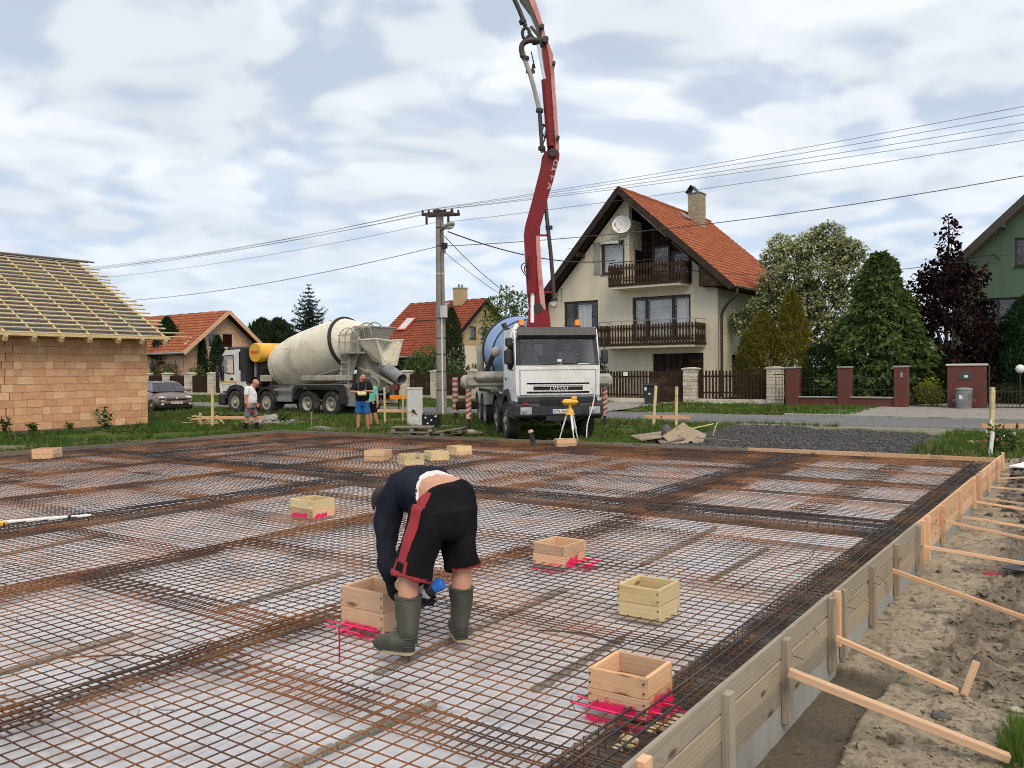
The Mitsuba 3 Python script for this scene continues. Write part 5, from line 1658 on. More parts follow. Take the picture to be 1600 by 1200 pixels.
def tint(n, base, var, seed, alt=None, share=0.0, clump=None):
    g = np.random.default_rng(seed)
    c = np.asarray(base)[None] * (1 + var * (g.random((n, 1)) - 0.5) * 2)
    c = c * (1 + 0.18 * (g.random((n, 3)) - 0.5))
    if alt is not None:
        pick = g.random(n) < (share if clump is None else share * clump)
        c[pick] = np.asarray(alt)[None] * (1 + var * (g.random((pick.sum(), 1)) - 0.5))
    return np.clip(c, 0.002, 0.9)


def plant(kind, label, cat, leaves, trunk=None, group=None, crown="crown", trunk_name="trunk"):
    k = thing(kind, label, cat, group)
    v = np.vstack([q[0] for q in leaves])
    f, at = [], 0
    for q in leaves:
        f.append(q[1] + at)
        at += len(q[0])
    put(k, crown, (v, np.vstack(f)), "leaf", False, color=np.vstack([q[2] for q in leaves]))
    if trunk is not None:
        put(k, trunk_name, trunk, "bark", 50)
    return k


def column(kind, label, cat, x, y, z0, h, r, n, base, seed, shape="column", size=0.16, alt=None, share=0.2, group=None, var=0.35, droop=0.0, ratio=0.32):
    """Dense conifer: sprays over a lumpy outline, pointing up and out (or hanging)."""
    n = int(n * 1.9)
    g = np.random.default_rng(seed)
    t = g.random(n) ** (1.35 if shape == "cone" else 1.0)
    if shape == "column":
        pr = np.interp(t, [0, .06, .3, .6, .82, .94, 1], [.62, .85, 1, .88, .58, .28, .03])
    elif shape == "cone":
        pr = np.interp(t, [0, .05, .15, .4, .62, .82, .93, 1], [.86, .98, 1, .90, .62, .34, .22, .05])
    else:
        pr = np.interp(t, [0, .1, .4, .75, .92, 1], [.7, .95, 1, .78, .45, .05])
    a = g.random(n) * 2 * np.pi
    lump = nnoise(np.stack([np.cos(a) * 2.3 + seed, np.sin(a) * 2.3, t * h * 1.1], -1), seed)
    lump2 = nnoise(np.stack([np.cos(a) * 6 + seed, np.sin(a) * 6, t * h * 3.2], -1), seed + 1)
    rad = r * pr * (0.58 + 0.44 * lump + 0.34 * lump2) * (1 - 0.62 * g.random(n) ** 2.2) * np.where(g.random(n) < 0.05, 1.14, 1.0)
    pos = np.stack([x + rad * np.cos(a), y + rad * np.sin(a), z0 + t * h], -1)
    out = np.stack([np.cos(a), np.sin(a), 0 * a], -1)
    tan = out * (0.8 if droop == 0 else 0.7) + np.array([0, 0, 1.25 if droop == 0 else -droop])
    cl = tint(n, base, var, seed + 5, alt, share, clump=np.clip(lump2 * 1.8 - 0.2, 0, 1))
    cl *= (0.75 + 0.5 * lump2)[:, None]
    q = leaf_mesh(pos, size, out, tan, ratio, cl, seed)
    tr = tube([(x, y, z0 - 0.3), (x, y, z0 + h * 0.8)], [max(0.05, r * 0.16), 0.02], 7)
    return plant(kind, label, cat, [q], tr, group)


def clumps(kind, label, cat, x, y, z0, trunk_h, blobs, per, leaf, base, seed, alt=None, share=0.0, var=0.35, ratio=0.55, limb_r=0.12, group=None, hollow=0.35, droop=0.2):
    """Broadleaf: limbs to each blob (cx, cy, cz, r) and leaves through the outer part of its volume."""
    g = np.random.default_rng(seed)
    leaves, limbs_ = [], [tube(curve([(x, y, z0 - 0.2), (x + g.normal(0, .05), y, z0 + trunk_h * 0.5), (x, y, z0 + trunk_h)], 8), np.linspace(limb_r, limb_r * 0.7, 8), 8)]
    for i, (bx, by, bz, br) in enumerate(blobs):
        n = int(per * br * br)
        d = g.normal(size=(n, 3))
        d /= np.linalg.norm(d, axis=1, keepdims=True)
        lump = nnoise(d * 2.4 + i * 3.7, seed + i)
        rad = br * (hollow + (1 - hollow) * g.random(n) ** 0.5) * (0.62 + 0.75 * lump)
        keep = nnoise(d * 4.5 + i * 1.7 + rad[:, None] * 3, seed + 50 + i) > 0.36
        pos = (np.array([bx, by, bz]) + d * rad[:, None] * [1, 1, 0.88])[keep]
        d = d[keep]
        n = len(pos)
        outer = np.clip((rad[keep] / br - 0.5) * 2, 0, 1)
        cl = tint(n, base, var, seed + i, alt, share, clump=outer)
        cl *= 0.8 + 0.4 * g.random()
        leaves.append(leaf_mesh(pos, leaf, np.array([0, 0, 0.8]) + 0.5 * d, d * 0.8, ratio, cl, seed + i * 7, droop=droop))
        a = np.array([x, y, z0 + trunk_h * g.uniform(0.6, 1.0)])
        b = np.array([bx, by, bz])
        limbs_.append(tube(curve([a, a * 0.5 + b * 0.5 + g.normal(0, 0.15, 3) * br * 0.5 - [0, 0, 0.1], b], 7), np.linspace(limb_r * 0.55, 0.015, 7), 6))
        for _ in range(3):
            e = b + unit(g.normal(size=3) + [0, 0, 0.4]) * br * 0.85
            limbs_.append(tube([b * 0.7 + a * 0.3, b * 0.6 + e * 0.4, e], [limb_r * 0.2, limb_r * 0.12, 0.006], 5))
    return plant(kind, label, cat, leaves, join(*limbs_), group)


def shell_blobs(x, y, z0, z1, rx, n, seed, r0, r1, pr=((0, 0.7), (0.4, 1), (1, 0.35))):
    g = np.random.default_rng(seed)
    out = []
    for i in range(n):
        t = (i + 0.5) / n
        a = i * 2.4 + g.normal(0, 0.3)
        q = np.interp(t, [p[0] for p in pr], [p[1] for p in pr]) * rx * (0.55 + 0.45 * g.random())
        out.append((x + q * math.cos(a), y + q * math.sin(a) * 0.8, z0 + (z1 - z0) * t, r0 + (r1 - r0) * g.random()))
    return out


# the garden right of the cream house
column("cypress", "large pyramid-shaped cypress with hanging green sprays behind the red garden wall", "cypress tree", -8.22, 40.6, 0.1, 6.85, 2.25, 9500, (0.075, 0.118, 0.036), 3, "cone", 0.26, alt=(0.125, 0.165, 0.055), share=0.35, droop=0.55, var=0.4, ratio=0.5)
column("golden_thuja", "tall golden green thuja left of the pyramid cypress", "thuja", -11.95, 40.0, 0.1, 5.3, 0.82, 5200, (0.15, 0.142, 0.028), 5, "column", 0.15, alt=(0.24, 0.20, 0.035), share=0.4)
column("golden_thuja", "shorter golden thuja beside the wall of the cream house", "thuja", -13.35, 40.1, 0.1, 4.35, 0.85, 4200, (0.15, 0.138, 0.028), 8, "round", 0.15, alt=(0.21, 0.17, 0.035), share=0.45)
column("golden_thuja", "low rounded golden thuja, leftmost, partly behind the picket fence", "thuja", -14.1, 40.4, 0.1, 3.5, 0.75, 3000, (0.14, 0.135, 0.028), 9, "round", 0.15, alt=(0.19, 0.16, 0.035), share=0.4)
column("dark_shrub", "dense dark green shrub between the golden thuja and the pyramid cypress", "shrub", -10.7, 40.3, 0.1, 2.7, 1.15, 4200, (0.034, 0.062, 0.022), 12, "round", 0.15, var=0.45)
clumps("pale_leaved_tree", "tree with pale cream and green leaves rising behind the golden thuja", "tree", -12.9, 45.0, 0.2, 3.0,
       [(-14.5, 44.8, 7.6, .6), (-14.1, 45.2, 8.4, .6), (-13.4, 45, 7.6, .95), (-12.6, 44.8, 8.0, .9), (-11.7, 45.2, 8.5, .85), (-11.1, 44.9, 7.8, .9), (-10.5, 45.0, 7.6, .75), (-14.3, 44.4, 6.2, .85), (-13.2, 44.3, 6.4, 1.1), (-11.8, 44.4, 6.5, 1.15),
        (-10.6, 44.6, 6.2, .95), (-14.9, 44.3, 5.0, .7), (-15.9, 44.4, 4.3, .75), (-14.2, 44.2, 4.8, 1.1), (-12.8, 44.2, 5.0, 1.1), (-11.4, 44.3, 4.9, 1.1), (-15.0, 44.0, 3.4, .9), (-11.9, 44, 3.5, 1.1), (-13.4, 44, 3.4, 1.1), (-10.8, 44.3, 3.4, .9)],
       2600, 0.165, (0.15, 0.195, 0.08), 21, alt=(0.52, 0.52, 0.31), share=0.62, limb_r=0.16, droop=0.35)
clumps("purple_tree", "dark purple-leaved tree in front of the green house", "tree", -5.75, 42.0, 0.1, 1.8,
       shell_blobs(-5.75, 42, 1.2, 6.2, 1.75, 17, 4, 0.75, 1.0, ((0, .9), (.5, 1), (1, .30))) + [(-5.65, 42, 7.0, .55), (-5.6, 42, 7.7, .42), (-5.62, 42, 8.25, .28), (-6.7, 42, 5.6, .6), (-4.6, 42.1, 5.7, .6), (-7.2, 42, 4.2, .7)],
       560, 0.20, (0.024, 0.012, 0.014), 31, alt=(0.046, 0.026, 0.028), share=0.3, limb_r=0.12, ratio=0.7, droop=0.3)
clumps("purple_bush", "dark reddish bush at the foot of the green house", "bush", -4.3, 42.4, 0.1, 0.8, shell_blobs(-4.3, 42.4, 0.6, 3.3, 0.85, 8, 6, 0.6, 0.8), 520, 0.16, (0.045, 0.026, 0.024), 33, limb_r=0.06, ratio=0.6)
column("dark_conifer", "dark green conifer at the right edge before the green house", "conifer", -2.6, 42.0, 0.1, 4.6, 1.15, 5200, (0.028, 0.055, 0.026), 35, "round", 0.20, var=0.4)
column("dark_hedge", "dark hedge behind the red wall and the gate block", "hedge", -6.0, 41.6, 0.1, 2.3, 1.5, 4200, (0.022, 0.034, 0.016), 36, "round", 0.17)
clumps("yellow_bush", "small yellow-green bush beside the right red pillar", "bush", -5.85, 38.6, 0.05, 0.4, shell_blobs(-5.85, 38.6, 0.35, 1.15, 0.35, 7, 9, 0.28, 0.36), 1500, 0.10, (0.24, 0.27, 0.035), 37, limb_r=0.03, alt=(0.33, 0.33, 0.05), share=0.4)
for i, (x, hh, lab) in enumerate([(-3.2, 0.95, "clipped low hedge behind the iron gate, left part"), (-1.2, 0.95, "clipped low hedge behind the iron gate, right part")]):
    column("low_hedge", lab, "hedge", x, 41.5, 0.1, hh, 1.1, 2200, (0.055, 0.070, 0.030), 60 + i, "round", 0.12, alt=(0.12, 0.09, 0.045), share=0.4)
clumps("garden_plant", "leafy plant behind the picket fence, just right of the white truck's cab", "plant", -22.6, 40.2, 0.15, 0.9, [(-22.8, 40.2, 1.5, .42), (-22.35, 40.2, 1.75, .42), (-22.6, 40.1, 2.15, .36), (-23.0, 40.2, 1.1, .4)], 900, 0.24, (0.05, 0.075, 0.03), 41, limb_r=0.04, ratio=0.35)
# left of the cream house
column("thuja", "narrow dark thuja right of the utility pole", "thuja", -33.5, 41.2, 0.15, 5.55, 0.82, 4200, (0.042, 0.070, 0.030), 43, "column", 0.17)
column("thuja", "dark thuja beside the red roof at the corner of the brick wall", "thuja", -63.8, 41.0, 0.1, 6.3, 1.3, 4200, (0.030, 0.058, 0.026), 44, "column", 0.24)
column("thuja", "slim dark thuja before the salmon gable, left of two", "thuja", -59.7, 41.5, 0.1, 4.6, 0.40, 2000, (0.030, 0.058, 0.026), 45, "column", 0.18)
column("thuja", "slim dark thuja before the salmon gable beside the mixer truck's cab", "thuja", -57.7, 41.5, 0.1, 4.6, 0.68, 3000, (0.030, 0.058, 0.026), 46, "column", 0.20)
clumps("weeping_shrub", "shrub with long hanging light green leaves behind the mixer truck's chute", "shrub", -35.6, 41.0, 0.15, 1.6, [(-36.2, 41, 2.6, .75), (-35.4, 41, 3.0, .75), (-34.9, 41, 2.4, .7), (-35.7, 40.9, 1.8, .85), (-34.6, 40.9, 1.7, .6), (-36.9, 41, 2.0, .6)], 620, 0.30, (0.085, 0.125, 0.042), 47, limb_r=0.07, ratio=0.22, droop=1.3, alt=(0.15, 0.18, 0.07), share=0.3)
SH = [(-32.6, 2.1, 1.0, (0.055, 0.10, 0.030), "rounded green shrub behind the fence below the ochre gable, left of two"), (-31.1, 1.8, 0.9, (0.05, 0.085, 0.03), "dark green shrub behind the fence below the ochre gable, right of two"),
      (-37.9, 1.5, 0.9, (0.045, 0.08, 0.03), "dark shrub behind the fence beside the mixer truck's hopper"), (-64.8, 1.6, 1.0, (0.045, 0.08, 0.03), "green shrub behind the fence next to the dark thuja"),
      (-61.8, 2.3, 1.4, (0.10, 0.135, 0.045), "light green leafy shrub with pale tips below the salmon gable"), (-58.8, 1.9, 1.2, (0.095, 0.135, 0.04), "yellow-green shrub below the salmon gable beside the mixer truck's cab"), (-29.2, 2.0, 0.8, (0.06, 0.10, 0.03), "bright green shrub behind the pump truck's rear outrigger")]
for i, (x, h, r, c, lab) in enumerate(SH):
    clumps("shrub", lab, "shrub", x, 40.2, 0.15, 0.6, shell_blobs(x, 40.2, 0.5, h, r * 0.7, 7, 70 + i, r * 0.5, r * 0.65), 700, 0.15, c, 80 + i, limb_r=0.05, alt=(0.20, 0.20, 0.08), share=0.25)
clumps("light_tree", "light green broadleaf tree rising behind the blue drum", "tree", -32.7, 46.0, 0.2, 2.4, [(-33.6, 46, 6.2, .7), (-32.7, 46, 7.0, .55), (-31.8, 46, 6.4, .7), (-33.9, 46, 4.9, .9), (-32.6, 45.8, 5.4, .95), (-31.6, 45.9, 5.0, .9), (-33.6, 45.7, 3.6, .9), (-32.2, 45.7, 3.7, .95), (-31.0, 46, 3.8, .8), (-32.9, 45.6, 2.4, .9)],
       760, 0.19, (0.105, 0.155, 0.045), 51, limb_r=0.10, alt=(0.17, 0.22, 0.075), share=0.4)


def spruce(label, x, y, z0, h, r, seed, base, n_w=26, group=None):
    g = np.random.default_rng(seed)
    leaves, tr = [], [tube([(x, y, z0 - 0.3), (x, y, z0 + h * 0.99)], [h * 0.018, 0.015], 8)]
    for w in range(n_w):
        t = 0.06 + 0.93 * w / (n_w - 1)
        L = r * (1 - t) ** 0.85 * (0.8 + 0.35 * g.random()) + 0.12
        nb = max(4, int(9 * (1 - t) + 4))
        for b in range(nb):
            a = (b + 0.5 * (w % 2)) * 2 * math.pi / nb + g.normal(0, 0.12)
            l = L * (0.75 + 0.45 * g.random())
            d = np.array([math.cos(a), math.sin(a), 0])
            base_p = np.array([x, y, z0 + t * h])
            s = np.linspace(0, 1, 5)[:, None]
            br = base_p + d * l * s + np.array([0, 0, 1]) * (-0.30 * l * np.sin(s * 1.9) + 0.32 * l * s ** 3)
            tr.append(tube(br, np.linspace(0.03, 0.006, 5), 4))
            m = int(44 * l) + 12
            q = g.random(m)
            i = np.minimum((q * 4).astype(int), 3)
            fr = (q * 4 - i)[:, None]
            p = br[i] * (1 - fr) + br[i + 1] * fr
            sd = np.cross(d, [0, 0, 1.0])
            sg = np.where(g.random(m) < 0.5, 1, -1)[:, None]
            tan = d * 0.7 + sd * sg * 0.9 + np.array([0, 0, -0.15])
            leaves.append(leaf_mesh(p, 0.42 * min(1, 0.35 + l / r), np.array([[0, 0, 1.0]]), tan, 0.30, tint(m, base, 0.4, seed + w * 40 + b), seed + w * 40 + b))
    return plant("spruce", label, "spruce tree", leaves, join(*tr), group)


spruce("tall blue-green spruce rising behind the mixer drum", -67.9, 60.0, 0.3, 10.8, 4.3, 61, (0.040, 0.066, 0.046), 27)
column("dark_conifer", "dark conifer pair behind the salmon roof, left one", "conifer", -88.0, 70.0, 0.3, 8.1, 2.6, 2600, (0.035, 0.056, 0.028), 62, "round", 0.6, ratio=0.4)
column("dark_conifer", "dark conifer pair behind the salmon roof, right one", "conifer", -85.0, 70.0, 0.3, 8.0, 2.4, 2600, (0.035, 0.056, 0.028), 63, "round", 0.6, ratio=0.4)
for i, (x, y, h, lab) in enumerate([(-83.0, 71, 5.6, "dark green tree far back between the conifers and the tall spruce"), (-62.8, 66, 5.0, "dark green tree far back right of the tall spruce"), (-74.5, 68, 5.2, "dark green tree far back left of the tall spruce")]):
    clumps("far_tree", lab, "tree", x, y, 0.3, 1.8, shell_blobs(x, y, 1.6, h, 2.2, 9, 90 + i, 1.1, 1.5), 230, 0.34, (0.045, 0.07, 0.03), 95 + i, limb_r=0.12)

# weeds along the brick wall and the form
WD = [(-28.0, 12.4, 0.62, "tall thistle-like weed at the left edge before the brick wall"), (-28.0, 15.55, 0.75, "young leafy sapling standing before the brick wall"), (-27.9, 13.2, 0.36, "low broad weed at the foot of the brick wall"),
      (-27.8, 14.3, 0.30, "low weed beside the sapling at the brick wall"), (-1.95, 20.9, 0.62, "tall weed beside the white pipe at the far right"), (-1.55, 20.6, 0.5, "bushy weed right of the white pipe"), (-26.3, 19.3, 0.45, "weed between the brick corner and the pile of boards"), (-24.4, 20.3, 0.55, "weedy clump behind the painted batter board")]
for i, (x, y, h, lab) in enumerate(WD):
    g = np.random.default_rng(200 + i)
    z0 = gz(x, y)
    st, lv = [], []
    for s in range(5 if h > 0.4 else 7):
        top = np.array([x + g.normal(0, 0.22 * h), y + g.normal(0, 0.22 * h), z0 + h * g.uniform(0.65, 1.0)])
        c = curve([(x + g.normal(0, .03), y + g.normal(0, .03), z0 - 0.02), (top * 0.5 + np.array([x, y, z0]) * 0.5 + g.normal(0, .02, 3)), top], 8)
        st.append(tube(c, np.linspace(0.008, 0.003, 8), 5))
        m = 16
        p = c[g.integers(1, 8, m)]
        lv.append(leaf_mesh(p, 0.15 * (0.6 + h), np.array([[0, 0, 1.0]]), g.normal(size=(m, 3)) * [1, 1, .3], 0.42, tint(m, (0.075, 0.125, 0.038), 0.4, i * 9 + s), i * 31 + s))
    plant("weed", lab, "weed", lv, join(*st), crown="foliage", trunk_name="stem")


def blades(n, region, h0, h1, seed, base, alt, share, zf=ground_z, width=0.011, per=5, dense=0.0):
    g = np.random.default_rng(seed)
    xy = region(g, n)
    n = len(xy)
    z = zf(xy[:, 0], xy[:, 1])
    hs = (h0 + (h1 - h0) * g.random(n) ** 2) * (0.55 + 0.9 * nnoise(np.stack([xy[:, 0] * 0.7, xy[:, 1] * 0.7, 0 * z], -1), seed))
    root = np.concatenate([xy, z[:, None] - 0.01], 1)
    vs = []
    tone = nnoise(np.stack([xy[:, 0] * 1.1, xy[:, 1] * 1.1, 0 * z], -1), seed + 3)
    col = np.asarray(base)[None] * (0.65 + 0.7 * tone[:, None]) * (0.8 + 0.4 * g.random((n, 1)))
    pick = g.random(n) < share * np.clip(2.2 - 3 * tone, 0, 1.6)
    col[pick] = np.asarray(alt)[None] * (0.8 + 0.4 * g.random((pick.sum(), 1)))
    for b in range(per):
        a = g.random(n) * 6.28
        o = np.stack([np.cos(a), np.sin(a), 0 * a], -1)
        s = np.stack([-np.sin(a), np.cos(a), 0 * a], -1)
        w = (width * (0.7 + 0.6 * g.random(n)))[:, None]
        lean = (0.2 + 0.6 * g.random(n))[:, None]
        r = root + o * 0.03 * g.random((n, 1))
        top = r + o * hs[:, None] * lean + np.array([0, 0, 1]) * hs[:, None] * (0.75 + 0.4 * g.random((n, 1)))
        vs.append(np.stack([r - s * w, r + s * w, top], 1))
    v = np.stack(vs, 1).reshape(-1, 3)
    f = np.arange(len(v)).reshape(-1, 3)
    return v, f, np.repeat(np.clip(col, 0.004, 0.6), 3 * per, 0)


def clear_of(xy):
    x, y = xy[:, 0], xy[:, 1]
    form = (x > -19.9) & (x < -1.4) & (y < far_edge(np.clip(x, -19.6, -1.5)) + 0.12)
    road = (y > 26.5) & (y < 31.6)
    drive = ((x > -7.5) & (y > 31.2)) | ((x > -20.5) & (x < -16.9) & (y > 31.2))
    dirt = (x > -1.8) & (y < 18.6)
    grav = ((x + 13.2) / 1.9) ** 2 + ((y - 18.6) / 1.9) ** 2 < 1
    grav |= (x > -9.4) & (x < -3.6) & (y < 26.2) & (y > 16)
    house = (x < -28.4) & (y < 18)
    return ~(form | road | drive | dirt | grav | house)


def region_box(x0, x1, y0, y1, patch=0.0, seed=0, soft=None):
    def fn(g, n):
        xy = np.stack([g.uniform(x0, x1, n), g.uniform(y0, y1, n)], -1)
        k = clear_of(xy)
        if patch:
            k &= nnoise(np.stack([xy[:, 0] * 0.6, xy[:, 1] * 0.6, 0 * xy[:, 0]], -1), 17 + seed) * 0.7 + nnoise(np.stack([xy[:, 0] * 2.4, xy[:, 1] * 2.4, 0 * xy[:, 0]], -1), 18 + seed) * 0.3 > patch
        return xy[k]
    return fn


def lawn(label, *args, **kw):
    v, f, c = blades(*args, **kw)
    k = solo("grass", label, "grass", (v, f), "leaf", False, color=c, kind="stuff")


GR, DRY = (0.085, 0.150, 0.030), (0.25, 0.225, 0.11)
lawn("rough grass and weeds between the far form board and the road", 26000, region_box(-27, -6.5, 16.6, 26.6, 0.33), 0.06, 0.20, 1, GR, DRY, 0.22)
lawn("thin grass left of the slab below the brick wall", 9000, region_box(-28.4, -19.8, 9, 18.5, 0.44), 0.05, 0.20, 2, (0.065, 0.125, 0.030), DRY, 0.15)
lawn("grass verge between the road and the street fence", 26000, region_box(-66, -7.0, 31.4, 38.6, 0.12), 0.06, 0.22, 3, GR, DRY, 0.2, width=0.02, per=4)
lawn("grass and weeds around the mixer truck and the parked car", 16000, region_box(-50, -27, 18, 26.7, 0.30, 5), 0.06, 0.26, 4, (0.085, 0.145, 0.035), DRY, 0.25, width=0.016)
lawn("grass beside the white pipe outside the far right corner", 7000, region_box(-3.4, 6, 18.4, 26.4, 0.26, 7), 0.06, 0.24, 5, GR, DRY, 0.2)
lawn("lawn behind the street fence and the gate", 9000, region_box(-66, 8, 39, 44, 0.1, 9), 0.08, 0.2, 6, GR, DRY, 0.1, width=0.03, per=3)
v, f, c = blades(420, lambda g, n: np.stack([g.normal(-0.33, 0.05, n), g.normal(5.38, 0.17, n)], -1), 0.05, 0.16, 9, (0.10, 0.16, 0.035), DRY, 0.2, zf=dirt_z, width=0.0035, per=7)
solo("grass_tuft", "green grass tuft growing in the bottom right corner", "grass", (v, f), "leaf", False, color=c, kind="stuff")


# ================================================================ vehicles
def wheel(parent, m, r=0.52, w=0.34, hub=0.30, rear=False, tyre="rubber", rim="steel_dusty", name="wheel"):
    """Axle along local x; local +x is the outside."""
    pr = [(hub, -w / 2), (r * 0.93, -w / 2), (r, -w / 2 + 0.03)]
    for i in range(5):
        a = -w / 2 + 0.03 + (w - 0.06) * (i + 0.35) / 5
        b = -w / 2 + 0.03 + (w - 0.06) * (i + 0.65) / 5
        pr += [(r, a - 0.012), (r - 0.014, a), (r - 0.014, b), (r, b + 0.012)]
    pr += [(r, w / 2 - 0.03), (r * 0.965, w / 2), (r * 0.80, w / 2 + 0.008), (hub + 0.02, w / 2), (hub, w / 2 - 0.02)]
    k = put(parent, name, lathe(pr, 36, m), tyre, 30)
    d = -0.06 if rear else 0.05
    put(k, "rim", lathe([(hub + 0.005, w / 2 - 0.025), (hub - 0.03, w / 2 - 0.01), (hub - 0.05, w / 2 - 0.05), (hub * 0.62, w / 2 - 0.10 + d), (hub * 0.58, w / 2 - 0.08 + d), (0.10, w / 2 - 0.08 + d), (0.10, w / 2 - 0.03 + d), (0.06, w / 2 + d), (0.0, w / 2 + d)], 28, m), rim, 35)
    nuts = [tube([(m @ [w / 2 - 0.085 + d, 0.145 * math.cos(a), 0.145 * math.sin(a), 1])[:3], (m @ [w / 2 - 0.055 + d, 0.145 * math.cos(a), 0.145 * math.sin(a), 1])[:3]], 0.015, 6) for a in np.arange(10) * 0.628]
    put(k, "nuts", join(*nuts), "iron_dark", kind="stuff")
    return k


def flat_text(parent, name, text, height, m, mat, depth=0.004, bold=True, center=True):
    t = text_mesh(text, height, depth, bold)
    v = np.array(t.vertices)
    if center:
        v[:, 0] -= (v[:, 0].min() + v[:, 0].max()) / 2
        v[:, 1] -= (v[:, 1].min() + v[:, 1].max()) / 2
    return put(parent, name, move((v, np.array(t.faces)), m), mat)


def arch(r0, r1, a0, a1, n=14):
    t = np.linspace(a0, a1, n)
    return Polygon(np.concatenate([np.stack([r1 * np.cos(t), r1 * np.sin(t)], -1), np.stack([r0 * np.cos(t[::-1]), r0 * np.sin(t[::-1])], -1)]))


# ---------------------------------------------------------------- white pump truck facing the slab
PF = unit((0.70, -0.714, 0))
PL = np.array([-PF[1], PF[0], 0])                    # its own left: to the right for us
PM = axes(PF, PL, (0, 0, 1), (-11.98, 19.25, -0.10))
pt = thing("pump_truck", "white four-axle truck with a blue mixer drum and a tall red concrete pump boom", "truck")
A = lambda mesh: move(mesh, PM)
P3 = lambda *q: (PM @ [*q, 1])[:3]
SIDEY = lambda y, s=1: PM @ axes((1, 0, 0), (0, 0, 1), (0, -s, 0), (0, y, 0)) if s > 0 else PM @ axes((-1, 0, 0), (0, 0, 1), (0, 1, 0), (0, y, 0))
FR = lambda x: PM @ axes((0, 1, 0), (0, 0, 1), (1, 0, 0), (x, 0, 0))      # drawn on planes facing forward: (y, z)
put(pt, "chassis", join(*[box((-4.6, s * 0.42, 0.85), (8.6, 0.09, 0.30), PM) for s in (-1, 1)], *[box((x, 0, 0.85), (0.1, 0.8, 0.2), PM) for x in (-1, -2.5, -4.5, -6.5, -8.5)], box((-1.0, 0, 0.75), (1.2, 0.9, 0.5), PM)), "iron_dark")
for x, rear in ((-1.42, 0), (-3.25, 0), (-5.95, 1), (-7.35, 1)):
    for s in (-1, 1):
        wheel(pt, PM @ axes((0, s, 0), (1, 0, 0), (0, 0, s), (x, s * 1.06, 0.45)), rear=bool(rear), r=0.54)
    put(pt, "axle", A(lathe([(0, -0.95), (0.09, -0.95), (0.09, 0.95), (0, 0.95)], 10, axes((0, 1, 0), (1, 0, 0), (0, 0, 1), (x, 0, 0.53)))), "iron_dark")
    if rear:
        for s in (-1, 1):
            put(pt, "mudguard", extrude(arch(0.58, 0.61, 0.35, 2.8), 0.5, PM @ axes((1, 0, 0), (0, 0, 1), (0, -1, 0), (x, s * 1.06 + 0.25, 0.55))), "steel_dusty")
# cab: side profile extruded, then windscreen, doors and trim
prof = Polygon([(-0.10, 1.22), (-0.02, 1.9), (-0.22, 2.72), (-0.32, 2.98), (-2.1, 3.02), (-2.15, 1.05), (-2.05, 1.05), (-1.95, 1.22), (-1.6, 1.35), (-1.15, 1.32), (-0.85, 1.1), (-0.75, 0.95), (-0.1, 0.95)])
cab_cut = Polygon([(-0.02, 1.98), (-0.19, 2.70), (-1.95, 2.70), (-1.95, 1.98)])
cab = put(pt, "cab", join(extrude(prof, 0.035, SIDEY(1.16)), extrude(prof.difference(Polygon([(-0.24, 2.02), (-0.36, 2.62), (-1.15, 2.62), (-1.22, 1.86), (-0.62, 1.86)])), 0.035, SIDEY(-1.125)),
                          extrude(prof.difference(cab_cut.buffer(0.01)), 2.24, SIDEY(1.125)), box((-2.08, 0, 2.3), (0.05, 2.24, 1.2), PM), box((-0.4, -1.08, 2.3), (0.02, 0.02, 0.8), PM)), "cab_white", 25)
put(cab, "roof", move(chamfer_box((1.9, 2.28, 0.12), 0.05), PM @ shift(-1.22, 0, 2.97)), "cab_white", 40)
fp = put(cab, "grille_panel", extrude(sbox(-1.04, 1.20, 1.04, 1.86).difference(unary_union([sbox(-0.86, 1.475, 0.86, 1.53), sbox(-0.68, 1.315, 0.68, 1.445), sbox(-0.86, 1.23, 0.86, 1.285)])), 0.03, FR(-0.05)), "cab_white")
put(fp, "slots", A(box((-0.075, 0, 1.4), (0.05, 1.9, 0.34))), "black_gap")
put(fp, "slot_lip", join(*[box((-0.022, 0, z), (0.012, w, 0.012), PM) for z, w in ((1.525, 1.74), (1.305, 1.74), (1.42, 1.34))]), "cab_white")
for i, c in enumerate("IVECO"):
    flat_text(fp, "letter", c, 0.092, FR(-0.035) @ shift(-0.215 + i * 0.108, 1.38, 0.012) @ axes((1.2, 0, 0), (0, 1, 0), (0, 0, 1)), "globe_white", 0.02, bold=False)
put(cab, "front_trim", join(extrude(sbox(-1.15, 1.86, 1.15, 1.99).difference(unary_union([sbox(-0.62, 1.915, -0.33, 1.965), sbox(0.24, 1.915, 0.53, 1.965)])), 0.03, FR(-0.05)), extrude(sbox(-1.15, 1.18, -1.05, 1.87), 0.03, FR(-0.06)), extrude(sbox(1.05, 1.18, 1.15, 1.87), 0.03, FR(-0.06))), "cab_white")
put(fp, "groove", join(box((-0.018, 0, 1.863), (0.006, 2.1, 0.014), PM), box((-0.018, -1.043, 1.53), (0.006, 0.014, 0.66), PM), box((-0.018, 1.043, 1.53), (0.006, 0.014, 0.66), PM)), "black_gap", kind="stuff")
put(cab, "vents", A(box((-0.06, 0, 1.94), (0.03, 1.4, 0.07))), "black_gap")
ws = np.array([P3(-0.045, -1.06, 1.99), P3(-0.045, 1.06, 1.99), P3(-0.225, 1.03, 2.71), P3(-0.225, -1.03, 2.71)])
put(cab, "windscreen", (ws, np.array([[0, 1, 2, 3]])), "pane_glass")
put(cab, "windscreen_frame", join(*[tube([ws[i], ws[(i + 1) % 4]], 0.028, 6) for i in range(4)], *[tube([P3(-0.05, s * 1.1, 1.99), P3(-0.25, s * 1.08, 2.72)], 0.05, 8) for s in (-1, 1)]), "plastic_dark")
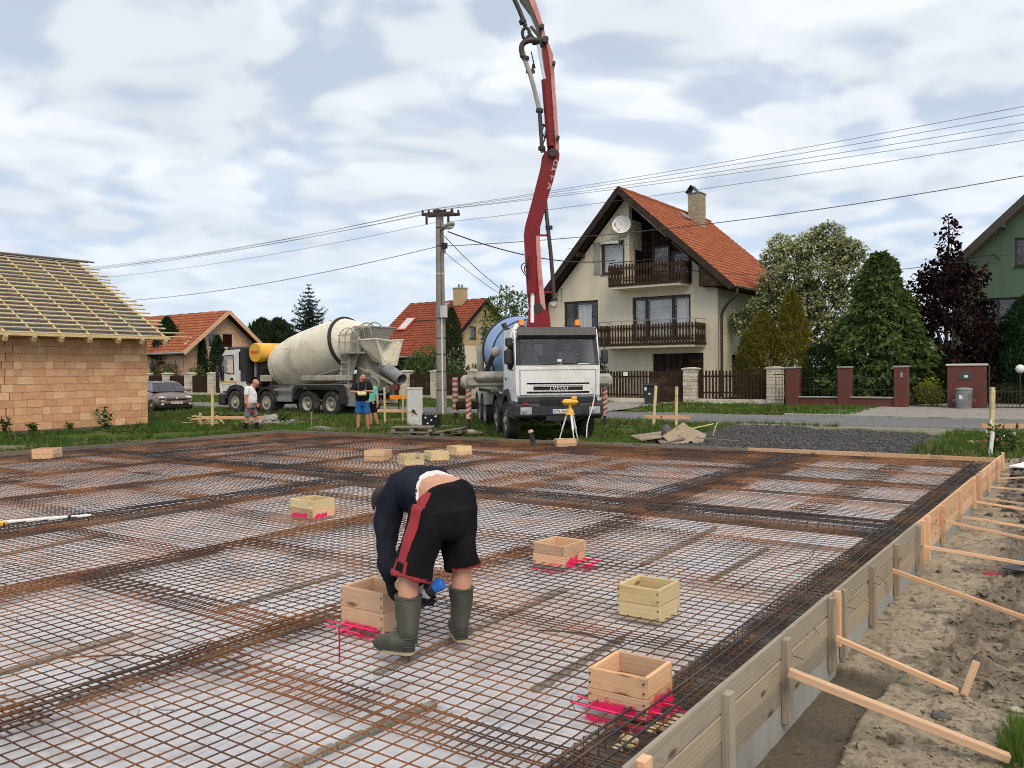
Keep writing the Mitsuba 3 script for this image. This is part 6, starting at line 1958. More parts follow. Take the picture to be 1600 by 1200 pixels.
for s in (-1, 1):
    put(cab, "wiper", tube([P3(-0.02, s * 0.1 - 0.45, 2.0), P3(-0.035, s * 0.1 + 0.05, 2.045), P3(-0.04, s * 0.1 + 0.45, 2.03)], 0.013, 5), "iron_dark")
put(cab, "dashboard", A(box((-0.42, 0, 1.93), (0.5, 2.1, 0.16))), "plastic_dark")
put(cab, "rear_wall", A(box((-1.9, 0, 2.2), (0.04, 2.2, 1.2))), "cloth_grey")
put(cab, "rear_window", A(box((-1.87, -0.25, 2.45), (0.02, 0.42, 0.34))), "tarp_grey")
for y in (-0.55, 0.55):
    put(cab, "seat", join(move(chamfer_box((0.14, 0.5, 0.72), 0.05), PM @ shift(-1.25, y, 2.05)), move(chamfer_box((0.10, 0.28, 0.24), 0.04), PM @ shift(-1.28, y, 2.52))), "cloth_grey", 40)
put(cab, "steering_wheel", A(tube(np.array([(-0.72 + 0.12 * math.sin(a), 0.55 + 0.22 * math.cos(a), 2.1 + 0.19 * math.sin(a)) for a in np.linspace(0, 6.28, 20)]), 0.016, 6)), "iron_dark")
put(cab, "papers", join(box((-0.22, 0.02, 2.02), (0.16, 0.26, 0.05), PM), box((-0.20, 0.72, 2.02), (0.14, 0.36, 0.04), PM), box((-0.2, 0.08, 2.12), (0.01, 0.12, 0.07), PM)), "paper_white")
vz = put(cab, "visor", move(hull([(-0.12, y, 2.74) for y in (-1.1, 1.1)] + [(-0.05, y, 2.80) for y in (-1.08, 1.08)] + [(-0.12, y, 2.98) for y in (-1.08, 1.08)] + [(-0.3, y, 3.03) for y in (-1.05, 1.05)] + [(-0.4, y, 2.74) for y in (-1.1, 1.1)] + [(-0.4, y, 3.02) for y in (-1.05, 1.05)]), PM), "plastic_dark", 30)
for y in (-0.86, 0.72):
    b = put(cab, "beacon", A(lathe([(0, 0), (0.075, 0), (0.075, 0.05), (0.07, 0.13), (0.055, 0.155), (0, 0.16)], 16, axes((0, 0, 1), (1, 0, 0), (0, 1, 0), (-0.75, y, 3.10)))), "orange_lamp", 40)
    put(b, "foot", A(lathe([(0, -0.08), (0.085, -0.08), (0.085, 0.0), (0, 0.0)], 16, axes((0, 0, 1), (1, 0, 0), (0, 1, 0), (-0.75, y, 3.10)))), "iron_dark")
bp = put(pt, "bumper", join(move(chamfer_box((0.28, 2.46, 0.36), 0.06), PM @ shift(-0.08, 0, 0.78)), move(chamfer_box((0.2, 2.2, 0.17), 0.03), PM @ shift(-0.16, 0, 1.05)), *[move(chamfer_box((0.75, 0.20, 0.50), 0.06), PM @ shift(-0.42, s * 1.14, 0.78)) for s in (-1, 1)]), "plastic_dark", 30)
put(bp, "recess", join(box((0.055, -0.25, 0.98), (0.02, 0.5, 0.15), PM), box((0.055, 0.33, 0.98), (0.02, 0.48, 0.15), PM)), "black_gap")
put(bp, "hitch", A(tube([(0.04, 0.03, 1.05), (0.10, 0.03, 1.0), (0.08, 0.03, 0.9)], 0.03, 6)), "iron_dark")
for y in (-0.90, 0.98):
    h = put(bp, "headlight", join(box((0.045, y, 0.77), (0.03, 0.42, 0.26), PM)), "iron_dark")
    put(h, "lens", move(chamfer_box((0.03, 0.31, 0.19), 0.012), PM @ shift(0.065, y, 0.77)), "lens", 30)
    put(h, "reflector", A(lathe([(0.0, 0), (0.07, 0), (0.075, 0.012), (0.0, 0.014)], 16, axes((1, 0, 0), (0, 1, 0), (0, 0, 1), (0.078, y - 0.05, 0.77)))), "chrome")
    put(bp, "indicator", A(box((0.06, y - 0.02, 0.96), (0.02, 0.14, 0.06))), "trim_red")
pl_ = put(bp, "number_plate", A(box((0.075, 0.05, 0.755), (0.012, 0.53, 0.115))), "frame_white")
put(pl_, "band", A(box((0.078, -0.195, 0.755), (0.012, 0.045, 0.115))), "plate_blue")
flat_text(pl_, "lettering", "8T5 8687", 0.072, FR(0.083) @ shift(0.075, 0.755, 0), "black_gap", 0.002)
put(bp, "under_run", join(*[beam(P3(-0.1, a, 0.62), P3(-0.25, b, 0.42), 0.04, 0.05) for a, b in ((-0.85, -0.45), (-0.2, -0.42), (0.8, 0.4))], box((-0.2, 0.05, 0.50), (0.06, 0.9, 0.04), PM), box((0.02, 0.05, 0.58), (0.04, 0.8, 0.16), PM)), "iron_dark")
put(pt, "rope", tube(curve([P3(0.12, 0.98, 1.5), P3(0.10, 0.96, 1.1), P3(0.16, 0.86, 0.75), P3(0.2, 0.74, 0.4), P3(0.25, 0.70, 0.05)], 16), 0.016, 6), "white_paint", label="white hose hanging from the right of the cab")
for s in (-1, 1):
    d = put(cab, "door", extrude(Polygon([(-0.30, 1.35), (-1.72, 1.45), (-1.72, 1.86), (-0.30, 1.86)]), 0.012, SIDEY(1.163) if s > 0 else SIDEY(-1.163)), "cab_white")
    put(d, "handle", box((-1.55, s * 1.185, 1.62), (0.14, 0.03, 0.07), PM), "iron_dark")
    put(d, "window", extrude(Polygon([(-0.34, 2.02), (-0.40, 2.60), (-1.15, 2.60), (-1.2, 1.88), (-0.62, 1.88)]), 0.008, SIDEY(1.17) if s > 0 else SIDEY(-1.162)), "glass_dark")
    put(cab, "front_mudguard", extrude(arch(0.62, 0.78, 0.1, 2.6), 0.55, PM @ axes((1, 0, 0), (0, 0, 1), (0, -1, 0), (-1.42, s * 0.95 + 0.275, 0.55))), "plastic_dark")
    put(cab, "front_mudguard", extrude(arch(0.60, 0.68, 0.15, 2.9), 0.5, PM @ axes((1, 0, 0), (0, 0, 1), (0, -1, 0), (-3.25, s * 1.0 + 0.25, 0.55))), "plastic_dark")
    put(cab, "step", box((-0.75, s * 1.12, 0.6), (0.5, 0.22, 0.06), PM), "iron_dark")
    mr = put(cab, "mirror", move(chamfer_box((0.12, 0.20, 0.40), 0.04), PM @ shift(-0.20, s * 1.34, 2.22)), "plastic_dark", 30)
    if s < 0:
        put(mr, "lower_glass", move(chamfer_box((0.12, 0.20, 0.24), 0.04), PM @ shift(-0.25, s * 1.30, 2.62)), "plastic_dark", 30)
    put(mr, "arm", tube([P3(-0.3, s * 1.14, 2.66), P3(-0.22, s * 1.34, 2.72), P3(-0.20, s * 1.34, 1.9), P3(-0.4, s * 1.15, 1.85)], 0.016, 6), "iron_dark")
for s in (-1, 1):
    put(cab, "rear_fairing", box((-2.16, s, 2.1), (0.14, 0.3, 2.0), PM), "plastic_dark")
put(cab, "air_horn", tube([P3(-0.7, -0.98, 3.05), P3(-0.5, -1.05, 3.1), P3(-0.45, -1.18, 2.85), P3(-0.5, -1.2, 2.65)], 0.05, 8), "cab_white", 50)
put(pt, "exhaust", join(tube([P3(-2.35, -1.0, 1.0), P3(-2.35, -1.0, 3.0), P3(-2.35, -1.12, 3.25)], 0.08, 10)), "copper_brown")
# drum
ax = unit((-1, 0, 0.12))
DM = PM @ frame(ax, (-3.55, 0.0, 2.20), (0, 0, 1))
put(pt, "drum", lathe([(0.0, 0.0), (0.45, 0.02), (0.85, 0.16), (1.10, 0.55), (1.17, 0.9), (1.19, 1.5), (1.19, 2.6), (1.15, 3.0), (0.95, 3.7), (0.62, 4.5), (0.55, 4.7), (0.0, 4.7)], 48, DM), "drum_blue", 25)
put(pt, "drum_ring", join(lathe([(1.165, 0.86), (1.20, 0.88), (1.20, 0.94), (1.175, 0.96)], 48, DM), lathe([(1.12, 3.06), (1.19, 3.08), (1.19, 3.18), (1.10, 3.2)], 48, DM)), "iron_dark", 30)
put(pt, "water_tank", move(chamfer_box((0.9, 0.52, 0.95), 0.06), PM @ shift(-3.05, -0.72, 2.45)), "cab_white", 30)
put(pt, "drum_cradle", join(beam(P3(-3.3, -0.5, 1.1), P3(-3.5, -0.35, 2.0), 0.2, 0.3), beam(P3(-3.3, 0.5, 1.1), P3(-3.5, 0.35, 2.0), 0.2, 0.3), box((-5.6, 0, 1.12), (5.6, 1.1, 0.25), PM), beam(P3(-7.3, -0.55, 1.2), P3(-7.3, -0.75, 3.3), 0.14, 0.24), beam(P3(-7.3, 0.55, 1.2), P3(-7.3, 0.75, 3.3), 0.14, 0.24)), "steel_dusty")
put(pt, "hopper", extrude(Polygon([(-0.55, 1.0), (0.55, 1.0), (0.8, 1.9), (-0.8, 1.9)]), 0.9, PM @ axes((0, 1, 0), (0, 0, 1), (1, 0, 0), (-9.0, 0, 0))), "steel_dusty")
put(pt, "rear_post", join(tube([P3(-7.2, -1.15, 1.3), P3(-7.25, -1.2, 2.5), P3(-7.35, -1.22, 2.72)], 0.13, 10), tube([P3(-7.1, -1.02, 1.3), P3(-6.6, -0.95, 2.2)], 0.07, 8)), "steel_dusty")
put(pt, "side_platform", join(move(chamfer_box((4.6, 0.42, 0.16), 0.03), PM @ shift(-5.2, -1.0, 1.32)), move(chamfer_box((2.9, 0.42, 0.16), 0.03), PM @ shift(-4.4, 1.0, 1.32))), "steel_dusty")
put(pt, "delivery_pipe", tube(curve([P3(-6.6, -1.05, 1.55), P3(-4.8, -1.28, 1.9), P3(-3.2, -1.34, 2.25), P3(-2.7, -1.30, 2.42)], 14), 0.085, 10), "copper_brown", 60)
put(pt, "pipe_elbow", ball(P3(-2.7, -1.3, 2.42), 0.15, 2), "steel_dusty", True)
# outriggers
for s, x, yb, zt in ((-1, -2.95, 2.10, 1.55), (1, -3.35, 2.22, 1.55)):
    o = put(pt, "outrigger", join(move(chamfer_box((0.42, yb - 0.1, 0.34), 0.06), PM @ shift(x, s * (yb / 2 + 0.15), zt)), move(chamfer_box((0.34, 0.5, 0.42), 0.10), PM @ shift(x, s * (yb - 0.02), zt - 0.02))), "steel_dusty", 40)
    if s < 0:
        put(o, "tarp_bundle", move(chamfer_box((0.5, 1.25, 0.34), 0.13), PM @ shift(x + 0.10, s * 1.35, zt + 0.12)), "steel_dusty", 50)
        put(o, "rear_box", move(chamfer_box((0.3, 0.34, 1.1), 0.05), PM @ shift(x - 0.15, s * 1.0, 0.95)), "cab_white", 40)
    lz = [0.72, 0.98, 1.38]
    lg_ = put(o, "leg", A(lathe([(0.0, 0.42), (0.07, 0.42), (0.083, 0.45), (0.083, 1.36), (0.0, 1.36)], 18, axes((0, 0, 1), (1, 0, 0), (0, 1, 0), (x, s * yb, 0)))), "post_pale", 40)
    st = []
    for i in range(6):
        z0 = 0.46 + i * 0.152
        n = 18
        a = np.linspace(0, 2 * np.pi, n)
        lo = np.stack([x + 0.085 * np.cos(a), s * yb + 0.085 * np.sin(a), z0 + 0.13 * a / np.pi * 0.5], -1)
        v = np.vstack([lo, lo + [0, 0, 0.075]])
        i_ = np.arange(n - 1)
        st.append(A((v, np.stack([i_, i_ + 1, i_ + 1 + n, i_ + n], -1))))
    put(lg_, "stripes", join(*st), "stripe_red", True)
    put(o, "ram", A(tube([(x, s * yb, 0.08), (x, s * yb, 0.45)], 0.045, 10)), "iron_dark")
    put(o, "foot_plate", A(join(lathe([(0, 0.03), (0.24, 0.03), (0.24, 0.06), (0.09, 0.11), (0, 0.11)], 20, axes((0, 0, 1), (1, 0, 0), (0, 1, 0), (x, s * yb, 0))))), "steel_dusty", 40)
    put(o, "ground_board", box((x, s * yb, 0.012), (0.75, 0.75, 0.05), PM, 0.01), "wood_grey")
for s, x, yb in ((-1, -8.6, 1.95), (1, -8.6, 1.7)):
    o = put(pt, "outrigger", move(chamfer_box((0.34, yb - 0.3, 0.30), 0.05), PM @ shift(x, s * (yb / 2 + 0.15), 0.62)), "wood_dark", 40)
    lg_ = put(o, "leg", A(lathe([(0.0, 0.35), (0.105, 0.35), (0.105, 1.55), (0.09, 1.62), (0, 1.62)], 16, axes((0, 0, 1), (1, 0, 0), (0, 1, 0), (x, s * yb, 0)))), "post_pale", 40)
    for z in np.arange(0.45, 1.5, 0.2):
        put(lg_, "stripe", A(lathe([(0.10, z), (0.108, z), (0.108, z + 0.1), (0.10, z + 0.1)], 16, axes((0, 0, 1), (1, 0, 0), (0, 1, 0), (x, s * yb, 0)))), "stripe_red")
    put(o, "ram", A(tube([(x, s * yb, 0.05), (x, s * yb, 0.4)], 0.06, 10)), "iron_dark")
    put(o, "foot_plate", A(lathe([(0, 0.02), (0.22, 0.02), (0.22, 0.05), (0, 0.08)], 16, axes((0, 0, 1), (1, 0, 0), (0, 1, 0), (x, s * yb, 0)))), "iron_dark")

# the boom stands in one upright plane through its slewing column; (h, z) below are metres in that plane
BO = P3(-3.05, 0.02, 0)
BH = unit((0.80, 0.60, 0))
BN = np.array([-BH[1], BH[0], 0])                    # away from the slab
BMX = axes(BH, (0, 0, 1), -BN, BO)
boom = put(pt, "boom", extrude(Polygon([(-0.34, 3.02), (0.42, 3.02), (0.36, 3.62), (0.16, 3.72), (-0.22, 3.72)]), 0.55, BMX @ shift(z=-0.27)), "boom_red", label="tall red folding concrete pump boom")
put(boom, "turntable", A(lathe([(0, 2.9), (0.46, 2.9), (0.46, 3.05), (0, 3.05)], 24, axes((0, 0, 1), (1, 0, 0), (0, 1, 0), (-3.05, 0.02, 0)))), "boom_red", 40)
put(boom, "pedestal", A(join(box((-3.05, 0.02, 2.0), (0.62, 0.7, 1.9)))), "boom_red")


def arm(name, pts, depth, mat, flange=None):
    k = put(boom, name, extrude(Polygon(pts), depth, BMX @ shift(z=-depth / 2)), mat)
    if flange:
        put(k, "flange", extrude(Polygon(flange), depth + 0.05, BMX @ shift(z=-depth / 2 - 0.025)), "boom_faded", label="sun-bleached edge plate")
    return k


S_ = 1 / 51.4


def bp2(x, y):
    """Photo-derived shape: x in units of 1/51.4 m from the column axis, y in the same units above 1.82 m."""
    return ((x - 832) * S_, 1.73 + (580.5 - y) * S_ + 0.10 - 0.10)


low = [bp2(*q) for q in [(821, 486), (817, 450), (813.5, 372), (813, 362), (815, 348), (826, 310), (840, 257), (842, 243), (846, 236), (866, 233), (869, 238), (868, 248), (859, 280), (850, 308), (844, 332), (838, 352), (837, 372), (840, 420), (844, 462), (846, 486)]]
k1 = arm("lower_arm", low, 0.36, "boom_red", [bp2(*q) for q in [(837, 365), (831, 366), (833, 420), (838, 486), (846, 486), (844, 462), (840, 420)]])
_a = unit((852 - 863.5, 292 - 246, 0)) * [1, -1, 1]
_o = bp2(861, 246)
for i, c in enumerate("CIFA"):
    t = text_mesh(c, 0.125, 0.012, True)
    v = np.array(t.vertices) * [1.75, 1, 1]
    v[:, 0] += i * 0.245
    put(k1, "lettering", move((v, np.array(t.faces)), BMX @ axes((_a[0], _a[1], 0), (-_a[1], _a[0], 0), (0, 0, 1), (_o[0], _o[1], 0.178))), "post_pale")
mid = [bp2(*q) for q in [(846, 240), (846, 200), (846, 170), (843.5, 120), (841.5, 90), (842, 72), (848, 64), (853, 68), (860, 85), (864, 150), (868.5, 228), (867, 240)]]
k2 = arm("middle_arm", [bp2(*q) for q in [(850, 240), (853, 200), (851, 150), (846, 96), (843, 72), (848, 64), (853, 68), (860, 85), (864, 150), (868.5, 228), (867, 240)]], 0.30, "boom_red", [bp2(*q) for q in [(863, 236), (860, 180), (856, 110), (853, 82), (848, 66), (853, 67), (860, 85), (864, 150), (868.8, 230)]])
cyl = put(k2, "cylinder", tube([P for P in [(BMX @ [*bp2(855, 228), 0.24, 1])[:3], (BMX @ [*bp2(847, 126), 0.24, 1])[:3]]], 0.115, 14), "boom_red", 50)
put(cyl, "rod", tube([(BMX @ [*bp2(847, 128), 0.24, 1])[:3], (BMX @ [*bp2(837, 72), 0.24, 1])[:3]], 0.05, 10), "chrome", 50)
put(k2, "collar", box((0, 0, 0), (0.28, 0.16, 0.42), BMX @ shift(*bp2(854, 207), 0.1)), "iron_dark")
k3 = arm("upper_arm", [bp2(*q) for q in [(838, 48), (826, 20), (810, -2), (796, -40), (820, -40), (832, -2), (842, 30), (847, 50), (850, 66), (842, 70)]], 0.28, "copper_brown", [bp2(*q) for q in [(842, 48), (832, 22), (822, -2), (808, -40), (820, -40), (832, -2), (842, 30), (848, 52), (849, 66), (844, 66)]])
for x, y, r in ((848, 64, 0.10), (858, 238, 0.13), (833, 478, 0.15), (843, 44, 0.07), (861, 100, 0.05), (866, 215, 0.06)):
    put(boom, "hinge", tube([(BMX @ [*bp2(x, y), -0.3, 1])[:3], (BMX @ [*bp2(x, y), 0.3, 1])[:3]], r, 14), "iron_dark", 50)
put(boom, "links", join(*[beam((BMX @ [*bp2(*a), 0.16, 1])[:3], (BMX @ [*bp2(*b), 0.16, 1])[:3], 0.06, 0.08) for a, b in (((826, 42), (845, 66)), ((828, 68), (846, 70)), ((822, 50), (836, 68)), ((818, 112), (832, 112)), ((830, 100), (826, 118)))]), "iron_dark")
PIPE = lambda pts, r, mat, n=20: put(boom, "pipe", tube(curve([(BMX @ [*bp2(x, y), z, 1])[:3] for x, y, z in pts], n), r, 10), mat, 60)
PIPE([(859, 466, 0.1), (855, 400, 0.1), (850, 350, 0.1), (847, 312, 0.0), (846, 290, -0.1)], 0.062, "copper_brown")
PIPE([(853, 470, 0.1), (860, 474, 0.15), (858, 462, 0.1)], 0.08, "steel_dusty", 8)
PIPE([(842, 238, 0.3), (840, 210, 0.3), (838, 174, 0.3)], 0.062, "copper_brown", 8)
PIPE([(838, 174, 0.3), (826, 125, 0.3), (816, 96, 0.3), (813, 84, 0.3)], 0.068, "steel_dusty", 10)
PIPE([(813, 92, 0.3), (811, 78, 0.3), (815, 70, 0.3), (826, 66, 0.3), (838, 65, 0.2)], 0.085, "copper_brown", 14)
PIPE([(820, 66, 0.3), (814, 62, 0.3), (813, 52, 0.3), (819, 47, 0.3), (824, 56, 0.3), (817, 66, 0.3)], 0.05, "iron_dark", 18)
PIPE([(817, 44, 0.3), (808, 20, 0.3), (797, -4, 0.3), (786, -30, 0.3)], 0.068, "iron_dark", 10)
for x, y, z, dx, dy in ((838, 174, .3, .1, 1), (817, 94, .3, .2, 1), (813, 38, .3, -.4, 1), (859, 464, .1, 0, 1), (852, 352, .1, 0, 1), (841, 232, .3, 0, 1)):
    put(boom, "pipe_coupling", lathe([(0.06, -0.05), (0.11, -0.05), (0.11, 0.05), (0.06, 0.05)], 14, frame((BMX[:3, :3] @ np.array([dx, dy, 0])), (BMX @ [*bp2(x, y), z, 1])[:3], (0.3, 0.8, 0.2))), "iron_dark", 40)
put(boom, "pipe_brackets", join(*[beam((BMX @ [*bp2(*a), 0.1, 1])[:3], (BMX @ [*bp2(*b), 0.1, 1])[:3], 0.05, 0.06) for a, b in (((834, 364), (851, 364)), ((840, 452), (858, 452)), ((841, 232), (850, 236)), ((841, 192), (852, 196)))]), "boom_red")
put(boom, "lift_cylinder", tube([(BMX @ [*bp2(826, 396), 0.26, 1])[:3], (BMX @ [*bp2(825, 455), 0.26, 1])[:3]], 0.13, 14), "boom_red", 50)
put(boom, "lift_rod", tube([(BMX @ [*bp2(825, 452), 0.26, 1])[:3], (BMX @ [*bp2(824, 500), 0.26, 1])[:3]], 0.06, 10), "globe_white", 50)
put(boom, "hoses", join(*[tube(curve([(BMX @ [*bp2(*q), 0.22, 1])[:3] for q in pts], 14), 0.018, 6) for pts in ([(826, 407), (812, 408), (808, 416), (817, 430)], [(822, 410), (814, 412), (813, 420), (818, 424)], [(845, 196), (842, 205), (846, 216), (842, 226)], [(826, 82), (830, 100), (832, 108)])]), "iron_dark")

# ---------------------------------------------------------------- concrete mixer truck on the left, seen from its side
MM = axes((-1, 0, 0), (0, -1, 0), (0, 0, 1), (-24.35, 25.55, -0.10))       # x forward (left for us), y towards us
mt = thing("mixer_truck", "dusty grey concrete mixer truck with a cream drum, parked side-on at the road", "truck")
B = lambda mesh: move(mesh, MM)
Q3 = lambda *q: (MM @ [*q, 1])[:3]
MS = lambda y: MM @ axes((1, 0, 0), (0, 0, 1), (0, -1, 0), (0, y, 0))          # (x, z) drawings; thickness grows away from us
put(mt, "chassis", join(*[box((4.4, s * 0.42, 0.92), (8.4, 0.09, 0.28), MM) for s in (-1, 1)], *[box((x, 0, 0.92), (0.1, 0.8, 0.2), MM) for x in (0.6, 2.5, 4.6, 6.5, 8.0)], box((7.9, 0, 0.85), (1.3, 0.9, 0.5), MM)), "iron_dark")
for x, rear in ((1.95, 1), (3.40, 1), (6.05, 0), (8.25, 0)):
    for s in (-1, 1):
        wheel(mt, MM @ axes((0, s, 0), (1, 0, 0), (0, 0, s), (x, s * 1.06, 0.53)), rear=bool(rear), r=0.53)
    put(mt, "axle", B(lathe([(0, -0.95), (0.09, -0.95), (0.09, 0.95), (0, 0.95)], 10, axes((0, 1, 0), (1, 0, 0), (0, 0, 1), (x, 0, 0.53)))), "iron_dark")
gd_ = Polygon([(0.95, 0.55), (0.95, 1.20), (1.15, 1.36), (4.1, 1.36), (4.32, 1.20), (4.32, 0.62), (4.24, 0.62), (4.10, 1.0), (3.95, 1.18), (3.40, 1.26), (2.7, 1.24), (1.95, 1.24), (1.45, 1.08), (1.32, 0.55)])
for s in (-1, 1):
    put(mt, "rear_mudguard", extrude(gd_, 0.04, MS(s * 1.22 + 0.02)), "plastic_dark")
    put(mt, "rear_mudguard", extrude(Polygon([(0.95, 0.9), (0.95, 1.22), (1.15, 1.37), (4.1, 1.37), (4.32, 1.2), (4.32, 0.9), (4.29, 0.9), (4.29, 1.19), (4.09, 1.34), (1.16, 1.34), (0.98, 1.2), (0.98, 0.9)]), 0.62, MS(s * 0.93 + 0.31)), "zinc")
    put(mt, "front_mudguard", extrude(arch(0.60, 0.70, 0.05, 3.09), 0.52, MM @ axes((1, 0, 0), (0, 0, 1), (0, -1, 0), (6.05, s * 0.98 + 0.26, 0.55))), "plastic_dark")
    put(mt, "front_mudguard", extrude(arch(0.60, 0.78, 0.3, 2.9), 0.52, MM @ axes((1, 0, 0), (0, 0, 1), (0, -1, 0), (8.25, s * 0.98 + 0.26, 0.55))), "plastic_dark")
    put(mt, "side_guard", join(box((4.95, s * 1.16, 0.72), (1.25, 0.04, 0.22), MM), box((4.95, s * 1.16, 1.12), (1.25, 0.04, 0.12), MM), box((4.95, s * 0.9, 0.95), (1.1, 0.3, 0.5), MM)), "zinc" if s > 0 else "iron_dark")
    put(mt, "rear_skirt", box((0.85, s * 1.14, 0.78), (0.5, 0.06, 0.62), MM), "zinc")
put(mt, "deck", join(box((4.2, 0, 1.22), (5.6, 1.1, 0.2), MM), move(chamfer_box((2.3, 0.38, 0.24), 0.05), MM @ shift(2.75, 0.95, 1.62)), box((1.4, 0.95, 1.62), (0.6, 0.36, 0.18), MM)), "steel_dusty", 30)
# cab
cp_ = Polygon([(9.40, 0.95), (9.46, 1.35), (9.40, 2.05), (9.18, 2.75), (9.0, 2.92), (7.55, 2.98), (7.50, 1.25), (7.62, 1.15), (7.8, 1.28), (8.25, 1.36), (8.7, 1.28), (8.95, 1.0), (9.0, 0.9)])
win = Polygon([(9.26, 2.02), (9.12, 2.66), (8.42, 2.68), (8.38, 1.84), (8.86, 1.86)])
mcab = put(mt, "cab", join(extrude(cp_.difference(win), 0.04, MS(1.17)), extrude(cp_, 0.04, MS(-1.13)), extrude(cp_.difference(Polygon([(9.5, 1.98), (9.16, 2.72), (7.62, 2.72), (7.62, 1.7), (9.4, 1.7)])), 2.26, MS(1.13)), box((7.6, 0, 2.2), (0.05, 2.26, 1.2), MM)), "cab_white", 25)
d = put(mcab, "door", extrude(Polygon([(9.34, 1.32), (9.28, 1.98), (8.86, 1.82), (8.36, 1.80), (8.34, 1.40), (8.8, 1.36)]), 0.012, MS(1.183)), "cab_white")
put(d, "handle", box((8.5, 1.20, 1.60), (0.16, 0.03, 0.1), MM), "black_gap")
put(d, "window", extrude(win, 0.006, MS(1.16)), "pane_glass")
put(d, "window_frame", extrude(win.buffer(0.035).difference(win.buffer(-0.01)), 0.02, MS(1.19)), "plastic_dark")
put(d, "stripe", extrude(Polygon([(9.30, 1.42), (9.30, 1.50), (8.2, 1.53), (8.2, 1.45)]), 0.004, MS(1.19)), "yellow_paint", label="faded yellow stripe along the door")
put(mcab, "windscreen", (np.array([Q3(9.42, -1.0, 2.02), Q3(9.42, 1.0, 2.02), Q3(9.20, 1.0, 2.72), Q3(9.20, -1.0, 2.72)]), np.array([[0, 1, 2, 3]])), "pane_glass")
put(mcab, "seat", join(move(chamfer_box((0.14, 0.5, 0.7), 0.05), MM @ shift(8.2, 0.5, 2.1)), move(chamfer_box((0.14, 0.5, 0.7), 0.05), MM @ shift(8.2, -0.5, 2.1))), "cloth_grey", 40)
put(mcab, "pillar_trim", extrude(Polygon([(9.36, 1.45), (9.40, 2.02), (9.20, 2.66), (9.13, 2.66), (9.28, 2.0), (9.05, 1.9), (9.08, 1.45)]), 0.02, MS(1.19)), "plastic_dark")
put(mcab, "fairing", join(extrude(Polygon([(7.86, 1.5), (7.86, 2.98), (7.48, 2.98), (7.48, 1.5)]), 0.03, MS(1.20)), box((7.45, 0, 2.2), (0.08, 2.36, 1.6), MM)), "plastic_dark")
put(mcab, "gap_trim", extrude(sbox(7.90, 2.0, 7.98, 2.85), 0.02, MS(1.188)), "black_gap")
put(mcab, "roof_cap", move(chamfer_box((1.5, 2.2, 0.16), 0.06), MM @ shift(8.25, 0, 3.0)), "plastic_dark", 40)
put(mcab, "mirror", join(move(chamfer_box((0.16, 0.16, 0.52), 0.05), MM @ shift(9.42, 1.30, 1.95)), tube([Q3(9.2, 1.17, 2.6), Q3(9.42, 1.3, 2.5), Q3(9.42, 1.3, 1.6)], 0.02)), "plastic_dark", 40)
put(mcab, "bumper", move(chamfer_box((0.5, 2.4, 0.55), 0.08), MM @ shift(9.35, 0, 0.66)), "plastic_dark", 30)
put(mcab, "step", join(box((9.0, 1.12, 0.72), (0.36, 0.14, 0.06), MM), box((9.0, 1.12, 1.0), (0.36, 0.14, 0.06), MM)), "iron_dark")
put(mt, "engine_stack", join(box((7.0, 0.2, 1.6), (0.55, 1.4, 0.9), MM), box((6.6, 0.95, 1.55), (0.35, 0.35, 0.35), MM), tube([Q3(7.1, 0.9, 1.2), Q3(6.9, 0.9, 2.3), Q3(6.6, 0.6, 2.45)], 0.07, 8), tube([Q3(7.2, 0.9, 1.5), Q3(6.7, 1.0, 1.3), Q3(6.3, 0.9, 1.9)], 0.03, 6)), "iron_dark")
put(mt, "tool_chest", move(chamfer_box((0.42, 0.4, 0.3), 0.03), MM @ shift(6.3, 1.0, 1.62)), "steel_dusty", 30)
put(mt, "rear_panel", box((7.1, 0.4, 2.05), (0.05, 1.2, 0.7), MM), "steel_dusty")
wt = put(mt, "water_tank", B(lathe([(0, -1.02), (0.40, -1.02), (0.44, -0.98), (0.44, 1.02), (0.42, 1.06), (0.0, 1.07)], 32, axes((0, 1, 0), (1, 0, 0), (0, 0, 1), (6.86, 0.1, 2.78)))), "yellow_paint", 30)
flat_text(wt, "lettering", "CEMEX", 0.13, MM @ axes((-1, 0, 0), (0, 0, 1), (0, 1, 0), (6.89, 1.172, 2.80)), "red_paint", 0.004)
# drum
dax = unit((-1, 0, 0.235))
MD = MM @ frame(dax, (6.62, 0, 2.03), (0, 0, 1))
put(mt, "drum", lathe([(0.0, 0.0), (0.42, 0.02), (0.72, 0.12), (0.93, 0.36), (1.06, 0.75), (1.17, 1.5), (1.21, 2.2), (1.21, 3.4), (1.19, 3.9), (1.13, 4.6), (1.10, 4.68), (0.80, 5.3), (0.58, 5.75), (0.5, 5.8), (0.42, 5.8), (0.40, 5.5), (0.0, 5.5)], 56, MD), "drum_cream", 22)
put(mt, "drum_ring", lathe([(1.10, 4.60), (1.17, 4.61), (1.18, 4.65), (1.17, 4.72), (1.06, 4.74)], 56, MD), "iron_dark", 30)
put(mt, "drum_seams", join(*[lathe([(r - 0.002, x), (r + 0.006, x), (r + 0.006, x + 0.02), (r - 0.002, x + 0.02)], 56, MD) for r, x in ((1.064, 0.76), (1.212, 2.2), (1.210, 2.9))]), "steel_dusty", kind="stuff")
put(mt, "hatch", move(chamfer_box((0.35, 0.5, 0.05), 0.02), MD @ axes((1, 0, 0), (0, 0.4, 0.916), (0, -0.916, 0.4), (2.5, -0.4, 0)) @ shift(0, 0, 1.22)), "drum_cream", 30)
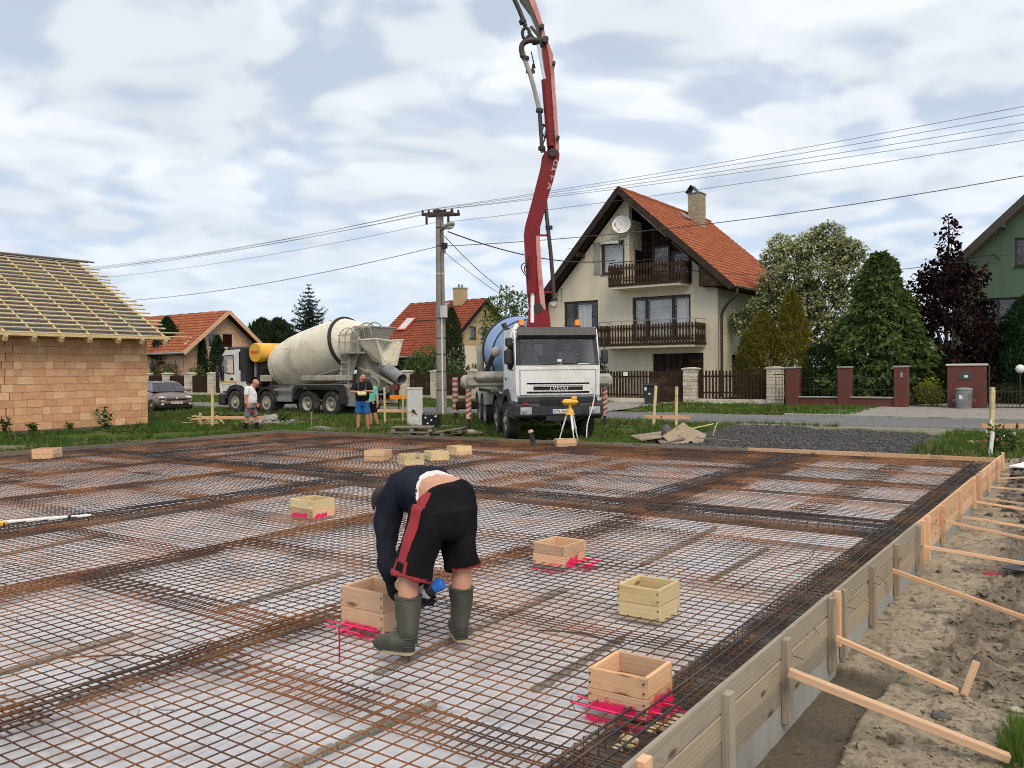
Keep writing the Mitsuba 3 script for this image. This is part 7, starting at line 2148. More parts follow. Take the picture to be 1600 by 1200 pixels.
put(mt, "drum_stand", join(beam(Q3(2.0, 0.6, 1.3), Q3(1.25, 0.45, 3.2), 0.14, 0.42), beam(Q3(2.0, -0.6, 1.3), Q3(1.25, -0.45, 3.2), 0.14, 0.42), box((6.9, 0, 1.5), (0.4, 0.9, 0.7), MM), beam(Q3(1.7, 0.75, 1.2), Q3(0.95, 0.62, 3.05), 0.05, 0.5)), "steel_dusty")
# hopper, spout and chute at the rear
hp = put(mt, "hopper", join(*[(lambda a: (a, np.array([[0, 1, 2, 3], [3, 2, 1, 0]])))(np.array([Q3(*p) for p in q])) for q in ([(1.15, 0.62, 3.75), (-0.05, 0.62, 3.70), (0.25, 0.38, 3.05), (0.95, 0.38, 3.15)], [(1.15, -0.62, 3.75), (-0.05, -0.62, 3.70), (0.25, -0.38, 3.05), (0.95, -0.38, 3.15)], [(-0.05, 0.62, 3.70), (-0.05, -0.62, 3.70), (0.25, -0.38, 3.05), (0.25, 0.38, 3.05)], [(1.15, 0.62, 3.75), (1.15, -0.62, 3.75), (0.95, -0.38, 3.15), (0.95, 0.38, 3.15)])]), "steel_dusty")
put(hp, "rim", tube([Q3(1.15, 0.63, 3.76), Q3(-0.06, 0.63, 3.71), Q3(-0.06, -0.63, 3.71), Q3(1.15, -0.63, 3.76), Q3(1.15, 0.63, 3.76)], 0.03, 6), "steel_dusty")
vs = put(mt, "spout", join(extrude(Polygon([(-0.80, 3.18), (-0.72, 3.18), (-0.34, 2.30), (0.34, 2.30), (0.72, 3.18), (0.80, 3.18), (0.42, 2.12), (-0.42, 2.12)]), 0.07, MM @ axes((0, 1, 0), (0, 0, 1), (1, 0, 0), (-0.30, 0, 0))), *[(lambda a: (a, np.array([[0, 1, 2, 3], [3, 2, 1, 0]])))(np.array([Q3(*p) for p in q])) for q in ([(0.75, 0.80, 3.15), (-0.28, 0.80, 3.18), (-0.28, 0.38, 2.14), (0.45, 0.30, 2.35)], [(0.75, -0.80, 3.15), (-0.28, -0.80, 3.18), (-0.28, -0.38, 2.14), (0.45, -0.30, 2.35)], [(-0.28, 0.38, 2.14), (-0.28, -0.38, 2.14), (0.45, -0.3, 2.35), (0.45, 0.3, 2.35)], [(0.75, 0.80, 3.15), (0.75, -0.80, 3.15), (0.45, -0.3, 2.35), (0.45, 0.3, 2.35)])]), "drum_cream")
put(vs, "lip", tube([Q3(0.75, 0.8, 3.17), Q3(-0.3, 0.8, 3.20), Q3(-0.3, 0.0, 3.14), Q3(-0.3, -0.8, 3.20), Q3(0.75, -0.8, 3.17)], 0.035, 8), "drum_cream")
c0, c1 = np.array(Q3(0.05, 0.05, 2.10)), np.array(Q3(-1.12, 0.22, 1.55))
ch_ = put(mt, "chute", lathe([(0.245, 0), (0.265, 0), (0.24, 1.30), (0.255, 1.32), (0.215, 1.32), (0.22, 1.28), (0.245, 0.0)], 28, frame(c1 - c0, c0)), "zinc", 30)
put(ch_, "chute_support", join(beam(Q3(0.7, 0.35, 1.95), Q3(-0.85, 0.42, 1.35), 0.05, 0.09), tube([Q3(-0.95, 0.25, 1.42), Q3(-0.2, 0.2, 0.95), Q3(0.4, 0.2, 0.9)], 0.035, 8), beam(Q3(1.0, 0.5, 2.05), Q3(0.55, 0.40, 1.85), 0.06, 0.06)), "steel_dusty")
put(mt, "rear_body", join(extrude(Polygon([(0.2, 1.1), (1.3, 0.9), (1.45, 1.6), (1.2, 2.6), (0.85, 2.6), (0.55, 1.75), (0.05, 1.55)]), 0.5, MS(0.25)), box((0.35, 0, 0.62), (0.12, 2.2, 0.14), MM), box((0.4, 0.5, 0.85), (0.35, 0.4, 0.2), MM), tube(curve([Q3(0.45, 0.35, 1.7), Q3(-0.05, 0.4, 1.45), Q3(0.1, 0.45, 1.0)], 8), 0.04, 6)), "steel_dusty")
put(mt, "tail_light", join(box((0.28, 0.8, 0.82), (0.06, 0.3, 0.12), MM), box((0.28, -0.8, 0.82), (0.06, 0.3, 0.12), MM)), "trim_red")
ld = put(mt, "ladder", join(*[tube([Q3(a, 0.95, 1.25), Q3(a - 0.05, 0.9, 2.62)], 0.03, 6) for a in (1.62, 1.18)]), "steel_dusty")
for i in range(5):
    put(ld, "rung", box((1.38, 0.93, 1.45 + i * 0.27), (0.46, 0.10, 0.04), MM), "steel_dusty")
pf = put(mt, "platform", box((1.0, 0.9, 2.66), (1.15, 0.42, 0.07), MM), "steel_dusty")
for i, x in enumerate((1.55, 1.22, 0.88, 0.5)):
    put(pf, "railing", tube(curve([Q3(x, 1.06, 2.68), Q3(x - 0.02, 1.07, 3.35), Q3(x - 0.12, 0.95, 3.62), Q3(x - 0.4, 0.78, 3.68), Q3(x - 0.45, 0.7, 3.3)], 14), 0.022, 6), "steel_dusty", 60)
put(pf, "rail_bar", join(tube([Q3(1.6, 1.08, 3.1), Q3(0.4, 1.08, 3.1)], 0.018, 6), tube([Q3(1.6, 1.08, 3.4), Q3(0.4, 1.0, 3.4)], 0.018, 6), box((0.8, 0.92, 3.3), (0.34, 0.03, 0.44), MM)), "steel_dusty")
put(mt, "hopper_hoops", join(*[tube(np.array([Q3(x - 0.32 * (1 - math.cos(a)), 0.45 - 0.2 * (a / 3.14), 3.66 + 0.24 * math.sin(a)) for a in np.linspace(0, 3.14, 12)]), 0.03, 6) for x in (1.0, 0.55)]), "steel_dusty", 50)
put(mt, "side_strut", join(tube([Q3(2.9, 1.0, 1.75), Q3(1.6, 0.95, 2.02)], 0.03, 6)), "zinc")

# ---------------------------------------------------------------- parked car behind the brick corner
CY = math.radians(-38)
cf = unit((0.965, -0.26, 0))
CM = axes(cf, (-cf[1], cf[0], 0), (0, 0, 1), (-35.55, 23.3, -0.06))
car = thing("parked_car", "brown metallic hatchback parked behind the corner of the brick wall", "car")
xs_ = [0.0, -0.05, -0.35, -0.75, -1.2, -1.9, -2.6, -3.3, -3.9, -4.25]          # stations from the nose back
hood = [0.50, 0.66, 0.80, 0.90, 0.98, 1.02, 1.02, 1.02, 0.98, 0.80]             # belt line
half = [0.62, 0.76, 0.86, 0.90, 0.91, 0.91, 0.91, 0.90, 0.86, 0.72]
low_ = [0.32, 0.22, 0.20, 0.20, 0.20, 0.20, 0.20, 0.22, 0.28, 0.40]
ring = []
for x, h, w, l in zip(xs_, hood, half, low_):
    ring.append([(x, s * yy * w, zz) for s, yy, zz in ((-1, .0, l), (-1, .8, l), (-1, .97, l + 0.10), (-1, 1, l + (h - l) * .5), (-1, .95, l + (h - l) * .86), (-1, .80, h), (1, .0, h + 0.035), (1, .80, h), (1, .95, l + (h - l) * .86), (1, 1, l + (h - l) * .5), (1, .97, l + 0.10), (1, .8, l))])
r_ = np.array(ring)
n_, m_ = r_.shape[:2]
i, j = np.meshgrid(np.arange(n_ - 1), np.arange(m_), indexing="ij")
k_ = (j + 1) % m_
q_ = np.stack([i * m_ + j, i * m_ + k_, (i + 1) * m_ + k_, (i + 1) * m_ + j], -1).reshape(-1, 4)
vv, ff = vf((r_.reshape(-1, 3), q_))
caps = [[0, a + 1, a] for a in range(1, m_ - 1)] + [[(n_ - 1) * m_, (n_ - 1) * m_ + a, (n_ - 1) * m_ + a + 1] for a in range(1, m_ - 1)]
bm = trimesh.Trimesh(*trimesh.remesh.subdivide_loop(vv, np.vstack([ff, caps]), 2), process=True)
put(car, "body", move(bm, CM), "car_paint", True)
gl_ = [(-0.98, .74, .99), (-1.75, .60, 1.40), (-2.6, .60, 1.47), (-3.5, .58, 1.36), (-4.05, .66, 1.02)]
gv = np.array([[(x, -w, z), (x, w, z)] for x, w, z in gl_])
side_pts = np.array([(x, 0, z) for x, w, z in gl_])
roof = hull([(-1.70, s * .60, 1.40) for s in (-1, 1)] + [(-2.6, s * .62, 1.48) for s in (-1, 1)] + [(-3.5, s * .58, 1.37) for s in (-1, 1)] + [(-1.72, s * .58, 1.37) for s in (-1, 1)] + [(-3.48, s * .57, 1.34) for s in (-1, 1)])
put(car, "roof", move(roof, CM), "car_paint", 40)
put(car, "glasshouse", move(hull([(x, s * w, z) for x, w, z in [(-0.92, .78, .98), (-1.72, .60, 1.395), (-2.6, .61, 1.45), (-3.5, .57, 1.35), (-4.08, .68, 1.0)] for s in (-1, 1)]), CM), "glass_dark", 20)
put(car, "pillar", join(*[tube([(CM @ [-0.95, s * .80, .99, 1])[:3], (CM @ [-1.73, s * .60, 1.40, 1])[:3], (CM @ [-2.6, s * .615, 1.46, 1])[:3], (CM @ [-3.5, s * .58, 1.36, 1])[:3], (CM @ [-4.05, s * .70, 1.0, 1])[:3]], 0.028, 6) for s in (-1, 1)]), "car_paint", 50)
for s in (-1, 1):
    put(car, "headlight", move(ball((0, 0, 0), 1, 2, (0.22, 0.16, 0.075)), CM @ shift(-0.20, s * .62, 0.70)), "lens", True)
    put(car, "fog_light", move(ball((0, 0, 0), 1, 2, (0.06, 0.1, 0.05)), CM @ shift(-0.05, s * .62, 0.40)), "chrome", True)
    put(car, "mirror", move(ball((0, 0, 0), 1, 2, (0.10, 0.12, 0.08)), CM @ shift(-1.25, s * .98, 1.03)), "car_paint", True)
    for x in (-0.85, -3.45):
        wheel(car, CM @ axes((0, s, 0), (1, 0, 0), (0, 0, s), (x, s * 0.80, 0.32)), r=0.32, w=0.21, hub=0.20, rim="zinc")
put(car, "grille", join(box((0.005, 0, 0.64), (0.04, 0.95, 0.075), CM), box((0.01, 0, 0.36), (0.04, 1.1, 0.16), CM)), "black_gap")
put(car, "grille_bar", join(box((0.03, 0, 0.645), (0.03, 0.92, 0.022), CM), move(ball((0, 0, 0), 1, 2, (0.02, 0.05, 0.05)), CM @ shift(0.04, 0, 0.66))), "chrome")
np2 = put(car, "number_plate", box((0.045, 0, 0.47), (0.015, 0.52, 0.11), CM), "frame_white")
flat_text(np2, "lettering", "3T8 4150", 0.07, CM @ axes((0, 1, 0), (0, 0, 1), (1, 0, 0), (0.053, 0.02, 0.47)), "black_gap", 0.002)


# ================================================================ people (joints in metres: x to the viewer's right, y away, z up)
def standing(origin):
    return axes(RIGHT0, (-math.sin(YAW), math.cos(YAW), 0), (0, 0, 1), origin)


def loft(rings, n=22):
    """Solid from rings (centre, half width, half depth, axis, width direction) as a Manifold."""
    vs = []
    for c, a, b, ax_, wd in rings:
        ax_ = unit(ax_)
        u = unit(np.asarray(wd, float) - ax_ * np.dot(wd, ax_))
        w = np.cross(ax_, u)
        t = np.arange(n) * 2 * np.pi / n
        vs.append(np.asarray(c) + np.cos(t)[:, None] * u * a + np.sin(t)[:, None] * w * b)
    v = np.vstack(vs + [[rings[0][0]], [rings[-1][0]]])
    f = []
    for i in range(len(rings) - 1):
        for j in range(n):
            k = (j + 1) % n
            f += [[i * n + j, i * n + k, (i + 1) * n + k], [i * n + j, (i + 1) * n + k, (i + 1) * n + j]]
    e = (len(rings) - 1) * n
    f += [[len(v) - 2, (j + 1) % n, j] for j in range(n)] + [[len(v) - 1, e + j, e + (j + 1) % n] for j in range(n)]
    f = np.array(f)
    if trimesh.Trimesh(v, f, process=False).volume < 0:
        f = f[:, ::-1]
    return m3.Manifold(m3.Mesh(np.asarray(v, np.float32), np.ascontiguousarray(f, np.uint32)))


def cloth(solids, edge=0.03, smooth=4, folds=0.0, seed=0, scale=9.0):
    q = m3.Manifold()
    for s in solids:
        q = q + s
    v, f = soften(q.refine_to_length(edge), smooth)
    t = trimesh.Trimesh(v, f, process=False)
    if folds:
        v = v + t.vertex_normals * ((nnoise(v * scale * [1, 1, 0.55], seed) - 0.5) * folds)[:, None]
    return v, f


def ballm(c, r, seg=16):
    return m3.Manifold.sphere(r, seg).translate(tuple(map(float, c)))


def capsule(p0, r0, p1, r1, seg=14):
    return m3.Manifold.batch_hull([ballm(p0, r0, seg), ballm(p1, r1, seg)])


def hand_bones(wrist, along, palm_n, side, curl=0.5, s=1.0):
    """A palm and five jointed fingers; along: wrist to knuckles, palm_n: out of the palm, side: towards the thumb."""
    d, n = unit(along), unit(palm_n)
    t = unit(np.asarray(side, float) - d * np.dot(side, d))
    w = np.asarray(wrist, float)
    out = [(w, 0.026 * s, w + d * 0.045 * s + t * 0.022 * s, 0.021 * s), (w, 0.026 * s, w + d * 0.045 * s - t * 0.022 * s, 0.019 * s),
           (w + d * 0.045 * s + t * 0.022 * s, 0.021 * s, w + d * 0.085 * s + t * 0.028 * s, 0.015 * s), (w + d * 0.045 * s - t * 0.022 * s, 0.019 * s, w + d * 0.08 * s - t * 0.028 * s, 0.014 * s),
           (w + d * 0.085 * s + t * 0.028 * s, 0.015 * s, w + d * 0.08 * s - t * 0.028 * s, 0.014 * s)]
    for i, (off, L) in enumerate(((0.031, 0.070), (0.011, 0.080), (-0.010, 0.074), (-0.030, 0.058))):
        p = w + d * (0.088 - 0.004 * i) * s + t * off * s
        a = curl * (0.7 + 0.12 * i)
        for j, fr in enumerate((0.45, 0.32, 0.23)):
            dd = unit(d * math.cos(a) + n * math.sin(a) + t * 0.05 * (1.5 - i))
            q = p + dd * L * fr * s
            out.append((p, (0.0095 - 0.001 * j) * s, q, (0.0088 - 0.001 * j) * s))
            p, a = q, a + curl * 0.75
    p = w + d * 0.025 * s + t * 0.030 * s
    for j, (L, k) in enumerate(((0.045, 0.9), (0.032, 0.55), (0.026, 0.25))):
        q = p + unit(d * (1 - k * 0.45) + t * k + n * (0.35 + 0.3 * curl * j)) * L * s
        out.append((p, (0.0125 - 0.0012 * j) * s, q, (0.0112 - 0.0012 * j) * s))
        p = q
    return out


def head_solids(c, fwd, up, s=1.0):
    """Skull, jaw, nose, ears, brow; eyes and mouth are added as parts."""
    f, u = unit(fwd), unit(up)
    r = np.cross(f, u)
    c = np.asarray(c, float)
    P = lambda a, b, d: c + (r * a + f * b + u * d) * s
    return [(P(0, -0.022, 0.028), 0.082 * s, P(0, 0.028, 0.022), 0.074 * s), (P(0, 0.02, 0.0), 0.07 * s, P(0, 0.058, -0.078), 0.034 * s), (P(0.028, 0.0, -0.05), 0.04 * s, P(0, 0.06, -0.085), 0.026 * s),
            (P(-0.028, 0.0, -0.05), 0.04 * s, P(0, 0.06, -0.085), 0.026 * s), (P(0, 0.092, 0.012), 0.010 * s, P(0, 0.112, -0.024), 0.015 * s), (P(0.03, 0.072, 0.03), 0.022 * s, P(-0.03, 0.072, 0.03), 0.022 * s),
            (P(0.022, 0.083, -0.055), 0.012 * s, P(-0.022, 0.083, -0.055), 0.012 * s), (P(0.082, -0.012, 0.012), 0.016 * s, P(0.080, -0.012, -0.02), 0.010 * s), (P(-0.082, -0.012, 0.012), 0.016 * s, P(-0.080, -0.012, -0.02), 0.010 * s)], P


def eyes(key, P, s=1.0, mat="hair_dark"):
    put(key, "eyes", join(*[ball(P(x, 0.082, 0.008), 0.011 * s, 2) for x in (-0.032, 0.032)]), "shoe_pale", True, kind="stuff")
    put(key, "pupils", join(*[ball(P(x, 0.0905, 0.008), 0.0052 * s, 1) for x in (-0.032, 0.032)]), mat, True, kind="stuff")
    put(key, "eyebrows", join(*[tube([P(x - 0.02, 0.092, 0.032), P(x, 0.097, 0.037), P(x + 0.02, 0.092, 0.032)], 0.005 * s, 5) for x in (-0.032, 0.032)]), mat, kind="stuff")


def shoe(heel, toe, r=0.045, top=0.09):
    h, t = np.asarray(heel, float), np.asarray(toe, float)
    m_ = h * 0.45 + t * 0.55
    return [capsule(h + [0, 0, 0.045], 0.042, h + [0, 0, top], 0.045), capsule(h + [0, 0, 0.035], 0.036, m_ + [0, 0, 0.04], 0.044), capsule(m_ + [0, 0, 0.04], 0.044, t + [0, 0, 0.03], 0.032)]


# ---------------------------------------------------------------- the bent worker in the foreground
W0 = standing((0, 0, 0))
wk = thing("person", "worker bending down with his back to us, black shorts with red stripes and rubber boots", "person")
LHIP, RHIP = np.array([-.525, 5.30, .80]), np.array([-.365, 5.42, .81])
LK, RK = np.array([-.655, 5.225, .45]), np.array([-.335, 5.42, .45])
LA, RA = np.array([-.655, 5.155, .085]), np.array([-.345, 5.385, .075])
WAI = np.array([-.450, 5.465, .930])
CHE = np.array([-.665, 5.800, .930])
TD = unit(CHE - WAI)
LAT = unit((0.85, 0.53, 0))
LS, RS = np.array([-.825, 5.700, .865]), np.array([-.505, 5.905, .86])
LE, RE = np.array([-.862, 5.620, .60]), np.array([-.535, 5.68, .60])
LW, RW = np.array([-.805, 5.46, .365]), np.array([-.605, 5.405, .375])
HD = np.array([-.895, 5.965, .80])
LHD = unit((0.12, 0.02, -1))
RHD = unit((0.30, -0.15, -0.55))
hs, HP = head_solids(HD, (-0.35, 0.28, -0.9), (-0.75, 0.55, 0.45))
body = [(LHIP, .105, LK, .066), (RHIP, .105, RK, .066), (LK, .066, LK * .55 + LA * .45, .062), (RK, .066, RK * .55 + RA * .45, .062), (LK * .55 + LA * .45, .062, LA, .042), (RK * .55 + RA * .45, .062, RA, .042),
        (LHIP, .12, WAI, .125), (RHIP, .12, WAI, .125), (WAI, .125, CHE, .145), (WAI + LAT * .05, .12, CHE + LAT * .07, .13), (WAI - LAT * .05, .12, CHE - LAT * .07, .13),
        (CHE, .12, LS, .075), (CHE, .12, RS, .075), (LS, .062, LE, .045), (RS, .062, RE, .045), (LE, .045, LW, .030), (RE, .045, RW, .030), (CHE + TD * .1, .08, HD - unit(HD - CHE) * .06, .055)] + hs
body += hand_bones(LW, LHD, (0.8, 0.3, 0.1), (-.3, .9, 0), 0.55) + hand_bones(RW, RHD, (0.5, -0.2, -0.4), (-.6, -.7, .1), 0.85)
put(wk, "body", move(limbs(body, 0.016, 4), W0), "skin", True, label="bare lower back and legs")
up_dir = np.array([0, 0, 1.0])
# shirt: torso, sleeves; the hem rides up and shows the back
torso = loft([(WAI + TD * .055 + [0, 0, -.007], .190, .166, TD - [0, 0, .45] - LAT * .10, LAT), (WAI + TD * .15 + [0, 0, .000], .198, .166, TD - [0, 0, .25] - LAT * .06, LAT), (WAI + TD * .25, .208, .168, TD, LAT), (CHE, .208, .164, TD, LAT), (CHE + TD * .10, .17, .13, TD, LAT), (CHE + TD * .16, .09, .08, TD, LAT)])
sleeves = [capsule(LS, .100, LS * .5 + LE * .5, .084), capsule(LS * .5 + LE * .5, .084, LE, .073), capsule(LE, .073, LW + [0, 0, .07], .055), capsule(LW + [0, 0, .08], .056, LW + [0, 0, .035], .048), capsule(RS, .098, RE, .060), capsule(RE, .060, RW + [0, 0, .05], .046),
           capsule(CHE - LAT * .1, .13, LS, .095), capsule(CHE + LAT * .1, .13, RS, .095), capsule(CHE + TD * .06, .10, HD - unit(HD - CHE) * .09, .07)]
put(wk, "shirt", move(cloth([torso] + sleeves, 0.012, 3, 0.040, 4, 15), W0), "navy", True, label="dark navy long-sleeved shirt")
tee = loft([(WAI + TD * .038 + [0, 0, -.003], .188, .1640, TD - [0, 0, .45] - LAT * .10, LAT), (WAI + TD * .065 + [0, 0, -.004], .188, .1640, TD - [0, 0, .44] - LAT * .10, LAT)], 40)
put(wk, "undershirt", move(cloth([tee], 0.012, 1, 0.016, 8, 30), W0), "cloth_white", True, label="rumpled white undershirt hem above the bare back")
# shorts
LHEM, RHEM = LHIP * .16 + LK * .84 + np.array([0.0, 0, -.055]), RHIP * .16 + RK * .84 + np.array([0.004, 0, -.035])
PV = (LHIP + RHIP) / 2
HL = unit(RHIP - LHIP)
pel = loft([(WAI + np.array([.034, -.048, -.006]), .188, .132, TD * .75 + up_dir * .40, LAT), (WAI * .55 + PV * .45 + [.012, -.022, .035], .200, .158, TD * .5 + up_dir * .6, LAT * .5 + HL * .5), (PV + [.008, -.028, .02], .208, .165, up_dir * .9 + TD * .25, HL), (PV + [0, -.01, -.09], .198, .145, up_dir, HL), (PV + [0, 0.0, -.13], .185, .12, up_dir, HL)], 32)
legl = loft([(LHIP + [0, -.01, .05], .120, .135, LHIP - LK, HL), (LHIP * .7 + LK * .3, .128, .135, LHIP - LK, HL), (LHIP * .42 + LK * .58, .127, .128, LHIP - LK, HL), (LHEM, .134, .130, LHIP - LK + [0, 0, .25], HL)], 32)
legr = loft([(RHIP + [0, -.01, .05], .120, .135, RHIP - RK, HL), (RHIP * .7 + RK * .3, .118, .128, RHIP - RK, HL), (RHIP * .42 + RK * .58, .114, .124, RHIP - RK, HL), (RHEM, .116, .128, RHIP - RK + [0, 0, .1], HL)], 32)
sv, sf = cloth([pel, legl, legr], 0.012, 3, 0.036, 11, 12)
put(wk, "shorts", move((sv, sf), W0), "shorts_black", True, label="black sports shorts")
st_ = trimesh.Trimesh(sv, sf, process=False)
cen, nor = st_.triangles_center, st_.face_normals


def patch_of(mask, off=0.003):
    """The chosen faces of the shorts, lifted a little: a sewn-on strip."""
    v = sv + st_.vertex_normals * off
    f = sf[mask]
    used, inv = np.unique(f, return_inverse=True)
    return move((v[used], inv.reshape(-1, 3)), W0)


ax_l = (cen - LHIP) @ unit(LHEM - LHIP)
axis_pt = LHIP + np.clip(ax_l, -.2, 1)[:, None] * unit(LHEM - LHIP)
rad = cen - axis_pt
ang = np.degrees(np.arctan2(rad @ np.array([-.55, .83, 0]), rad @ np.array([-.83, -.55, 0])))
isl = (cen - PV) @ HL < -0.0
hem_l = np.linalg.norm(LHEM - LHIP)
put(wk, "stripe", patch_of(isl & (np.abs(ang + 20 - 10 * np.clip(ax_l, 0, .4)) < 17) & (ax_l > -.16) & (ax_l < hem_l - .075)), "trim_red", True, label="wide dark red side stripe")
put(wk, "vent_edges", patch_of(isl & (np.abs(np.abs(ang + 16) - 20) < 5) & (ax_l > hem_l - .09) & (ax_l < hem_l - .01), .004), "trim_red", True)
ax_r = (cen - RHIP) @ unit(RHEM - RHIP)
hem_r = np.linalg.norm(RHEM - RHIP)
put(wk, "hem", patch_of((isl & (ax_l > hem_l - .018)) | (~isl & (ax_r > hem_r - .016)), .004), "trim_red", True, label="thin red hems of both legs")
# boots
for A_, K_, toe in ((LA, LK, np.array([-.855, 5.215, .0])), (RA, RK, np.array([-.41, 5.62, .0]))):
    heel = np.array([A_[0] + .012, A_[1] - .02, 0.0])
    fd = unit(toe - heel)
    lat = np.cross(fd, up_dir)
    top = K_ * .72 + A_ * .28 + np.array([0, 0, .0])
    shaft = loft([(top, .086, .079, up_dir, fd), (top * .6 + A_ * .4, .080, .070, up_dir, fd), (A_ + [0, 0, .05], .066, .056, up_dir, fd), (A_ + [0, 0, -.02], .064, .050, up_dir, fd)], 24)
    ft = [capsule(heel + fd * .02 + [0, 0, .066], .050, heel + fd * .10 + [0, 0, .074], .060), capsule(heel + fd * .10 + [0, 0, .070], .060, toe - fd * .05 + [0, 0, .058], .050), capsule(toe - fd * .05 + [0, 0, .058], .050, toe - fd * .02 + [0, 0, .053], .042)]
    outl = [heel + fd * a * .97 + lat * b for a, b in ((-.034, 0), (-.025, .034), (.03, .046), (.10, .046), (.16, .049), (.205, .038), (.228, .018), (.232, 0), (.228, -.018), (.205, -.038), (.16, -.048), (.10, -.044), (.03, -.045), (-.025, -.034))]
    ft.append(m3.Manifold.hull_points([tuple(map(float, p + [0, 0, z])) for p in outl for z in (.018, .05)]))
    bt = put(wk, "boot", move(cloth([shaft] + ft, 0.012, 5, 0.010, 5, 22), W0), "boot_green", True, label="muddy grey-green rubber boot")
    sole = [capsule(heel + fd * .015 + [0, 0, .016], .0155, heel + fd * .015 + [0, 0, .017], .015)]
    put(bt, "sole", move(hull([p + [0, 0, z] for p in outl for z in (0.006, .024)]), W0), "sole_tan", 30)
    put(bt, "heel_ridges", move(join(*[tube(np.array([heel + fd * (.02 - .068 * math.cos(a)) + lat * .062 * math.sin(a) + [0, 0, z] for a in np.linspace(-1.4, 1.4, 12)]), .0035, 5) for z in (.062, .078, .094, .110)]), W0), "boot_green", kind="stuff")
    put(bt, "rim", move(tube(np.array([top + fd * .087 * math.cos(a) + lat * .080 * math.sin(a) + [0, 0, -.006] for a in np.linspace(0, 6.283, 26)]), .0055, 6), W0), "boot_green", 60)
# gloves
put(wk, "glove", move(limbs([(a, ra + .004, b, rb + .004) for a, ra, b, rb in hand_bones(LW, LHD, (0.8, 0.3, 0.1), (-.3, .9, 0), 0.55)] + [(LW - LHD * .05, .037, LW, .031)], 0.008, 3), W0), "cloth_black", True, label="black work glove on the left hand")
put(wk, "glove", move(limbs([(a, ra + .004, b, rb + .004) for a, ra, b, rb in hand_bones(RW, RHD, (0.5, -0.2, -0.4), (-.6, -.7, .1), 0.85)], 0.008, 3), W0), "cloth_black", True, label="black work glove on the right hand")
hv, hf = limbs([(HP(0, -0.03, 0.04), .088, HP(0, 0.022, 0.048), .076), (HP(0, -0.055, -0.01), .062, HP(0, -0.02, 0.05), .085)], 0.014, 4)
put(wk, "hair", move((hv, hf), W0), "hair_dark", True)
# spray gun in the right hand
gun = thing("foam_gun", "black and white power tool with a blue cap in the bent worker's right hand", "power tool")
g0 = np.array([-.585, 5.37, .315])
gd2 = unit((0.78, -0.1, 0.42))
gm = W0 @ frame(gd2, g0, (-.3, -.6, .9))
put(gun, "body", move(chamfer_box((0.17, 0.065, 0.085), 0.014), gm), "iron_dark", 40)
put(gun, "shell", join(move(chamfer_box((0.055, 0.070, 0.090), 0.012), gm @ shift(0.015, 0, 0)), move(chamfer_box((0.045, 0.071, 0.03), 0.01), gm @ shift(-0.055, 0, 0.01))), "frame_white", 40)
put(gun, "cap", move(lathe([(0, 0), (0.040, 0), (0.040, 0.06), (0.034, 0.068), (0, 0.068)], 20), gm @ shift(0.085, 0, 0.0)), "blue_paint", 40)
put(gun, "handle", move(chamfer_box((0.042, 0.036, 0.13), 0.012), gm @ shift(-0.03, 0, 0.08)), "iron_dark", 40)
put(gun, "battery", move(chamfer_box((0.10, 0.07, 0.055), 0.012), gm @ shift(-0.06, 0, -0.065)), "iron_dark", 40)
put(gun, "bit", move(tube([(-0.085, 0, 0), (-0.16, 0, -0.02)], 0.009, 8), gm), "zinc")

# ---------------------------------------------------------------- man in the white shirt, looking down
M0 = standing((-22.70, 17.53, -0.11))
p1 = thing("person", "bald man in a white T-shirt and grey shorts looking down at the slab's left corner", "person")
hs, HP = head_solids((.175, 0, 1.535), (0.80, 0.0, -0.60), (0.6, 0.0, 0.8), 1.1)
J = dict(lh=(.0, .09, .84), rh=(-.02, -.09, .84), lk=(.14, .10, .46), rk=(-.09, -.10, .46), la=(.165, .11, .10), ra=(-.125, -.10, .10), w=(-.01, 0, .97), c=(.0, 0, 1.25), ls=(.0, .19, 1.36), rs=(-.03, -.19, 1.36), le=(.06, .25, 1.08), re=(-.075, -.245, 1.06), lw=(.15, .20, .88), rw=(.01, -.26, .83))
J = {k: np.array(v, float) for k, v in J.items()}
bones = [(J['lh'], .10, J['lk'], .062), (J['rh'], .10, J['rk'], .062), (J['lk'], .06, J['la'], .042), (J['rk'], .06, J['ra'], .042), (J['w'], .14, J['c'], .16), (J['lh'], .11, J['w'], .14), (J['rh'], .11, J['w'], .14), (J['c'], .13, J['ls'], .07), (J['c'], .13, J['rs'], .07),
         (J['ls'], .062, J['le'], .046), (J['rs'], .062, J['re'], .046), (J['le'], .045, J['lw'], .03), (J['re'], .045, J['rw'], .03), ((.02, 0, 1.38), .075, (.13, 0, 1.49), .062)] + hs + hand_bones(J['rw'], (.1, .05, -1), (.3, 1, 0), (.95, -.2, 0), .5) + hand_bones(J['lw'], (.2, -.1, -1), (.3, -1, 0), (.95, .2, 0), .5)
put(p1, "body", move(limbs(bones, 0.025, 4), M0), "skin_red", True)
X_, Y_, Z_ = np.eye(3)
put(p1, "shirt", move(cloth([loft([((.005, 0, .88), .185, .165, Z_, X_), ((.015, 0, 1.0), .20, .18, Z_, X_), ((.01, 0, 1.2), .19, .20, Z_, X_), ((.0, 0, 1.34), .14, .20, Z_, X_), ((.03, 0, 1.43), .085, .11, Z_, X_)]), capsule(J['rs'], .085, J['rs'] * .45 + J['re'] * .55, .078), capsule(J['ls'], .085, J['ls'] * .45 + J['le'] * .55, .078)], 0.025, 3, 0.02, 3, 11), M0), "cloth_white", True, label="white T-shirt")
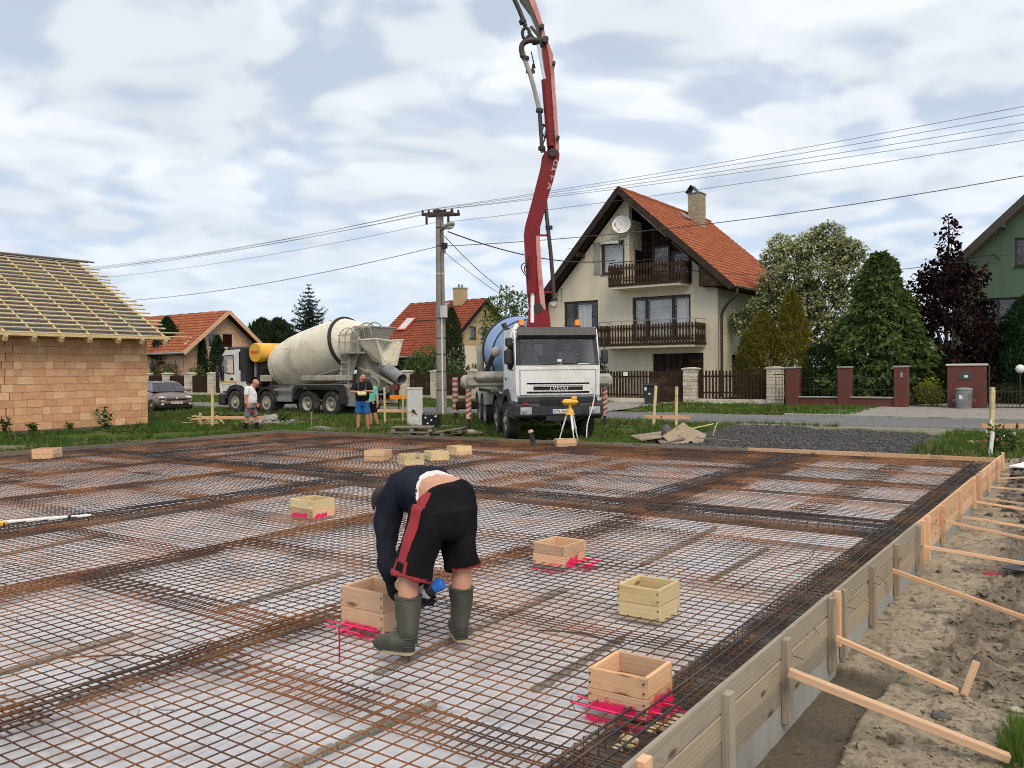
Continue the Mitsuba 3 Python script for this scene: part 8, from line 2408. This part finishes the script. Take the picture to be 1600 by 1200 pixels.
put(p1, "shorts", move(cloth([loft([((0, 0, .93), .165, .15, Z_, X_), ((0, 0, .78), .175, .18, Z_, X_), ((0, 0, .72), .16, .17, Z_, X_)]), loft([(J['lh'], .10, .10, J['lh'] - J['lk'], X_), (J['lh'] * .1 + J['lk'] * .9 + [0, 0, -.05], .115, .10, J['lh'] - J['lk'], X_)]), loft([(J['rh'], .10, .10, J['rh'] - J['rk'], X_), (J['rh'] * .1 + J['rk'] * .9 + [0, 0, -.05], .115, .10, J['rh'] - J['rk'], X_)])], 0.025, 3, 0.02, 5, 11), M0), "cloth_grey", True, label="grey shorts with dark red panels")
put(p1, "panel", move(join(ball((.085, -.155, .62), .06, 2, (.6, .35, 1.2)), ball((.10, .03, .58), .07, 2, (.6, .9, 1.1)), ball((-.10, -.13, .82), .06, 2, (.9, .7, .9))), M0), "trim_red", True)
for a, toe in ((J['la'], (.30, .12, 0)), (J['ra'], (.02, -.10, 0))):
    put(p1, "boot", move(cloth([capsule(a + [0, 0, .12], .062, a, .06)] + shoe((a[0] - .03, a[1], 0), toe), 0.025, 3), M0), "cloth_black", True)
eyes(p1, HP, 1.1)

# ---------------------------------------------------------------- man in the black T-shirt, looking up at the boom
q = np.array([-19.52, 19.43, -0.12])
M1 = standing(q)
p2 = thing("person", "man in a black T-shirt and blue shorts looking up, remote control box before his chest", "person")
hs, HP = head_solids((.03, -.03, 1.69), (0.42, -0.70, 0.58), (-0.3, 0.42, 0.85), 1.08)
J = dict(lh=(.10, 0, .90), rh=(-.10, 0, .90), lk=(.15, -.02, .50), rk=(-.12, -.02, .50), la=(.17, .03, .09), ra=(-.15, .0, .09), w=(0, 0, 1.04), c=(0, 0, 1.34), ls=(.21, 0, 1.46), rs=(-.21, 0, 1.46), le=(.33, -.12, 1.24), re=(-.33, -.10, 1.24), lw=(.20, -.33, 1.27), rw=(-.03, -.34, 1.24))
J = {k: np.array(v, float) for k, v in J.items()}
bones = [(J['lh'], .11, J['lk'], .068), (J['rh'], .11, J['rk'], .068), (J['lk'], .068, J['la'], .045), (J['rk'], .068, J['ra'], .045), (J['w'], .16, J['c'], .17), (J['lh'], .12, J['w'], .15), (J['rh'], .12, J['w'], .15), (J['c'], .14, J['ls'], .08), (J['c'], .14, J['rs'], .08),
         (J['ls'], .07, J['le'], .05), (J['rs'], .07, J['re'], .05), (J['le'], .05, J['lw'], .033), (J['re'], .05, J['rw'], .033), ((.0, 0, 1.50), .085, (.02, -.02, 1.62), .068)] + hs + hand_bones(J['lw'], (-1, -.3, .1), (0, .3, -1), (0, -.8, .4), .7) + hand_bones(J['rw'], (1, -.2, .1), (0, .3, -1), (0, -.8, .4), .7)
put(p2, "body", move(limbs(bones, 0.025, 4), M1), "skin_red", True)
put(p2, "shirt", move(cloth([loft([((0, 0, .95), .205, .17, Z_, X_), ((0, 0, 1.1), .22, .195, Z_, X_), ((0, 0, 1.35), .235, .20, Z_, X_), ((0, 0, 1.48), .21, .16, Z_, X_), ((0, 0, 1.57), .12, .11, Z_, X_)]), capsule(J['rs'], .105, J['rs'] * .35 + J['re'] * .65, .085), capsule(J['ls'], .105, J['ls'] * .35 + J['le'] * .65, .085)], 0.025, 3, 0.02, 7, 11), M1), "cloth_black", True, label="black T-shirt")
put(p2, "shorts", move(cloth([loft([((0, 0, 1.0), .195, .145, Z_, X_), ((0, 0, .86), .21, .16, Z_, X_), ((0, 0, .78), .20, .15, Z_, X_)]), loft([(J['lh'], .12, .12, J['lh'] - J['lk'], X_), (J['lh'] * .12 + J['lk'] * .88, .125, .12, J['lh'] - J['lk'], X_)]), loft([(J['rh'], .12, .12, J['rh'] - J['rk'], X_), (J['rh'] * .12 + J['rk'] * .88, .125, .12, J['rh'] - J['rk'], X_)])], 0.025, 3, 0.024, 9, 11), M1), "cloth_blue", True, label="bright blue shorts")
for a, toe in ((J['la'], (.22, -.16, 0)), (J['ra'], (-.21, -.18, 0))):
    put(p2, "shoe", move(cloth(shoe((a[0], a[1] + .03, 0), toe), 0.025, 3), M1), "shoe_pale", True)
put(p2, "hair", move(limbs([(HP(0, -.03, .045), .085, HP(0, .02, .062), .075)], .02, 3), M1), "hair_dark", True)
put(p2, "beard", move(limbs([(HP(.03, .05, -.08), .026, HP(-.03, .05, -.08), .026), (HP(0, .07, -.09), .024, HP(0, .05, -.1), .024)], .015, 3), M1), "hair_dark", True)
eyes(p2, HP, 1.08)
rc = thing("remote_control", "yellowish remote control box held on a strap by the man in black", "remote control")
put(rc, "box", move(chamfer_box((0.27, 0.16, 0.12), 0.02), M1 @ axes((1, 0, 0), (0, .95, -.3), (0, .3, .95), (.05, -.35, 1.19))), "foam_yellow", 40)
put(rc, "joysticks", move(join(*[tube([(x, -.36, 1.24), (x, -.37, 1.30)], .012, 6) for x in (-.03, .05, .12)]), M1), "iron_dark")
put(rc, "strap", move(tube(curve([(-.07, -.28, 1.22), (-.10, -.17, 1.45), (-.06, -.05, 1.59), (.10, -.05, 1.57), (.15, -.19, 1.40), (.16, -.28, 1.22)], 18), .012, 5), M1), "cable")

# ---------------------------------------------------------------- person in teal half hidden behind him
M2 = standing((-20.32, 20.63, -0.12))
p3 = thing("person", "person in a teal shirt and black shorts standing half hidden behind the man in black", "person")
hs, HP = head_solids((-.10, .0, 1.53), (-0.3, 0.9, 0.3), (0, -0.3, 0.95), 1.05)
J = dict(lh=(-.02, .02, .82), rh=(.06, -.02, .82), lk=(.0, .0, .45), rk=(.14, -.05, .45), la=(-.02, .05, .09), ra=(.22, .02, .09), w=(.0, 0, .94), c=(-.02, 0, 1.20), ls=(-.18, .02, 1.32), rs=(.14, .0, 1.32), le=(-.28, .05, 1.05), re=(.22, -.04, 1.02), lw=(-.25, -.1, .85), rw=(.24, -.1, .80))
J = {k: np.array(v, float) for k, v in J.items()}
bones = [(J['lh'], .10, J['lk'], .062), (J['rh'], .10, J['rk'], .062), (J['lk'], .06, J['la'], .042), (J['rk'], .06, J['ra'], .042), (J['w'], .13, J['c'], .14), (J['lh'], .11, J['w'], .13), (J['rh'], .11, J['w'], .13), (J['c'], .12, J['ls'], .07), (J['c'], .12, J['rs'], .07),
         (J['ls'], .06, J['le'], .044), (J['rs'], .06, J['re'], .044), (J['le'], .044, J['lw'], .03), (J['re'], .044, J['rw'], .03), ((-.05, 0, 1.36), .07, (-.09, 0, 1.47), .06)] + hs + hand_bones(J['rw'], (.1, -.1, -1), (-1, .2, 0), (.1, -.9, 0), .5) + hand_bones(J['lw'], (-.1, -.1, -1), (1, .2, 0), (-.1, -.9, 0), .5)
put(p3, "body", move(limbs(bones, 0.025, 4), M2), "skin", True)
put(p3, "shirt", move(cloth([loft([((0, 0, .86), .17, .14, Z_, X_), ((0, 0, 1.05), .175, .15, Z_, X_), ((-.02, 0, 1.24), .185, .14, Z_, X_), ((-.03, 0, 1.36), .13, .10, Z_, X_)]), capsule(J['rs'], .075, J['rs'] * .35 + J['re'] * .65, .066), capsule(J['ls'], .075, J['ls'] * .35 + J['le'] * .65, .066)], 0.025, 3, 0.02, 13, 11), M2), "cloth_teal", True, label="teal shirt")
put(p3, "shorts", move(cloth([loft([((.02, 0, .90), .16, .13, Z_, X_), ((.02, 0, .72), .17, .14, Z_, X_)]), loft([(J['lh'], .10, .10, J['lh'] - J['lk'], X_), (J['lh'] * .15 + J['lk'] * .85, .10, .10, J['lh'] - J['lk'], X_)]), loft([(J['rh'], .10, .10, J['rh'] - J['rk'], X_), (J['rh'] * .15 + J['rk'] * .85, .10, .10, J['rh'] - J['rk'], X_)])], 0.025, 3), M2), "shorts_black", True, label="black shorts")
for a, toe in ((J['la'], (-.04, .24, 0)), (J['ra'], (.34, .12, 0))):
    put(p3, "shoe", move(cloth(shoe((a[0], a[1], 0), toe), 0.025, 3), M2), "cloth_black", True)
put(p3, "hair", move(limbs([(HP(0, -.035, .04), .09, HP(0, .01, .055), .08), (HP(0, -.05, -.02), .06, HP(0, -.04, .03), .08)], .02, 3), M2), "hair_dark", True)


# ================================================================ site props
SKEW = unit((0.82, 0.575, 0))


def batter(label, posts, board, mats=("wood_pale", "wood_new")):
    k = thing("batter_board", label, "batter board", "batter boards round the slab")
    for (a, b, w) in posts:
        put(k, "stake", MB().beam(a, b, w, w * 0.9, up=(0.6, -0.8, 0), ch=0.004), mats[0])
    if board:
        put(k, "cross_board", MB().beam(board[0], board[1], 0.024, 0.11, ch=0.003), mats[1])
    return k


k = batter("batter board with red marks beside the man in the white shirt", [((-24.77, 17.56, -0.4), (-24.75, 17.57, 1.30), 0.085)], ((-24.96, 17.40, 0.25), (-23.3, 18.56, 0.24)))
for t in (0.17, 0.28, 0.40):
    c = np.array([-24.96, 17.40, 0.25]) * (1 - t) + np.array([-23.3, 18.56, 0.24]) * t
    put(k, "mark", box((0, 0, 0), (0.09, 0.004, 0.045), axes(SKEW, (-SKEW[1], SKEW[0], 0), (0, 0, 1), c + np.array([SKEW[1], -SKEW[0], 0]) * 0.0155)), "orange_lamp")
k = batter("batter board on two tall stakes left of the grey cabinet", [((-20.59, 21.59, -0.3), (-20.6, 21.58, 1.22), 0.07), ((-20.09, 21.94, -0.3), (-20.06, 21.96, 1.34), 0.06)], ((-21.0, 21.28, 0.40), (-19.75, 22.15, 0.38)))
k = batter("batter board on two stakes on the grass right of the white truck", [((-11.6, 24.23, -0.3), (-11.51, 24.29, 1.24), 0.085), ((-11.0, 24.65, -0.3), (-10.98, 24.67, 1.21), 0.085)], ((-11.80, 24.05, 0.27), (-10.62, 24.87, 0.24)))
put(k, "mark", box((0, 0, 0), (0.05, 0.004, 0.07), axes(SKEW, (-SKEW[1], SKEW[0], 0), (0, 0, 1), (-11.37 + .009, 24.35 - .013, 0.262))), "trim_red")
k = batter("batter board on a tall stake outside the far right corner", [((-2.25, 23.83, -0.3), (-2.23, 23.85, 1.24), 0.10)], ((-2.45, 23.66, 0.29), (-0.6, 24.95, 0.25)))
# barrier tape and white pipe
tp = thing("barrier_tape", "torn red and white barrier tape hanging from the far right stake", "tape")
for i, pts in enumerate(([(-2.24, 23.75, 0.42), (-2.33, 23.62, 0.20), (-2.30, 23.55, 0.0), (-2.38, 23.5, -0.1)], [(-2.36, 23.4, -0.08), (-2.7, 22.9, -0.10), (-2.45, 22.6, -0.11)], [(-2.2, 22.9, -0.08), (-1.8, 23.0, -0.08), (-1.5, 23.2, 0.0), (-1.42, 23.3, 0.24)], [(-2.1, 23.2, -0.02), (-1.8, 23.35, 0.10), (-1.7, 23.4, 0.14)])):
    c = curve(pts, 13)
    for j in range(0, 12):
        a, b = c[j], c[j + 1]
        w = np.array([0.03 * math.sin(j * 0.9 + i), 0.02, 0.045])
        put(tp, "strip", (np.array([a - w, b - w, b + w, a + w]), np.array([[0, 1, 2, 3], [3, 2, 1, 0]])), "red_paint" if (j // 2 + i) % 2 else "frame_white")
solo("white_pipe", "white plastic pipe leaning upright behind the far right corner of the form", "pipe", tube([(-1.92, 19.9, -0.25), (-1.86, 19.96, 0.40)], 0.04, 10), "frame_white", 60)
# surveying tripod beyond the far board
td = thing("survey_level", "yellow rotating laser level on a white and yellow tripod before the truck", "surveying level")
to = np.array([-10.66, 17.66, 0.0])
put(td, "head", join(move(chamfer_box((0.40, 0.19, 0.15), 0.06), axes(SKEW, (-SKEW[1], SKEW[0], 0), (0, 0, 1), to + [0, 0, 0.97])), move(chamfer_box((0.14, 0.12, 0.10), 0.03), axes(SKEW, (-SKEW[1], SKEW[0], 0), (0, 0, 1), to + SKEW * 0.1 + [0, 0, 1.06]))), "yellow_paint", 40)
put(td, "mount", lathe([(0, 0.66), (0.11, 0.66), (0.08, 0.78), (0.035, 0.82), (0.035, 0.90), (0, 0.90)], 16, axes((0, 0, 1), (1, 0, 0), (0, 1, 0), to)), "yellow_paint", 40)
for a in (200, 320, 80):
    d = np.array([math.cos(math.radians(a)), math.sin(math.radians(a)), 0])
    put(td, "leg", join(beam(to + d * 0.06 + [0, 0, 0.74], to + d * 0.20 + [0, 0, 0.30], 0.05, 0.03), tube([to + d * 0.19 + [0, 0, 0.34], to + d * 0.33 + [0, 0, -0.15]], 0.014, 6)), "frame_white")
solo("rope_end", "piece of pale rope lying over the far form board below the level", "rope", tube(curve([(-10.95, 17.1, -0.02), (-10.6, 17.0, 0.12), (-10.4, 17.15, 0.10)], 10), 0.018, 6), "foam_yellow")
st = thing("pipe_stub", "dark pipe stub with an orange cap sticking out of the slab", "pipe")
put(st, "pipe", tube([(-10.62, 16.05, -0.15), (-10.72, 16.02, 0.33)], 0.057, 14), "rubber", 60)
put(st, "cap", tube([(-10.72, 16.02, 0.33), (-10.735, 16.015, 0.39)], 0.060, 14), "wood_new", 60)
# grey cabinet, pallets, machine
cb = thing("meter_cabinet", "light grey electricity meter cabinet standing on the grass by the utility pole", "cabinet")
cmx = axes(unit((0.66, 0.75, 0)), unit((-0.75, 0.66, 0)), (0, 0, 1), (-19.33, 21.72, -0.15))
put(cb, "body", move(chamfer_box((0.52, 0.34, 1.32), 0.015), cmx @ shift(0, 0, 0.66)), "cabinet_grey", 30)
put(cb, "lid", move(chamfer_box((0.56, 0.38, 0.05), 0.012), cmx @ shift(0, 0, 1.33)), "cabinet_grey", 30)
put(cb, "vent", join(*[box((-0.02, -0.172, 0.27 + i * 0.022), (0.32, 0.008, 0.01), cmx) for i in range(3)]), "paper_white", kind="stuff")
put(cb, "sticker", join(*[box((x, -0.172, z), (w, 0.006, h), cmx) for x, z, w, h in ((-0.06, 0.56, .10, .10), (-0.02, 0.50, .08, .06), (-0.11, 0.52, .05, .05), (0.03, 0.45, .06, .05), (-0.08, 0.44, .05, .04))]), "iron_dark", kind="stuff")
put(cb, "tag", box((-0.20, -0.172, 0.52), (0.05, 0.007, 0.07), cmx), "orange_lamp")


def pallet(label, m):
    k = thing("pallet", label, "pallet", "old wooden pallets behind the far form board")
    for i in range(5):
        put(k, "slat", MB().box((0, -0.35 + i * 0.175, 0.132), (1.2, 0.13 if i % 2 else 0.145, 0.02), m, 0.003), "wood_grey")
    for x in (-0.53, 0, 0.53):
        put(k, "bearer", MB().box((x, 0, 0.112), (0.12, 0.8, 0.02), m, 0.003, axis=1), "wood_grey")
        for y in (-0.34, 0, 0.34):
            put(k, "block", MB().box((x, y, 0.062), (0.12, 0.11, 0.078), m, 0.003), "wood_grey")
        put(k, "runner", MB().box((x, 0, 0.012), (0.1, 0.8, 0.02), m, 0.003, axis=1), "wood_grey")
    for y in (-0.34, 0.34):
        put(k, "runner", MB().box((0, y, 0.0125), (1.2, 0.1, 0.019), m, 0.003), "wood_grey")
    return k


pm_ = axes(unit((0.86, 0.51, 0)), unit((-0.51, 0.86, 0)), (0, 0, 1), (-16.55, 18.45, -0.14))
pallet("grey wooden pallet lying on the grass, bottom one of the left stack", pm_)
pallet("grey wooden pallet lying on top of another", pm_ @ shift(0.05, 0.03, 0.145) @ rotz(3))
pallet("grey wooden pallet leaning at the right beside the stacked ones", pm_ @ shift(0.98, 0.12, 0.02) @ rotz(-4) @ axes((0.985, 0, 0.16), (0, 1, 0), (-0.16, 0, 0.985)))
gn = thing("compressor", "dark blue machine with silver caps standing on the grass right of the grey cabinet", "machine")
gm2 = axes(SKEW, (-SKEW[1], SKEW[0], 0), (0, 0, 1), (-17.75, 20.75, -0.12))
put(gn, "body", move(chamfer_box((0.50, 0.32, 0.36), 0.05), gm2 @ shift(0, 0, 0.30)), "navy", 40)
put(gn, "fins", join(*[box((-0.22 + i * 0.055, -0.165, 0.30), (0.02, 0.03, 0.30), gm2) for i in range(9)]), "iron_dark", kind="stuff")
put(gn, "caps", join(*[move(lathe([(0, 0), (0.035, 0), (0.035, 0.05), (0, 0.05)], 12), gm2 @ axes((0, 0, 1), (1, 0, 0), (0, 1, 0), (-0.18 + i * 0.12, 0, 0.47))) for i in range(4)], *[move(ball((0, 0, 0), 0.045, 2), gm2 @ shift(x, -0.18, z)) for x, z in ((-.17, .38), (.02, .30), (.16, .42), (-.1, .2))]), "chrome", 40, kind="stuff")
put(gn, "frame", join(*[tube([(gm2 @ [x, y, 0.0, 1])[:3], (gm2 @ [x, y, 0.5, 1])[:3]], 0.018, 6) for x in (-.27, .27) for y in (-.17, .17)], box((0, 0, 0.08), (0.6, 0.4, 0.05), gm2)), "iron_dark")
# plywood and form sheets beyond the far board
sh_ = thing("plywood_sheets", "plywood sheets lying on rubble on the grass beyond the far form board", "plywood")
put(sh_, "sheet", MB().beam((-9.95, 19.75, -0.03), (-9.15, 20.65, 0.09), 0.75, 0.02, up=(-0.1, -0.25, 1)), "wood_old")
put(sh_, "sheet", MB().beam((-9.35, 19.85, -0.10), (-8.9, 20.3, 0.02), 0.42, 0.02, up=(0.2, -0.2, 1)), "wood_grey")
put(sh_, "sheet", MB().beam((-9.05, 19.9, -0.13), (-8.75, 20.55, 0.20), 0.55, 0.02, up=(0.35, -0.75, 0.55)), "wood_old", label="folded brown sheet standing on edge")
put(sh_, "sheet", MB().beam((-8.95, 20.35, 0.18), (-8.40, 20.55, -0.08), 0.45, 0.02, up=(0.4, -0.5, 0.7)), "wood_old")
solo("rubble_sack", "dark crumpled sack leaning between the plywood sheets", "sack", (lambda v, f: (v * (0.75 + 0.5 * nfbm(v * 5 + 2, 3, 3))[:, None] + [-9.28, 20.2, 0.12], f))(*ball((0, 0, 0), 0.17, 3, (0.8, 0.8, 1.2))), "membrane", 50)
for i, (a, b) in enumerate((((-8.85, 20.6, 0.18), (-8.3, 20.95, 0.32)), ((-8.3, 20.9, 0.02), (-8.15, 20.85, 0.38)), ((-8.5, 20.3, 0.0), (-7.5, 20.7, -0.08)))):
    solo("lath", ["thin yellowish lath sticking up at the plywood sheets, long one", "thin yellowish lath standing upright at the plywood sheets", "thin dark lath lying right of the plywood sheets"][i], "lath", tube([a, b], 0.014, 5), "foam_yellow" if i < 2 else "wood_grey")
# pile of split boards and gravel heap on the left
bd = thing("board_pile", "heap of broken pale boards on the grass left of the batter board", "boards")
g = np.random.default_rng(77)
for i in range(22):
    c = np.array([-26.0, 18.05, 0.0]) + g.normal(0, [0.26, 0.2, 0.05]) + [0, 0, 0.012 * i]
    d = unit([g.normal(1, .5), g.normal(.6, .5), g.normal(0, .25)]) * g.uniform(0.18, 0.42)
    put(bd, "board", MB().beam(c - d, c + d, g.uniform(0.05, 0.11), 0.022, up=(g.normal(0, .3), g.normal(0, .3), 1), ch=0.002), "wood_pale")
def heap_pts(cx, cy, sx, sy):
    return lambda g_, n: np.stack([g_.normal(cx, sx, n), g_.normal(cy, sy, n)], -1)


solo("gravel_heap", "flat heap of pale gravel on the grass behind the left corner of the form", "gravel heap", scatter_stones(1600, heap_pts(-20.6, 18.6, 0.42, 0.25), 0.015, 0.05, 8, lambda x, y: ground_z(x, y) + 0.13 * np.exp(-((x + 20.6) / 0.6) ** 2 - ((y - 18.6) / 0.4) ** 2) - 0.02, 0.7), "concrete", kind="stuff")
v, f = grid(np.linspace(-21.6, -19.6, 26), np.linspace(17.9, 19.3, 20), lambda x, y: ground_z(x, y) + 0.14 * np.exp(-((x + 20.6) / 0.6) ** 2 - ((y - 18.6) / 0.4) ** 2) - 0.03)
solo("gravel_mound", "low mound under the pale gravel at the left corner of the form", "mound", (v, f), "concrete", 60)
def rough(cx, cy, sx, sy, h, label, seed, mat="soil", name="soil_heap"):
    v, f = grid(np.linspace(cx - 3 * sx, cx + 3 * sx, 40), np.linspace(cy - 3 * sy, cy + 3 * sy, 34), lambda x, y: ground_z(x, y) - 0.05 + h * np.exp(-((x - cx) / sx) ** 2 - ((y - cy) / sy) ** 2) * (0.6 + 0.8 * nfbm(np.stack([x * 3, y * 3, 0 * x], -1), 4, seed)))
    solo(name, label, "heap", (v, f), mat, 60)


rough(-25.2, 20.3, 0.9, 0.6, 0.34, "grey rubble heap behind the painted batter board", 5, "concrete")
solo("rubble_stones", "broken stones lying on the grey rubble heap behind the painted batter board", "stones", scatter_stones(420, heap_pts(-25.2, 20.2, 0.75, 0.5), 0.03, 0.10, 12, lambda x, y: ground_z(x, y) + 0.26 * np.exp(-((x + 25.2) / 0.9) ** 2 - ((y - 20.3) / 0.6) ** 2), 0.7), "concrete", kind="stuff")
solo("marker_peg", "thin pale marker peg in the grass between the mixer truck and the gravel heap", "peg", tube([(-21.9, 19.4, -0.2), (-21.9, 19.4, 0.42)], 0.022, 6), "pole_grey")
# road works plate behind the black-shirted man
rwk = thing("barrier_board", "small red and orange barrier board behind the two stakes", "barrier")
put(rwk, "board", box((0, 0, 0), (0.75, 0.03, 0.16), axes(SKEW, (-SKEW[1], SKEW[0], 0), (0, 0, 1), (-22.3, 24.2, 0.78))), "orange_lamp")
put(rwk, "lamp", box((0, 0, 0), (0.42, 0.05, 0.20), axes(SKEW, (-SKEW[1], SKEW[0], 0), (0, 0, 1), (-22.55, 24.2, 1.15))), "wall_red")
put(rwk, "post", tube([(-22.4, 24.25, -0.1), (-22.4, 24.25, 1.3)], 0.025, 6), "iron_dark")
# level and saw on the mesh at the left edge
lv = thing("spirit_level", "white aluminium straightedge lying on the mesh at the left edge", "straightedge")
lm = frame((0.42, 0.90, 0), (-10.32, 4.82, 0.03))
put(lv, "rail", move(chamfer_box((0.86, 0.10, 0.035), 0.006), lm), "frame_white", 30)
put(lv, "end_cap", move(chamfer_box((0.04, 0.108, 0.042), 0.006), lm @ shift(0.41, 0, 0)), "iron_dark", 30)
put(lv, "extension", move(chamfer_box((0.22, 0.06, 0.025), 0.004), lm @ shift(0.54, 0, 0)), "paper_white", 30)
sw = thing("yellow_tool", "yellow and black tool lying beside the straightedge at the left edge", "tool")
sm = frame((0.42, 0.90, 0), (-10.30, 4.40, 0.04))
put(sw, "body", move(chamfer_box((0.30, 0.09, 0.07), 0.012), sm), "yellow_paint", 30)
put(sw, "grip", join(box((-0.08, 0, 0.0), (0.12, 0.092, 0.04), sm), box((0.06, 0, 0.0), (0.02, 0.094, 0.045), sm), box((0.12, 0, 0.0), (0.02, 0.094, 0.05), sm)), "iron_dark")
put(sw, "blade_case", move(chamfer_box((0.26, 0.14, 0.12), 0.03), sm @ shift(-0.06, 0.17, 0.05)), "iron_dark", 30)
